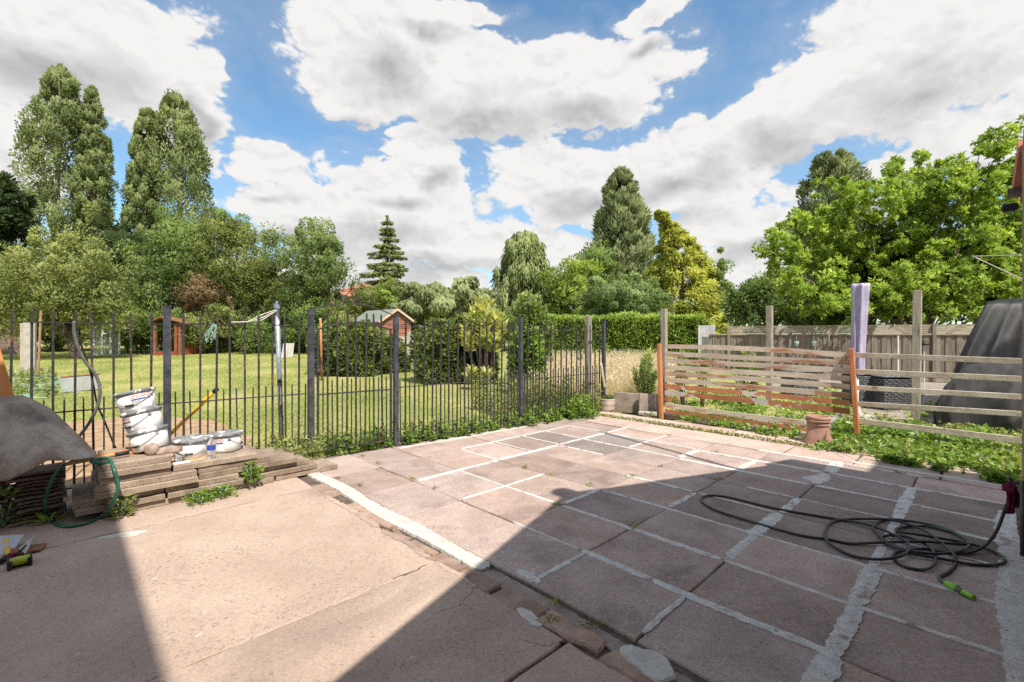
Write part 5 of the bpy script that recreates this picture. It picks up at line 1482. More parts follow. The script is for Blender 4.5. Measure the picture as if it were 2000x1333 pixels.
# ------------------------------------------------------------------ sheds and far things
def garden_shed():
    D0 = 20.5
    g = float(GH(-6, D0))
    A, B, C_ = AT(743, 700, 20.2), AT(803, 700, 20.6), AT(688, 700, 22.2)      # near corner, right, left-back
    zt = lambda y, d: CAMH - (y - HZP) / FPX * d
    zE, zR = zt(629, 20.3), zt(607, 20.4)
    A.z = B.z = C_.z = g - .05
    front = (B - A); side = (C_ - A)
    t = thing('garden_shed', 'red-brown boarded garden shed with grey-green pitched roof behind the ivy', 'shed', (A + B) / 2)
    Rr = (A + B) / 2
    n = 11
    for i in range(n):          # gable boards
        z0 = g + (zE - g) * 0 + (zR - g) * i / n; z1 = g + (zR - g) * (i + 1) / n - .008
        def halfw(z): return 1.0 if z <= zE else max(.02, (zR - z) / (zR - zE))
        h0, h1 = halfw(z0), halfw(z1); m_ = Rr
        p = [m_ - front / 2 * h0, m_ + front / 2 * h0, m_ + front / 2 * h1, m_ - front / 2 * h1]
        zz = [z0, z0, z1, z1]; nn = Vector((front.y, -front.x, 0)).normalized()
        if nn.y > 0: nn = -nn
        mb = MB(); q = [Vector((a.x, a.y, z)) for a, z in zip(p, zz)]
        mb.add([q[0] + nn * .02, q[1] + nn * .02, q[2], q[3]] + [x - nn * .03 for x in q], [(0, 1, 2, 3), (7, 6, 5, 4), (0, 4, 5, 1), (1, 5, 6, 2), (2, 6, 7, 3), (3, 7, 4, 0)])
        mb.build('wall_board', M['shedwood'], t)
    ns = Vector((side.y, -side.x, 0)).normalized()
    if ns.x > 0: ns = -ns
    k = 8
    for i in range(k):
        z0 = g + (zE - g) * i / k; z1 = g + (zE - g) * (i + 1) / k - .008
        mb = MB(); q = [Vector((A.x, A.y, z0)), Vector((C_.x, C_.y, z0)), Vector((C_.x, C_.y, z1)), Vector((A.x, A.y, z1))]
        mb.add([q[0] + ns * .02, q[1] + ns * .02, q[2], q[3]] + [x - ns * .03 for x in q], [(0, 1, 2, 3), (7, 6, 5, 4), (0, 4, 5, 1), (1, 5, 6, 2), (2, 6, 7, 3), (3, 7, 4, 0)])
        mb.build('wall_board', M['shedwood'], t)
    ov = front.normalized() * .12; fo = -side.normalized() * .14
    ridge0 = Vector((Rr.x, Rr.y, zR + .05)) + fo; ridge1 = ridge0 + side * 1.05
    for sg, nm in ((-1, 'roof'), (1, 'roof')):
        e0 = Vector((Rr.x, Rr.y, zE)) + front / 2 * sg + ov * sg + fo - Vector((0, 0, .03)); e1 = e0 + side * 1.05
        q = [e0, e1, ridge1, ridge0]; up = Vector((0, 0, .035))
        mb = MB(); mb.add(q + [x + up for x in q], [(0, 1, 2, 3), (7, 6, 5, 4), (0, 4, 5, 1), (1, 5, 6, 2), (2, 6, 7, 3), (3, 7, 4, 0)]); r_ = mb.build(nm, M['shedroof'], t)
        mb = MB(); mb.bar(e0 + fo * .12, ridge0 + fo * .12, .03, .09); mb.build('bargeboard', M['fascia'], t)
    mb = MB(); w0 = A.lerp(C_, .25); w1 = A.lerp(C_, .9); zz0, zz1 = zE - .48, zE - .1
    q = [Vector((w0.x, w0.y, zz0)), Vector((w1.x, w1.y, zz0)), Vector((w1.x, w1.y, zz1)), Vector((w0.x, w0.y, zz1))]
    mb.add([x + ns * .03 for x in q], [(0, 1, 2, 3)]); mb.build('window', M['black'], t)
    # concrete panels in front of the shed, half hidden by ivy
    t = thing('concrete_fence', 'grey concrete panel fence running past the shed under the ivy', 'fence', AT(760, 720, 16.5))
    pA, pB = AT(652, 700, 15.2), AT(800, 700, 17.2); gz = float(GH(pA.x, pA.y))
    for i in range(3):
        for j in range(4):
            a = pA.lerp(pB, i / 3); b = pA.lerp(pB, (i + .96) / 3)
            mb = MB(); z = gz + .14 + j * .29; mb.bar((a.x, a.y, z), (b.x, b.y, z), .05, .28, ch=.01); mb.build('panel', M['concpost'], t)
        p = pA.lerp(pB, (i + .98) / 3); mb = MB(); mb.box((p.x, p.y, gz + .65), (.13, .13, 1.35), ch=.01); mb.build('post', M['concpost'], t)
garden_shed()

def far_house():
    D0 = 62
    t = thing('far_house', 'distant house with red tiled roof showing between the trees', 'house', AT(675, 640, D0))
    zt = lambda y, d: CAMH - (y - HZP) / FPX * d
    L, Rr = AT(632, 620, D0), AT(760, 620, D0 + 4)
    ze, zr = zt(577, D0), zt(546, D0 + 4)
    a, b = Vector((L.x, L.y, ze)), Vector((Rr.x, Rr.y, ze)); back = Vector((.5, 8, 0))
    r0, r1 = a.lerp(b, .52) + back * .5, b + back * .5; r0.z = r1.z = zr
    mb = MB(); mb.add([a, b, r1, r0, a + back, b + back], [(0, 1, 2, 3), (0, 3, 4), (4, 3, 2, 5), (1, 5, 2)])
    rf = mb.build('roof', M['rooftile'], t)
    for i in range(9):
        q = (i + .5) / 9; p0 = a.lerp(r0, q) + Vector((0, -.02, .02)); p1 = b.lerp(r1, q) + Vector((0, -.02, .02))
        mb = MB(); mb.bar(p0, p1, .10, .06); mb.build('tile_course', M['rooftile'], rf)
    mb = MB(); ht = ze - .02
    p = [a, b, b + back, a + back]; mb.add([(q.x, q.y, 0) for q in p] + [(q.x * .995, q.y + .3, ht) for q in p], [(0, 1, 5, 4), (1, 2, 6, 5), (2, 3, 7, 6), (3, 0, 4, 7)]); mb.build('wall', M['render'], t)
    for q in (.3, .6, .85):
        c = a.lerp(b, q); mb = MB(); mb.box((c.x, c.y + .22, ht - 1.1), (1.4, .1, 1.1)); w_ = mb.build('window', M['black'], t)
        mb = MB(); mb.bar((c.x - .75, c.y + .15, ht - 1.65), (c.x + .75, c.y + .15, ht - 1.65), .1, .1); mb.build('sill', M['whitepaint'], w_)
far_house()

def greenhouse():
    D0 = 24.2
    zt = lambda y: CAMH - (y - HZP) / FPX * D0
    t = thing('greenhouse', 'small white-framed glass greenhouse at the far end of the lawn', 'greenhouse', AT(208, 668, D0))
    x = lambda px: (px - CXP) / FPX * D0
    L, Rr, m_ = x(183), x(233), x(207)
    zb, ze, zr = float(GH(x(208), D0)) - .02, zt(642), zt(627)
    for yy in (D0, D0 + 2.2):
        for p, q in (((L, zb), (L, ze)), ((Rr, zb), (Rr, ze)), ((L, ze), (m_, zr)), ((Rr, ze), (m_, zr)), ((L, zb), (Rr, zb)), ((x(200), zb), (x(200), zt(632))), ((x(216), zb), (x(216), zt(632))), ((x(200), zt(652)), (x(216), zt(652)))):
            mb = MB(); mb.bar((p[0], yy, p[1]), (q[0], yy, q[1]), .06, .07, up=(0, 1, 0)); mb.build('frame', M['whitepaint'], t)
    for p in ((L, ze), (Rr, ze), (m_, zr), (L, zb), (Rr, zb)):
        mb = MB(); mb.bar((p[0], D0, p[1]), (p[0], D0 + 2.2, p[1]), .05, .05); mb.build('frame', M['whitepaint'], t)
    for q in ([(L, D0, zb), (x(200), D0, zb), (x(200), D0, zt(634)), (L, D0, ze)], [(x(216), D0, zb), (Rr, D0, zb), (Rr, D0, ze), (x(216), D0, zt(634))], [(x(200), D0, zb), (x(216), D0, zb), (x(216), D0, zt(632)), (x(200), D0, zt(632))],
              [(L, D0, ze), (m_, D0, zr), (m_, D0 + 2.2, zr), (L, D0 + 2.2, ze)], [(Rr, D0, ze), (m_, D0, zr), (m_, D0 + 2.2, zr), (Rr, D0 + 2.2, ze)]):
        mb = MB(); mb.add([(a, b + .02, c) for a, b, c in q], [(0, 1, 2, 3)]); mb.build('pane', M['glass'], t)
    # red playhouse
    D1 = 24.0; x = lambda px: (px - CXP) / FPX * D1; zt = lambda y: CAMH - (y - HZP) / FPX * D1
    t = thing('playhouse', 'small open red-stained timber hut under the trees beyond the lawn', 'hut', AT(330, 678, D1))
    zb = float(GH(x(325), D1)) - .03
    for px, yt in ((303, 628), (331, 630), (344, 632), (352, 634)):
        mb = MB(); mb.box((x(px), D1, (zb + zt(yt)) / 2), (.11, .11, zt(yt) - zb)); mb.build('post', M['rust'], t)
    for i in range(6):
        px = 346 + i * 3.2; mb = MB(); mb.box((x(px), D1 + .15 * i, (zb + zt(636)) / 2), (.08, .14, zt(636) - zb)); mb.build('wall_board', M['redwood'], t)
    mb = MB(); mb.box((x(326), D1 + 1.6, (zb + zt(630)) / 2), (1.9, .06, zt(630) - zb)); mb.build('back_wall', M['rust'], t)
    q = [(x(298), D1 - .2, zt(630)), (x(318), D1 - .2, zt(621)), (x(318), D1 + 2, zt(620)), (x(298), D1 + 2, zt(630))]
    q2 = [(x(370), D1 - .2, zt(634)), (x(318), D1 - .2, zt(621)), (x(318), D1 + 2, zt(620)), (x(370), D1 + 2, zt(634))]
    for qq in (q, q2):
        mb = MB(); mb.add(qq + [(a, b, c + .07) for a, b, c in qq], [(0, 1, 2, 3), (7, 6, 5, 4), (0, 4, 5, 1), (1, 5, 6, 2), (2, 6, 7, 3), (3, 7, 4, 0)]); mb.build('roof', M['rust'], t)
    mb = MB(); mb.bar((x(304), D1 - .02, zb + .12), (x(346), D1 - .02, zb + .12), .08, .2); mb.build('sill_board', M['redwood'], t)
greenhouse()

def garden_bits():
    # concrete slab post and pink pole at the left, grey sheet by the soil
    D0 = 15.5; g = float(GH(-15, D0))
    a = AT(58, 690, D0); t = thing('concrete_post', 'broad grey concrete panel standing on the lawn at the left', 'concrete post', (a.x, a.y, g))
    top = AT(58, 629, D0).z
    mb = MB(); mb.box((a.x, a.y, (g + top) / 2), (.30, .16, top - g), rz=.5, ch=.01); mb.build('panel', M['concpost'], t)
    mb = MB(); mb.box((a.x - .17, a.y - .07, (g + top) / 2 - .03), (.09, .12, top - g - .06), rz=.5, ch=.01); mb.build('edge_post', M['pot_stone'], t)
    p1, p0 = AT(80, 607, 13.5), AT(74, 725, 13.5); mb = MB(); mb.tube([(p0.x, p0.y, 0), p1], .028, 8); o = mb.build('pink_pole', M['pot_clay']); tag(o, 'thin pinkish pole leaning on the lawn beside the concrete panel', 'pole')
    D1 = 10.4; x0, x1 = AT(119, 760, D1), AT(195, 752, D1 + .5); zt = AT(150, 737, D1).z
    gz = float(GH(x0.x, D1)); t = thing('metal_sheet', 'pale grey metal sheet standing on edge in the soil behind the railings', 'metal sheet', (x0.x, x0.y, gz))
    mb = MB(); mb.bar((x0.x, x0.y, (gz + zt) / 2), (x1.x, x1.y, (gz + zt) / 2 + .03), .02, zt - gz, up=(0, 0, 1)); mb.build('sheet', M['sheet'], t)
    mb = MB(); mb.tube([(x0.x, x0.y, zt), (x1.x, x1.y, zt + .03)], .022, 7); mb.build('rusty_edge', M['rust'], t)
    # rusty pole with cable loop seen through the gate
    D2 = 12.8; p1, p0 = AT(626, 622, D2), AT(629, 742, D2); g2 = float(GH(p0.x, D2))
    t = thing('rusty_pole', 'rusty upright pole with a hanging wire loop seen through the gate', 'pole', (p0.x, p0.y, g2))
    mb = MB(); mb.tube([(p0.x, p0.y, g2 - .05), p1], .030, 9); mb.build('pole', M['slat_orange'], t, smooth=True)
    pts = [AT(x, y, D2 - .05) for x, y in ((629, 695), (623, 715), (619, 735), (624, 747), (632, 743), (633, 725), (628, 705))]
    mb = MB(); mb.tube(smooth_path(pts, 4), .010, 6); mb.build('wire_loop', M['black'], t)
    # low brown wall far left
    t = thing('garden_wall', 'low brown brick garden wall at the far left beyond the lawn', 'wall', AT(10, 665, 24))
    a, b = AT(-60, 660, 24), AT(48, 660, 25); zt = AT(20, 637, 24).z; g3 = float(GH(a.x, 24)) - .1
    for j in range(7):
        for i in range(10):
            p, q = a.lerp(b, (i + (.5 if j % 2 else 0)) / 10.5), a.lerp(b, (i + .97 + (.5 if j % 2 else 0)) / 10.5)
            h = (zt - g3) / 7; z = g3 + h * (j + .5); mb = MB(); mb.bar((p.x, p.y, z), (q.x, q.y, z), .22, h * .95); mb.build('stone', M['tile'], t)
    # grey boarding leaning in the bushes
    a = AT(560, 690, 22); t = thing('grey_boards', 'weathered grey boards leaning in the bushes left of the gate post', 'boards', a)
    for i in range(4):
        p = AT(551 + i * 6, 700, 22); q = AT(556 + i * 5.4, 671, 22.4); g4 = float(GH(p.x, 22)); mb = MB(); mb.bar((p.x, p.y, g4), q, .13, .02, up=(0, -1, 0)); mb.build('board', M['concpost'], t)
garden_bits()
# ------------------------------------------------------------------ vegetation
def unit(a): return a / np.maximum(np.linalg.norm(a, axis=1, keepdims=True), 1e-9)
def leaves(name, C, A, L, W_, mat, parent, rnd, fold=.18, seed=0, kind=None, nrm=None, soft=.62):
    """one diamond leaf (quad, folded along its rib) per row"""
    r_ = np.random.RandomState(seed + 11); n = len(C)
    A = unit(A); T = r_.normal(size=(n, 3)); B = unit(np.cross(A, T)); N = np.cross(A, B)
    if nrm is not None:
        nrm = unit(np.asarray(nrm, float)); fl = ((N * nrm).sum(1, keepdims=True) > 0); N = np.where(fl, -N, N); B = np.where(fl, -B, B)
    L = np.broadcast_to(np.asarray(L, float), (n,))[:, None]; W_ = np.broadcast_to(np.asarray(W_, float), (n,))[:, None]
    mid = C + A * L * .45 + N * (W_ * fold)
    co = np.empty((n, 4, 3)); co[:, 0] = C; co[:, 1] = mid + B * W_ * .5; co[:, 2] = C + A * L - N * L * .08; co[:, 3] = mid - B * W_ * .5
    q = np.arange(n * 4).reshape(n, 4)
    o = flush_mesh(name, co.reshape(-1, 3), q, M[mat] if mat in M else LM[mat], parent, np.clip(rnd, 0, 1))
    if nrm is not None:       # leaves of a clump catch the light together
        sn = unit(nrm * soft - N * (1 - soft)); o.data.normals_split_custom_set_from_vertices(np.repeat(sn, 4, axis=0))
    if kind: o['kind'] = kind
    return o
def clump_points(cent, rad, per, r_, shell=.55):
    """leaf seats round clump centres: (k,3) centres, (k,3) radii, leaves per clump"""
    k = len(cent); d = unit(r_.normal(size=(k * per, 3))); rr_ = shell + (1 - shell) * r_.rand(k * per, 1) ** .6
    rr_ *= np.where(r_.rand(k * per, 1) < .12, 1.15, 1.0)
    idx = np.repeat(np.arange(k), per)
    return cent[idx] + d * rr_ * rad[idx], d, idx
def ell_clumps(c, rad, n, r_, size, inner=.45, low=-1.0):
    d = unit(r_.normal(size=(n * 3, 3))); d = d[d[:, 2] > low][:n]; n = len(d)
    s = inner + (1 - inner) * r_.rand(n, 1) ** .7
    ph = r_.rand(6) * 6.28
    lump_ = 1 + .20 * np.sin(d[:, 0:1] * 4.1 + ph[0]) * np.sin(d[:, 2:3] * 3.7 + ph[1]) + .16 * np.sin(d[:, 1:2] * 7.3 + d[:, 2:3] * 6.1 + ph[2]) + .06 * r_.normal(size=(n, 1))
    c = np.asarray(c, float) + d * s * lump_ * np.asarray(rad, float)
    sz = size * (.40 + 1.0 * r_.rand(n, 1) ** 1.3); return c, sz * np.array([1.1, 1.1, .85])
def trunk_mesh(parent, base, ends, r0, mat='trunk', seed=0, split=.35, top=None, name='trunk'):
    rr = random.Random(seed); base = Vector(base); mb = MB()
    tp = Vector(top) if top is not None else Vector((sum(e[0] for e in ends) / len(ends), sum(e[1] for e in ends) / len(ends), max(e[2] for e in ends)))
    fork = base.lerp(tp, split)
    pts = [base.lerp(fork, k / 5) + Vector((rr.uniform(-1, 1), rr.uniform(-1, 1), 0)) * r0 * .35 * (k > 0) for k in range(6)]
    mb.tube(pts, [r0 * (1.25 - .45 * k / 5) for k in range(6)], 9)
    for e in ends:
        e = Vector(e); s = pts[rr.randint(3, 5)]; m1 = s.lerp(e, .5) + Vector((rr.uniform(-1, 1), rr.uniform(-1, 1), rr.uniform(-.2, .8))) * (e - s).length * .08
        mb.tube(smooth_path([s, m1, e], 4), [r0 * (.5 - .42 * k / 8) for k in range(9)], 6)
    return mb.build(name, M[mat], parent, smooth=True)
def plan(px, d):
    x = (px - CXP) / FPX * d; return Vector((x, d, float(GH(x, d))))
def zpx(y, d): return CAMH - (y - HZP) / FPX * d

def broadleaf(name, label, px, d, yc, rx, ry, mat, nclump, per, leaf, size, seed, trunk='trunk', cat='tree', r0=.16, inner=.4, low=-.75, extra=(), droop=0.0, ybase=None, depth=.8, shell=.55, group=None, upright=.25, trunkpx=None):
    """crown as clumps on an ellipsoid given in photograph pixels at distance d; extra = more (px, py, rx, ry) lobes"""
    r_ = np.random.RandomState(seed); b = plan(trunkpx or px, d)
    t = thing(name, label, cat, b, group)
    cs, rs_ = [], []
    tot = [(px, yc, rx, ry)] + list(extra); area = [a[2] * a[3] for a in tot]
    for (x, y, ax, ay), ar in zip(tot, area):
        c = AT(x, y, d + r_.uniform(-.3, .3)); k = max(4, int(nclump * ar / sum(area)))
        cc, rr_ = ell_clumps(c, (ax / FPX * d, ax / FPX * d * depth, ay / FPX * d), k, r_, size, inner, low)
        cs.append(cc); rs_.append(rr_)
    cs = np.concatenate(cs); rs_ = np.concatenate(rs_)
    k = r_.rand(len(cs)) < .22; cm = cs.mean(0)
    out_ = (cs[k] - cm) * (1.04 + .16 * r_.rand(k.sum(), 1)); cs[k] = cm + out_; rs_[k] *= np.array([.55, .55, .9])
    g = GH(cs[:, 0], cs[:, 1]) + .15; cs[:, 2] = np.maximum(cs[:, 2], g)
    per = int(per * 1.5); leaf = leaf * .82
    C, dr, idx = clump_points(cs, rs_, per, r_, shell)
    A = dr + r_.normal(size=dr.shape) * .6; A[:, 2] += upright - droop
    base = r_.rand(len(cs)) * .45
    rnd = base[idx] + r_.rand(len(C)) * .55
    leaves('crown', C, A, leaf * (.7 + .6 * r_.rand(len(C))), leaf * .55 * (.7 + .6 * r_.rand(len(C))), mat, t, rnd, seed=seed, nrm=dr * .65 + unit(C - cs.mean(0)) * .5)
    sel = cs[r_.permutation(len(cs))[:min(9, len(cs))]]
    trunk_mesh(t, b - Vector((0, 0, .1)), [tuple(s) for s in sel], r0, trunk, seed)
    return t

def poplar(label, px, ytop, hw, d, seed, stems=1, ybot=470, lean=0):
    r_ = np.random.RandomState(seed); b = plan(px, d); t = thing('poplar_tree', label, 'tree', b, 'poplars behind the orchard')
    zt_, zb_ = zpx(ytop + 30, d), zpx(ybot, d); H_ = zt_ - zb_; R_ = hw / FPX * d * .86
    n = 170; q = r_.rand(n) ** .8
    prof = np.interp(q, [0, .15, .4, .65, .82, .93, 1], [.78, .95, 1.0, .86, .64, .40, .16])
    an = r_.rand(n) * 2 * math.pi; rad = prof * R_ * (.35 + .65 * r_.rand(n) ** .5)
    cs = np.stack([b.x + rad * np.cos(an) + lean * q, b.y + rad * np.sin(an), zb_ + q * H_], 1)
    sz = R_ * (.15 + .15 * r_.rand(n, 1)) * np.array([1, 1, 2.1]) * np.clip(prof * 1.1, .55, 1)[:, None]
    C, dr, idx = clump_points(cs, sz, 150, r_, .30)
    A = dr * .7 + r_.normal(size=dr.shape) * .45; A[:, 2] += .9
    base = r_.rand(n) * .5
    leaves('crown', C, A, .28 * (.6 + .7 * r_.rand(len(C))), .17 * (.7 + .6 * r_.rand(len(C))), 'poplar', t, base[idx] + r_.rand(len(C)) * .5, seed=seed, nrm=dr * np.array([1, 1, .7]) + unit((C - np.array([b.x, b.y, 0])) * np.array([1, 1, 0])) * .55)
    mb = MB(); top = Vector((b.x + lean, b.y, zt_ - .06 * H_)); mb.tube([b, b.lerp(top, .3), b.lerp(top, .7), top], [.45, .34, .18, .04], 10); mb.build('trunk', M['trunk_pale'], t, smooth=True)
    rr = random.Random(seed); mb = MB()
    for k in range(26):
        z = rr.uniform(.25, .85); s = b.lerp(top, z); a = rr.uniform(0, 6.28); e = s + Vector((math.cos(a) * R_ * .6, math.sin(a) * R_ * .6, H_ * .22)); mb.tube([s, s.lerp(e, .5) + Vector((0, 0, -.2)), e], [.10, .06, .02], 5)
    mb.build('branches', M['trunk_pale'], t, smooth=True)
    return t
def conifer(name, label, px, ytop, hw, d, mat, seed, ybot, style='cypress', n=260, per=70, leaf=.5, wid=.14, cat='tree', profile=None, bend=None):
    r_ = np.random.RandomState(seed); b = plan(px, d); t = thing(name, label, cat, b)
    zt_, zb_ = zpx(ytop, d), max(zpx(ybot, d), b.z + .2); H_ = zt_ - zb_; R_ = hw / FPX * d
    q = r_.rand(n) ** (1.15 if style != 'cypress' else .95)
    xp, fp = profile or ([0, .15, .5, .8, .95, 1], [.95, 1, .72, .36, .12, .03])
    prof = np.interp(q, xp, fp); an = r_.rand(n) * 2 * math.pi
    lay = None
    if style == 'spruce':
        tiers = 15; q = (np.floor(q * tiers) + .5) / tiers + r_.normal(size=n) * .006; prof = np.interp(q, xp, fp) * (.75 + .35 * r_.rand(n))
    rad = prof * R_ * (.25 + .75 * r_.rand(n) ** .5)
    bx = np.interp(q, [0, .8, 1], [0, 0, 1]) * 0 if bend is None else np.interp(q, bend[0], bend[1]) * R_
    out = np.stack([np.cos(an), np.sin(an), np.zeros(n)], 1)
    cs = np.stack([b.x + bx + rad * out[:, 0], b.y + rad * out[:, 1], zb_ + q * H_], 1)
    if style == 'spruce':
        cs[:, 2] -= rad * .30
        sz = np.stack([.30 * prof * R_ + .12, .30 * prof * R_ + .12, .05 * H_ / 5 + .10 + 0 * q], 1)
    elif style == 'weeping':
        cs[:, 2] -= .05 * H_; sz = np.stack([.13 * R_ + 0 * q, .13 * R_ + 0 * q, .11 * H_ + 0 * q], 1)
    else:
        sz = np.stack([.15 * R_ + .06 * R_ * prof] * 2 + [.045 * H_ + 0 * q], 1)
    per = int(per * 1.35); leaf = leaf * .8; wid = wid * .85
    sz = sz * np.clip(prof * 1.3, .32, 1)[:, None]
    C, dr, idx = clump_points(cs, sz * (.7 + .6 * r_.rand(n, 1)), per, r_, .25)
    o3 = out[idx]
    if style == 'cypress': A = o3 * .55 + r_.normal(size=dr.shape) * .35; A[:, 2] += .75
    elif style == 'spruce': A = o3 * 1.0 + r_.normal(size=dr.shape) * .45; A[:, 2] += -.1
    elif style == 'golden': A = o3 * .9 + r_.normal(size=dr.shape) * .4; A[:, 2] -= .35
    else: A = o3 * .35 + r_.normal(size=dr.shape) * .25; A[:, 2] -= 1.1
    base = r_.rand(n) * .55
    leaves('crown', C, A, leaf * (.6 + .8 * r_.rand(len(C))), wid * (.7 + .6 * r_.rand(len(C))), mat, t, base[idx] + r_.rand(len(C)) * .45, fold=.05, seed=seed, nrm=dr * .6 + o3 * .6 + np.array([0, 0, .25]))
    mb = MB(); tx = b.x + (0 if bend is None else bend[1][-1] * R_)
    mb.tube([b - Vector((0, 0, .1)), Vector((b.x, b.y, zb_ + H_ * .6)), Vector((tx, b.y, zt_ - .04 * H_))], [.055 * R_ + .10, .03 * R_ + .05, .015], 8); mb.build('trunk', M['trunk'], t, smooth=True)
    return t

# the row of poplars
poplar('tall poplar, leftmost and highest of the four, narrow pointed crown', 96, 112, 64, 47, 1, ybot=520, lean=1.4)
poplar('narrow poplar close to the right of the tallest one', 183, 146, 35, 48, 2, ybot=520, lean=-.2)
poplar('slim poplar on the left side of the second pair', 270, 185, 32, 47, 3, ybot=520, lean=.9)
poplar('broad poplar at the right end of the row against blue sky', 362, 160, 63, 48.5, 4, ybot=520, lean=-1.1)
# dark trees at the left edge and behind the orchard
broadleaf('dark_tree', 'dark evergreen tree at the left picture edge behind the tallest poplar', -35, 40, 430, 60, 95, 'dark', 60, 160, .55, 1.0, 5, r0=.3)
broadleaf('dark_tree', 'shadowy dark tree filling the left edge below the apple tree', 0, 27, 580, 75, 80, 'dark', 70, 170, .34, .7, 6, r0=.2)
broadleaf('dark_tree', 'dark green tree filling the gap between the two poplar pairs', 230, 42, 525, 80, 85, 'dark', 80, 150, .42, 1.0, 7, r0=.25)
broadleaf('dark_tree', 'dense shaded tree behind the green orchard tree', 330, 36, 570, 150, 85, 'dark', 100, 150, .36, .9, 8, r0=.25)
broadleaf('backing_tree', 'mid-green tree behind the ash tree and clothes pole', 560, 33, 590, 110, 62, 'green', 90, 130, .26, .8, 9009, r0=.16)
broadleaf('backing_tree', 'olive tree behind the withered shrub', 430, 34, 600, 80, 55, 'olive', 70, 130, .26, .8, 9010, r0=.16)
# orchard row
broadleaf('apple_tree', 'broad pale olive apple tree with leaning trunk left of the hut', 105, 21.5, 525, 128, 88, 'apple', 170, 150, .155, .62, 9, r0=.17, extra=((40, 560, 90, 65), (190, 565, 62, 70), (120, 590, 100, 45), (45, 615, 70, 45), (205, 612, 45, 40), (85, 630, 60, 30)), low=-.9, trunkpx=150)
broadleaf('orchard_tree', 'green spreading tree above the red hut', 320, 28, 545, 88, 92, 'green', 150, 150, .19, .75, 10, r0=.2, extra=((265, 600, 40, 50), (400, 500, 70, 70), (350, 470, 60, 45)))
broadleaf('orchard_tree', 'airy olive-green tree with bare limbs showing', 470, 27, 520, 78, 92, 'olive', 120, 130, .17, .62, 11, trunk='trunk_pale', r0=.13, extra=((520, 560, 48, 60), (440, 460, 48, 42)), inner=.3)
broadleaf('ash_tree', 'feathery bright green ash tree left of the red roof', 612, 26, 520, 62, 72, 'ash', 115, 150, .16, .52, 12, r0=.14, extra=((640, 510, 40, 55), (590, 590, 50, 50), (615, 470, 42, 30)), inner=.35)
broadleaf('dead_shrub', 'brown withered shrub beneath the orchard trees', 398, 25.5, 575, 36, 40, 'brown', 40, 110, .13, .42, 13, trunk='trunk_pale', cat='shrub', r0=.07)
for i, (px, yc, rx, ry, mt, lab) in enumerate(((300, 640, 55, 32, 'green', 'low green bush beside the red hut'), (430, 640, 60, 40, 'olive', 'olive green bush at the lawn edge under the airy tree'), (520, 640, 55, 45, 'green', 'dark green bush behind the clothes pole'),
                                                (600, 640, 45, 50, 'green', 'leafy bush seen above the gate left half'), (250, 640, 40, 30, 'bright', 'bright yellow-green brambles beside the greenhouse'), (150, 645, 45, 30, 'bright', 'yellow-green brambles left of the greenhouse'), (380, 655, 30, 30, 'olive', 'tangled bush right of the red hut'), (200, 628, 70, 22, 'green', 'green bramble bank above the greenhouse'), (100, 640, 40, 40, 'green', 'shaded ivy bush at the apple tree foot'))):
    broadleaf('bush', lab, px, 25.0 + (i % 3) * 1.2 + (8 if i == 7 else 0), yc, rx, ry, mt, 46, 120, .15, .42, 20 + i, cat='bush', r0=.05, low=-.6)
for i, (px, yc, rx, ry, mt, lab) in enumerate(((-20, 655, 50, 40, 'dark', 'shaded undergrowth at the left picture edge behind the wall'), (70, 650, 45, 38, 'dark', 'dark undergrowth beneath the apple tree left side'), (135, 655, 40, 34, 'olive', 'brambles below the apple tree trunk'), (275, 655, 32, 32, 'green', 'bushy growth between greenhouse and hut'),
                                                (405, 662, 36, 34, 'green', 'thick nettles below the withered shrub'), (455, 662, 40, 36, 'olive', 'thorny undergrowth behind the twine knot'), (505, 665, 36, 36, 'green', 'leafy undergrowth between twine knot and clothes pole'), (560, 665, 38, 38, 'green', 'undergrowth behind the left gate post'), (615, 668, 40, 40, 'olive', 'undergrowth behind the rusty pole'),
                                                (660, 640, 40, 40, 'olive', 'tall undergrowth below the ash tree'), (820, 640, 40, 40, 'green', 'bush right of the shed under the weeping tree'), (985, 640, 40, 45, 'green', 'bush behind the yellow-green shrub'))):
    broadleaf('undergrowth_bush', lab, px, 25.6 + (i % 3) * .8, yc, rx, ry, mt, 46, 105, .14, .42, 120 + i, cat='bush', r0=.04, low=-.8)
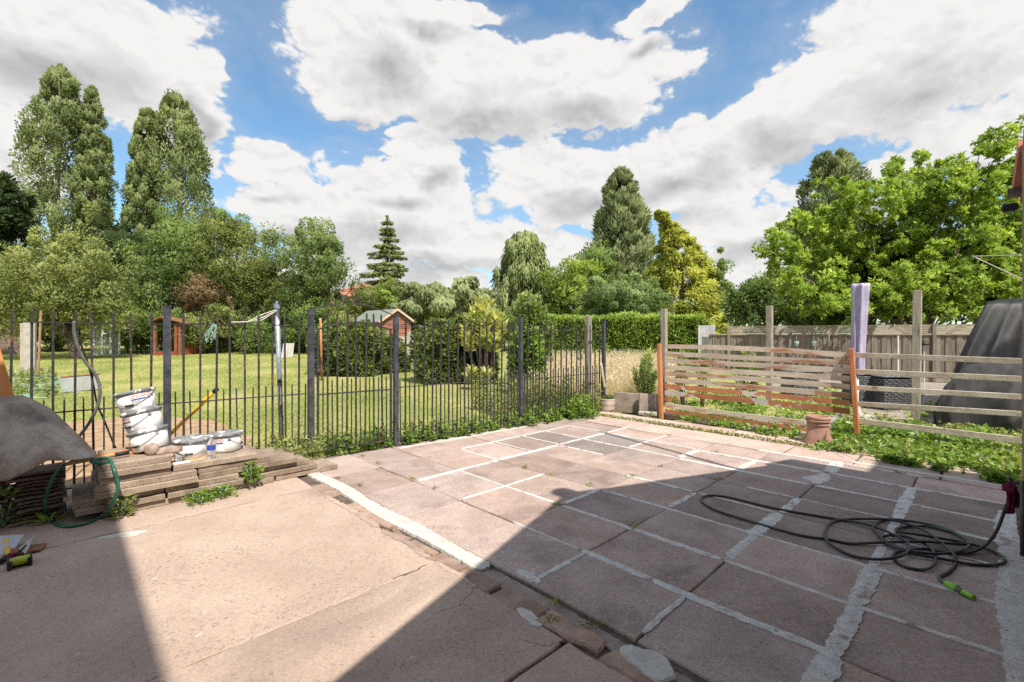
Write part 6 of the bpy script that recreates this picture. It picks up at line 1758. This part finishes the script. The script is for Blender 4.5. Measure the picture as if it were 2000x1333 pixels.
# middle distance
def spruce(label, px, ytop, ybot, hw, d, seed):
    r_ = np.random.RandomState(seed); b = plan(px, d); t = thing('spruce_tree', label, 'tree', b)
    zt_, zb_ = zpx(ytop, d), zpx(ybot, d); H_ = zt_ - zb_; R_ = hw / FPX * d
    C, A, rn = [], [], []; br = MB()
    tiers = 19
    for k in range(tiers):
        q = (k + r_.uniform(-.35, .35)) / tiers; q = max(0, q); rad = R_ * (1 - q) ** .92 * r_.uniform(.82, 1.12) + .05; nb = int(6 + 7 * (1 - q)); z0 = zb_ + H_ * (q + .01)
        for m_ in range(nb):
            a = 6.283 * (m_ + r_.rand() * .8) / nb; ln = rad * r_.uniform(.5, 1.2); o = np.array([math.cos(a), math.sin(a), 0.0]); sd = np.array([-o[1], o[0], 0.0]); base = r_.rand() * .4
            def at(u): return np.array([b.x, b.y, z0]) + o * ln * u + np.array([0, 0, -ln * (.42 * u - .22 * u * u)])
            br.tube([at(0), at(.5), at(1)], [.03, .02, .006], 4)
            cnt = int(90 + 260 * ln / R_)
            for _ in range(cnt):
                u = r_.rand() ** .7; w_ = ln * .30 * (1.05 - u) + .06; lat = r_.uniform(-1, 1) * w_
                C.append(at(u) + sd * lat + np.array([0, 0, -abs(lat) * .25 - r_.rand() * .16])); A.append(o * .8 + sd * np.sign(lat) * .7 + np.array([0, 0, -.35]) + r_.normal(size=3) * .25); rn.append(base + r_.rand() * .6)
    for _ in range(60): C.append(np.array([b.x, b.y, zt_ - .5 * r_.rand()])); A.append(np.array([0, 0, 1.0]) + r_.normal(size=3) * .6); rn.append(r_.rand())
    C = np.array(C); leaves('crown', C, np.array(A), .24 * (.6 + .8 * r_.rand(len(C))), .07, 'spruce', t, np.array(rn), fold=.05, seed=seed, nrm=unit((C - np.array([b.x, b.y, 0])) * np.array([1, 1, 0])) * .5 + np.array([0, 0, .7]))
    br.tube([b, Vector((b.x, b.y, zt_))], [.2, .02], 8); br.build('trunk', M['trunk'], t, smooth=True)
spruce('pointed spruce with tiered branches beside the red roof', 757, 424, 630, 76, 35, 30)
broadleaf('bush', 'green bush under the spruce', 745, 30, 590, 60, 40, 'olive', 60, 130, .17, .5, 32, cat='bush', r0=.06, extra=((690, 610, 40, 30),))
broadleaf('bush', 'small bright green bush before the spruce', 760, 27, 578, 20, 24, 'bright', 18, 120, .15, .3, 33, cat='bush', r0=.04)
broadleaf('weeping_tree', 'low domed weeping willow-leaved tree behind the shed', 868, 24, 596, 98, 46, 'weep', 160, 170, .30, .40, 34, r0=.14, droop=2.6, upright=0, low=-.3, extra=((905, 605, 60, 40), (815, 605, 45, 42)))
conifer('weeping_conifer', 'rounded conifer with drooping sprays left of the tall cypress', 1024, 444, 60, 28.5, 'wconifer', 35, 640, 'weeping', 230, 90, .42, .085, profile=([0, .2, .5, .75, .9, 1], [1.05, 1.05, .95, .72, .5, .2]))
broadleaf('tree', 'bright lime green leafy tree between the weeping conifer and the cypress', 1115, 27, 560, 52, 58, 'bright', 90, 130, .20, .5, 36, r0=.12, extra=((1120, 600, 50, 40), (1090, 620, 40, 30)))
broadleaf('dark_tree', 'dark leafy tree just behind the lime green one', 1150, 32, 560, 48, 62, 'green', 60, 140, .26, .7, 37, r0=.14)
conifer('cypress_tree', 'tall dense grey-green cypress, highest tree in the centre', 1214, 338, 60, 36, 'cypress', 38, 640, 'cypress', 420, 95, .48, .13, profile=([0, .2, .45, .7, .85, .95, 1], [1.0, 1.0, .93, .74, .50, .30, .14]))
broadleaf('round_shrub', 'big rounded blue-green shrub behind the hedge', 1220, 23.5, 598, 84, 56, 'round', 130, 170, .15, .38, 39, cat='shrub', r0=.09, low=-.4)
conifer('golden_conifer', 'golden yellow conifer with a hooked drooping tip', 1332, 414, 72, 30, 'golden', 40, 660, 'golden', 460, 85, .30, .10, profile=([0, .2, .42, .6, .75, .86, .93, 1], [1.0, 1.0, .88, .66, .42, .20, .13, .09]), bend=([0, .6, .8, .92, 1], [0, -.04, -.20, -.44, -.60]))
broadleaf('tree', 'slim small-leaved green tree right of the golden conifer', 1402, 30, 530, 24, 46, 'green', 45, 110, .20, .4, 41, r0=.08, extra=((1400, 580, 36, 45), (1398, 620, 45, 30)))
broadleaf('tree', 'rounded mid-green tree in front of the golden conifer gap', 1500, 21, 588, 64, 52, 'green', 110, 150, .15, .46, 42, r0=.12, extra=((1450, 610, 30, 40), (1540, 600, 30, 40)))
conifer('cypress_tree', 'dark cypress rising behind the big broad-leaved tree', 1626, 306, 66, 31, 'cypress', 43, 640, 'cypress', 260, 90, .42, .12, profile=([0, .3, .6, .8, .92, 1], [1.0, 1.0, .95, .78, .55, .25]))
for i, (px, lab) in enumerate(((1700, 'dark leaf mass added as shade inside the big tree, left of the parasol'), (1800, 'dark leaf mass added as shade inside the big tree, at the tallest post'), (1910, 'dark leaf mass added as shade inside the big tree, behind the tall grey cover'), (2020, 'dark leaf mass added as shade inside the big tree, at the right picture edge'))):
    broadleaf('shade_fill', lab, px, 17.9, 545, 80, 100, 'dark', 90, 130, .2, .6, 144 + i, cat='bush', r0=.06)  # added dark-leaved fill: its colour stands for the shade inside the big tree
broadleaf('bush', 'dark green bushes behind the board fence left end', 1600, 19, 615, 70, 35, 'green', 60, 140, .14, .4, 44, cat='bush', r0=.05)
# ------------------------------------------------------------------ the big broad-leaved tree behind the board fence
def magnolia():
    d = 15.8; r_ = np.random.RandomState(50); b = plan(1800, d + .6)
    t = thing('magnolia_tree', 'large glossy bright green broad-leaved tree filling the right side behind the fence', 'tree', b)
    lobes = [(1560, 470, 66, 60), (1580, 540, 70, 60), (1640, 440, 70, 70), (1700, 400, 75, 72), (1760, 380, 75, 78), (1830, 370, 80, 72), (1880, 400, 90, 75), (1650, 520, 95, 90), (1760, 500, 110, 100),
             (1880, 500, 110, 100), (1960, 420, 80, 90), (1945, 300, 48, 55), (1965, 350, 60, 60), (1720, 580, 110, 60), (1850, 590, 110, 55), (1980, 560, 80, 70), (2060, 480, 110, 130), (1525, 500, 36, 34), (1610, 590, 60, 45)]
    cs, rs_ = [], []
    area = sum(a[2] * a[3] for a in lobes)
    for x, y, ax, ay in lobes:
        k = max(12, int(900 * ax * ay / area)); dd = d + r_.uniform(-1.3, 1.2); c = AT(x, y, dd)
        cc, rr_ = ell_clumps(c, (ax / FPX * d, ax / FPX * d * .9, ay / FPX * d), k, r_, .28, .35, -.85)
        cs.append(cc); rs_.append(rr_)
    cs = np.concatenate(cs); rs_ = np.concatenate(rs_); n = len(cs)
    # each clump holds several shoots, each shoot a whorl of leaves
    shoots, whorl = 15, 8
    sd = unit(r_.normal(size=(n * shoots, 3)) + np.array([0, -.25, .45])); si = np.repeat(np.arange(n), shoots)
    sp = cs[si] + sd * rs_[si] * (.35 + .75 * r_.rand(n * shoots, 1))
    wi = np.repeat(np.arange(n * shoots), whorl)
    ring = unit(r_.normal(size=(len(wi), 3))); ax = sd[wi]
    side = unit(ring - ax * (ring * ax).sum(1, keepdims=True))
    A = ax * (.25 + .6 * r_.rand(len(wi), 1)) + side; A[:, 2] += .10
    C = sp[wi] - ax * (r_.rand(len(wi), 1) * .10)
    L = .105 + .065 * r_.rand(len(wi))
    base = r_.rand(n)[si][wi] * .35
    leaves('crown', C, A, L, L * .42, 'magnolia', t, base + r_.rand(len(wi)) * .65, fold=.22, seed=50, nrm=sd[wi] * .8 + np.array([0, 0, .35]), soft=.5)
    sel = [tuple(c) for c in cs[r_.permutation(n)[:15]]]
    trunk_mesh(t, b - Vector((0, 0, .1)), sel, .13, 'trunk_pale', 3, .22, top=(b.x, b.y, 6))
magnolia()

# clipped hedge
def hedge():
    r_ = np.random.RandomState(60)
    A, B = AT(1035, 690, 22.5), AT(1376, 690, 20.5)
    g = .30; zt_ = zpx(622, 21.5); Dp = 1.3
    t = thing('clipped_hedge', 'long clipped bright green hedge behind the dry grass', 'hedge', ((A.x + B.x) / 2, (A.y + B.y) / 2, g))
    n = 34000; s = r_.rand(n); which = r_.rand(n)
    L = (B - A); dx = np.array([L.x, L.y, 0.0]); nrm = np.array([L.y, -L.x, 0]); nrm /= np.linalg.norm(nrm)
    if nrm[1] > 0: nrm = -nrm
    P0 = np.array([A.x, A.y, g])
    z = r_.rand(n) * (zt_ - g); dep = r_.rand(n) * Dp
    front = which < .68; top = (which >= .68) & (which < .93); end = which >= .93
    bump = .05 * np.sin(s * 17 + 2 * np.sin(s * 9)) + .04 * np.sin(s * 31 + z * 3 + 3 * np.sin(s * 13)) + r_.normal(size=n) * .06
    pos = P0 + dx * s[:, None] + np.array([0, 0, 1.0]) * z[:, None]
    pos = np.where(front[:, None], pos + nrm * (bump)[:, None], pos)
    pt = P0 + dx * s[:, None] - nrm * dep[:, None] + np.array([0, 0, 1.0]) * (zt_ - g + bump * 1.1 + .05 * np.sin(s * 13))[:, None]
    pos = np.where(top[:, None], pt, pos)
    pe = P0 + dx - nrm * dep[:, None] + np.array([0, 0, 1.0]) * z[:, None] + dx / np.linalg.norm(dx) * bump[:, None]
    pos = np.where(end[:, None], pe, pos)
    # round the far end over
    A_ = np.where(front[:, None], nrm, np.where(top[:, None], np.array([0, 0, 1.0]), dx / np.linalg.norm(dx))) + r_.normal(size=(n, 3)) * .55
    A_[:, 2] += .5
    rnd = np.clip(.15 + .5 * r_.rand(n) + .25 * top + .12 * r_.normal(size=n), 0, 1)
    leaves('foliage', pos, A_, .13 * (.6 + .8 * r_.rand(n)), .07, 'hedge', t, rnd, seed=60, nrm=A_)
    mb = MB(); i = Vector(nrm) * -.12
    mb.prism([A + i, B + i, B - Vector(nrm) * (Dp - .1), A - Vector(nrm) * (Dp - .1)], g - .4, zt_ - .12); mb.build('inner_twigs', M['trunk'], t)
    for k in range(12):
        p = A.lerp(B, (k + .5) / 12); mb = MB(); mb.tube([(p.x, p.y + .4, 0), (p.x, p.y + .4, zt_ - .3)], .05, 6); mb.build('stem', M['trunk'], t)
hedge()

# ivy mounds over the concrete fence and beside it
def ivy_mound(label, px, d, y0, y1, hw, seed, n=9000, mat='ivy', tipy=True):
    r_ = np.random.RandomState(seed); b = plan(px, d); t = thing('ivy_mound', label, 'ivy', b)
    rx, h = hw / FPX * d, zpx(y0, d) - b.z
    th = r_.rand(n) * 2 * math.pi; q = r_.rand(n)
    k = 1 + .20 * np.sin(2 * th + seed + 3 * q) + .14 * np.sin(5 * th + 7 * q) + .08 * np.sin(11 * th - 9 * q) + r_.normal(size=n) * .07
    prof = np.clip(1 - np.clip(q - .72, 0, 1) ** 2 * 9.0, 0.05, 1) ** .5
    top = q > .9
    rad = np.where(top, np.sqrt(r_.rand(n)) * .75, prof) * k
    z = b.z + np.where(top, .93 + .08 * r_.rand(n), q * .98) * h * (1 + .10 * np.sin(3 * th + seed) + .06 * np.sin(8 * th))
    C = np.stack([b.x + rx * rad * np.cos(th), b.y + rx * .7 * rad * np.sin(th), z], 1)
    A = np.stack([np.cos(th), np.sin(th), -.2 + 0 * th], 1) + r_.normal(size=(n, 3)) * .55
    rnd = .1 + .6 * r_.rand(n) + .3 * (q > .8) * r_.rand(n) * tipy
    leaves('foliage', C, A, .12 * (.6 + .8 * r_.rand(n)), .095 * (.6 + .8 * r_.rand(n)), mat, t, rnd, seed=seed, nrm=A + np.array([0, 0, .4]))
    mb = MB(); mb.lathe([(rx * .38, 0), (rx * .42, h * .45), (rx * .30, h * .65), (.01, h * .7)], 16, b, M=Matrix.Diagonal((1, .68, 1))); mb.build('inner_twigs', M['trunk'], t)
ivy_mound('ivy-covered mound in front of the shed seen through the gate', 690, 14.5, 640, 722, 60, 61, 10000)
ivy_mound('smaller ivy tangle at the foot of the shed', 760, 15.3, 668, 722, 26, 64, 3500)
ivy_mound('large ivy-covered stump hedge seen through the railings right of the gate', 893, 12.6, 634, 742, 60, 62, 12000)
ivy_mound('leafy climber smothering a post by the second railing post', 1030, 10.2, 655, 765, 22, 63, 3000, 'weed')

def leafy_shrub(name, label, px, d, ytop, hw, mat, seed, shoots, per, L, cat='shrub', q0=.35, w_=.3):
    """upright stems each carrying whorls of long leaves"""
    r_ = np.random.RandomState(seed); b = plan(px, d); t = thing(name, label, cat, b); Hh = zpx(ytop, d) - b.z; Rr = hw / FPX * d
    mb = MB(); Cs, As, rn = [], [], []
    for s in range(shoots):
        a = r_.rand() * 6.28; rad = Rr * r_.rand() ** .6; top = Vector((b.x + rad * math.cos(a), b.y + rad * math.sin(a), b.z + Hh * (1 - .35 * (rad / Rr) ** 2) * (.75 + .25 * r_.rand())))
        st = b + Vector((rad * .2 * math.cos(a), rad * .2 * math.sin(a), 0)); mid = st.lerp(top, .5) + Vector((math.cos(a) * Rr * .1, math.sin(a) * Rr * .1, 0))
        path = smooth_path([st, mid, top], 4); mb.tube(path, [.012 * Hh * (1.1 - .9 * k / 8) for k in range(9)], 5)
        for k in range(per):
            q = q0 + (1 - q0) * (k / per) ** .7; i = min(int(q * 8), 7); p = path[i].lerp(path[i + 1], q * 8 - i); an = k * 2.4 + r_.rand()
            Cs.append(p); As.append((math.cos(an), math.sin(an), .5 + .9 * (q > .93) - .5 * (q < .6))); rn.append(.2 + .55 * r_.rand() + .35 * (q > .92))
    mb.build('stems', M['trunk'], t, smooth=True)
    n = len(Cs); leaves('foliage', np.array([tuple(c) for c in Cs]), np.array(As), L * (.6 + .7 * r_.rand(n)), L * w_, mat, t, np.array(rn), fold=.15, seed=seed)
    return t
leafy_shrub('loquat_shrub', 'yellow-green shrub with long leaves rising above the railings', 948, 11.8, 576, 40, 'loquat', 70, 22, 40, .27, q0=.66)
leafy_shrub('young_maple', 'light green sapling with jagged leaves behind the second railing post', 1040, 11.2, 565, 50, 'green', 71, 26, 56, .14, q0=.5, w_=.6)
leafy_shrub('low_shrub', 'small yellow-leaved shrub at the foot of the ivy stump', 935, 11.0, 712, 26, 'loquat', 72, 12, 26, .16)
leafy_shrub('tall_weed', 'tall bushy weed growing beside the left orange post', 1262, 8.9, 690, 22, 'green', 73, 14, 60, .085, cat='weed')
leafy_shrub('tall_weed', 'yellowish seedling weed above the dry grass beside the hedge end', 1268, 13.0, 672, 9, 'loquat', 74, 4, 22, .14, cat='weed')
for i, (px, y, hw, lab) in enumerate(((1335, 682, 16, 'seedling weed behind the top slats at the left end'), (1372, 680, 14, 'weed behind the top slats left of the timber post'), (1448, 684, 18, 'pale weed behind the top slats before the timber post'), (1470, 683, 10, 'thin weed behind the top slats by the timber post'))):
    leafy_shrub('yard_weed', lab, px, 8.6, y, hw, 'weed', 75 + i, 7, 34, .10, cat='weed')

# ------------------------------------------------------------------ ground cover, weeds, grasses
def carpet(name, label, pts, mat, L, W_, seed, height=.05, up=.8, parent=None, cat='weeds', rndlo=.1):
    r_ = np.random.RandomState(seed); C = np.array([tuple(p) for p in pts]); n = len(C)
    C[:, 2] += r_.rand(n) ** 1.4 * height
    A = r_.normal(size=(n, 3)) * .8; A[:, 2] = up * r_.rand(n) + .05
    o = leaves(name, C, A, L * (.5 + .9 * r_.rand(n)), W_ * (.5 + .9 * r_.rand(n)), mat, parent, rndlo + (1 - rndlo) * r_.rand(n), seed=seed)
    return tag(o, label, cat, kind='stuff')
def quad_pts(c, n, seed, clump=0, power=1.0):
    """random points in a pixel quad on the ground, optionally clumped"""
    r_ = np.random.RandomState(seed); g = [P(*q) for q in c]; out = []
    if clump:
        cs = [(r_.rand(), r_.rand(), .5 + r_.rand()) for _ in range(clump)]
    for _ in range(n):
        if clump:
            a, b, s = cs[r_.randint(clump)]; a += r_.normal() * .035 * s; b += r_.normal() * .10 * s; a, b = min(max(a, 0), 1), min(max(b, 0), 1)
        else: a, b = r_.rand(), r_.rand() ** power
        p = (g[0] * (1 - a) + g[1] * a) * (1 - b) + (g[3] * (1 - a) + g[2] * a) * b; out.append(p)
    return out
def stems_stuff(name, label, spots, seed, mat='weed', L=.055, hts=(.15, .4), per=40):
    """upright nettly weeds at given ground points"""
    r_ = np.random.RandomState(seed); C, A, rn = [], [], []
    for p in spots:
        h = r_.uniform(*hts); ln = r_.normal(size=2) * .10 * h
        for k in range(per):
            q = (k + r_.rand()) / per; an = r_.rand() * 6.28
            C.append((p.x + ln[0] * q + r_.normal() * .018, p.y + ln[1] * q + r_.normal() * .018, p.z + h * q)); A.append((math.cos(an), math.sin(an), .35 - .3 * (q < .8) + .6 * (q > .9))); rn.append(.1 + .6 * r_.rand() + .25 * (q > .8))
    n = len(C); o = leaves(name, np.array(C), np.array(A), L * (.5 + .8 * r_.rand(n)) , L * .6, mat, None, np.array(rn), seed=seed)
    return tag(o, label, 'weeds', kind='stuff')
def along(a, b, n, seed, spread=.10, z=0.0):
    r_ = np.random.RandomState(seed); A, B = UV(*a), UV(*b); out = []
    for _ in range(n):
        t = r_.rand(); o = r_.normal() * spread; p = A.lerp(B, t) + UV(o, 0); p.z = z; out.append(p)
    return out
stems_stuff('weeds', 'nettles and bindweed sprouting through the railings right of the gate', along((5.10, 3.05), (4.93, 5.0), 62, 1, .09), 80, hts=(.05, .26), per=30)
stems_stuff('weeds', 'lush green weeds along the far end of the railings by the planter', along((4.85, 5.9), (4.80, 6.62), 74, 2, .11), 81, hts=(.10, .38), per=40)
stems_stuff('weeds', 'scattered weeds at the foot of the scrolled railing panel', along((4.97, 5.0), (4.90, 6.0), 36, 3, .14), 82, hts=(.06, .24), per=30)
stems_stuff('weeds', 'mixed yellowing weeds behind the scrolled railing panel', [Vector((p.x, p.y, float(GH(p.x, p.y)))) for p in along((6.0, 5.2), (5.6, 7.0), 150, 4, .45)], 83, 'olive', hts=(.2, .6), per=36)
stems_stuff('weeds', 'bushy yellow-green weed tuft at the foot of the left gate post', along((5.05, 1.55), (5.12, 2.05), 60, 5, .12), 84, 'apple', .04, (.08, .30), 36)
stems_stuff('weeds', 'weeds growing under the gate', along((5.32, 2.1), (5.2, 2.9), 36, 6, .10), 85, hts=(.06, .28), per=26)
def spare(pts, c, r): return [p for p in pts if (p - c).xy.length > r]
pc = P(1598, 864)
carpet('ground_cover', 'lush strawberry-leaved ground cover spilling under the five-rail fence', spare(quad_pts([(1615, 882), (1985, 950), (2010, 850), (1640, 812)], 5200, 7, 40) + quad_pts([(1640, 880), (1975, 930), (2005, 868), (1640, 832)], 3400, 17), pc, .24), 'weed', .065, .050, 86, .075, .5)
carpet('ground_cover', 'green weeds running under the slatted fence', spare(quad_pts([(1310, 815), (1540, 858), (1640, 800), (1330, 778)], 3600, 8, 50), pc, .26), 'weed', .055, .042, 87, .07, .6)
carpet('ground_cover', 'darker and yellowing leaves scattered through the strawberry-leaved cover', spare(quad_pts([(1625, 880), (1985, 945), (2010, 850), (1640, 812)], 2600, 27, 30), pc, .24), 'apple', .055, .040, 286, .09, .6)
carpet('ground_cover', 'green runners spreading round the foot of the chimney pot', spare(quad_pts([(1590, 880), (1680, 884), (1680, 850), (1618, 850)], 700, 18), pc, .17), 'weed', .06, .045, 186, .06, .6)
carpet('ground_cover', 'low greenery inside the right yard behind the rails', quad_pts([(1330, 790), (2020, 850), (2020, 790), (1330, 750)], 3400, 9, 40), 'hedge', .07, .05, 88, .11, .6)
carpet('joint_weeds', 'tiny green weeds in the joint between the two outer slab rows', along((4.75, 6.54), (1.4, 6.49), 1500, 10, .0) and [UV(4.75 - 3.3 * a, 6.535 - .03 * a + b * .03, .0) for a, b in zip(np.random.RandomState(3).rand(1500), np.random.RandomState(4).normal(size=1500) * .6)], 'apple', .035, .018, 89, .035, .8)
carpet('joint_weeds', 'short grass tufts in the dark paving joints', sum([[UV(u + random.gauss(0, .02), v + random.gauss(0, .02), 0) for _ in range(26)] for u, v in ((3.42, 2.37), (3.78, 2.37), (4.5, 2.4), (4.9, 2.42), (2.50, 3.42), (2.95, 3.40), (2.38, 3.93), (3.3, 3.41), (2.42, 2.84), (1.76, 4.44), (3.96, 1.93), (2.35, 4.44), (1.76, 2.9), (.60, 5.92), (3.0, 5.9), (2.2, 5.45), (4.3, 1.87), (4.75, 1.9), (1.45, 1.66), (1.52, 1.80), (1.30, 1.78))], []), 'apple', .028, .008, 90, .006, 1.2)
def plant(name, label, p, mat, n, L, spread, height, seed, w_=.35):
    r_ = np.random.RandomState(seed); t = thing(name, label, 'weed', p); C, A = [], []
    for k in range(n):
        a = r_.rand() * 6.28; q = r_.rand() ** .6; C.append((p.x + math.cos(a) * spread * q * r_.rand(), p.y + math.sin(a) * spread * q * r_.rand(), p.z + height * r_.rand() * (1 - .5 * q))); A.append((math.cos(a), math.sin(a), .2 + .9 * r_.rand()))
    leaves('leaves', np.array(C), np.array(A), L * (.5 + .8 * r_.rand(n)), L * w_, mat, t, .15 + .8 * r_.rand(n), seed=seed)
    mb = MB()
    for k in range(5):
        a = k * 1.3; mb.tube([p, p + Vector((math.cos(a) * spread * .4, math.sin(a) * spread * .4, height * .8))], .004, 4)
    mb.build('stems', M['twine'], t)
plant('weed_plant', 'bright yellow-green weed growing from the right end of the slab stack', UV(4.56, 1.20, .05), 'weed', 190, .045, .11, .20, 91, .6)
plant('weed_plant', 'sprawling green weed at the foot of the slab stack front', UV(4.46, .80, .0), 'weed', 150, .05, .14, .09, 92)
plant('weed_plant', 'second sprawling green weed at the slab stack foot nearer the gate', UV(4.48, .96, .0), 'weed', 130, .05, .12, .10, 99)
plant('weed_plant', 'pale green weed inside the green hose loop', UV(4.52, .32, .0), 'apple', 110, .07, .09, .17, 93, .3)
plant('weed_plant', 'single broad-leaved weed in the gap between tile pile and slabs', P(98, 1022), 'weed', 9, .14, .03, .03, 94, .3)
plant('weed_plant', 'grassy weed clump at the left picture edge under the tiles', P(8, 1030), 'green', 160, .06, .13, .22, 95, .3)
plant('weed_plant', 'small bright green weed on the tile pile', PU(8, 968, 4.8), 'weed', 40, .05, .08, .05, 96, .5)
plant('weed_plant', 'small leafy weed growing before the concrete boards', P(1250, 806), 'weed', 70, .06, .07, .13, 97, .4)
plant('weed_plant', 'low weed beside the kerb stone near the left orange post', P(1272, 812), 'weed', 80, .06, .12, .07, 98, .4)
plant('weed_plant', 'wispy plant growing in the stone planter', P(1190, 803) + Vector((0, 0, .20)), 'olive', 60, .10, .10, .10, 100, .25)
# blue-green netting tangled in the grass
r_ = np.random.RandomState(5)
pn = [AT(60, 725, 10.5)]
mb = MB(); rq = random.Random(6)
for k in range(60):
    p = plan(rq.uniform(20, 110), rq.uniform(9.5, 14)) + Vector((0, 0, .02)); q = [p]
    for j in range(4): q.append(q[-1] + Vector((rq.uniform(-.25, .25), rq.uniform(-.3, .3), rq.uniform(-.06, .09))))
    mb.tube(smooth_path([Vector((a.x, a.y, max(a.z, float(GH(a.x, a.y)) + .01))) for a in q], 3), .006, 3)
o = mb.build('netting', M['twine']); tag(o, 'blue-green garden netting tangled in the grass at the left', 'netting')
stems_stuff('weeds', 'rough weeds around the netting at the left of the lawn', [plan(r_.uniform(0, 110), r_.uniform(9.5, 14.5)) for _ in range(120)], 101, 'olive', .06, (.08, .3), 20)

# ------------------------------------------------------------------ lawn blades and tall dry grass
def blades(name, label, pos, h, wid, mat, seed, lean=.5, rnd=None):
    r_ = np.random.RandomState(seed); n = len(pos); a = r_.rand(n) * 6.28
    side = np.stack([np.cos(a), np.sin(a), 0 * a], 1); b = r_.rand(n) * 6.28; h = h * (.5 + .8 * r_.rand(n))
    tip = pos + np.stack([np.cos(b) * lean * h * r_.rand(n), np.sin(b) * lean * h * r_.rand(n), h], 1)
    co = np.empty((n, 3, 3)); wd = np.broadcast_to(np.asarray(wid, float), (n,))[:, None]; co[:, 0] = pos - side * wd / 2; co[:, 1] = pos + side * wd / 2; co[:, 2] = tip
    o = flush_mesh(name, co.reshape(-1, 3), np.arange(n * 3).reshape(n, 3), M[mat], None, r_.rand(n) if rnd is None else rnd)
    return tag(o, label, 'grass', kind='stuff')
def lawn_positions(n, seed):
    r_ = np.random.RandomState(seed); d = 5.6 + 24 * r_.rand(n * 2) ** 1.7; px = r_.uniform(-120, 1150, n * 2)
    x = (px - CXP) / FPX * d; u = x * UX + d * UY; v = x * VX + d * VY
    soil = ((u - 7.7) / 2.1) ** 2 + ((v - .25) / 1.4) ** 2 < 1
    keep = (u > 5.5 - .09 * v) & ~(soil & (r_.rand(n * 2) < .85)); x, d = x[keep][:n], d[keep][:n]
    return np.stack([x, d, GH(x, d) - .02], 1)
lp = lawn_positions(170000, 3)
nz = np.sin(lp[:, 0] * 1.1 + 2) * np.sin(lp[:, 1] * .9) + .6 * np.sin(lp[:, 0] * 2.7 + lp[:, 1] * 1.9)
blades('lawn_grass', 'short sunlit half-parched lawn grass behind the railings', lp, .022 * (1 + .02 * lp[:, 1]), .010 + .0009 * lp[:, 1], 'blade', 4, 3.2, np.clip(.40 + .30 * nz + .38 * np.random.RandomState(9).normal(size=len(lp)) * .6, 0, 1))
def straw_positions(n, seed):
    r_ = np.random.RandomState(seed); d = 9.2 + 10 * r_.rand(n) ** 1.2; px = r_.uniform(955, 1330, n)
    x = (px - CXP) / FPX * d; k = x < 6.0
    k &= ~((d > 13) & (px < 965)); k &= (x > .35 + (d < 10.2) * 1.2 * 0)
    x, d = x[k], d[k]
    return np.stack([x, d, GH(x, d) - .02], 1)
sp = straw_positions(60000, 5)
blades('dry_grass', 'tall pale straw-coloured dry grass behind the railing end', sp, .40 * (.6 + .8 * np.random.RandomState(8).rand(len(sp))), .010, 'straw', 6, 1.3)
sp2 = straw_positions(9000, 15)
r_ = np.random.RandomState(16); n = len(sp2); sp2[:, 2] += .26 + .30 * r_.rand(n)
A = r_.normal(size=(n, 3)) * .7; A[:, 2] = 1
o = leaves('grass_seed_heads', sp2, A, .09, .020, 'straw', None, .4 + .6 * r_.rand(n), seed=7); tag(o, 'pinkish seed heads over the tall dry grass', 'grass', kind='stuff')
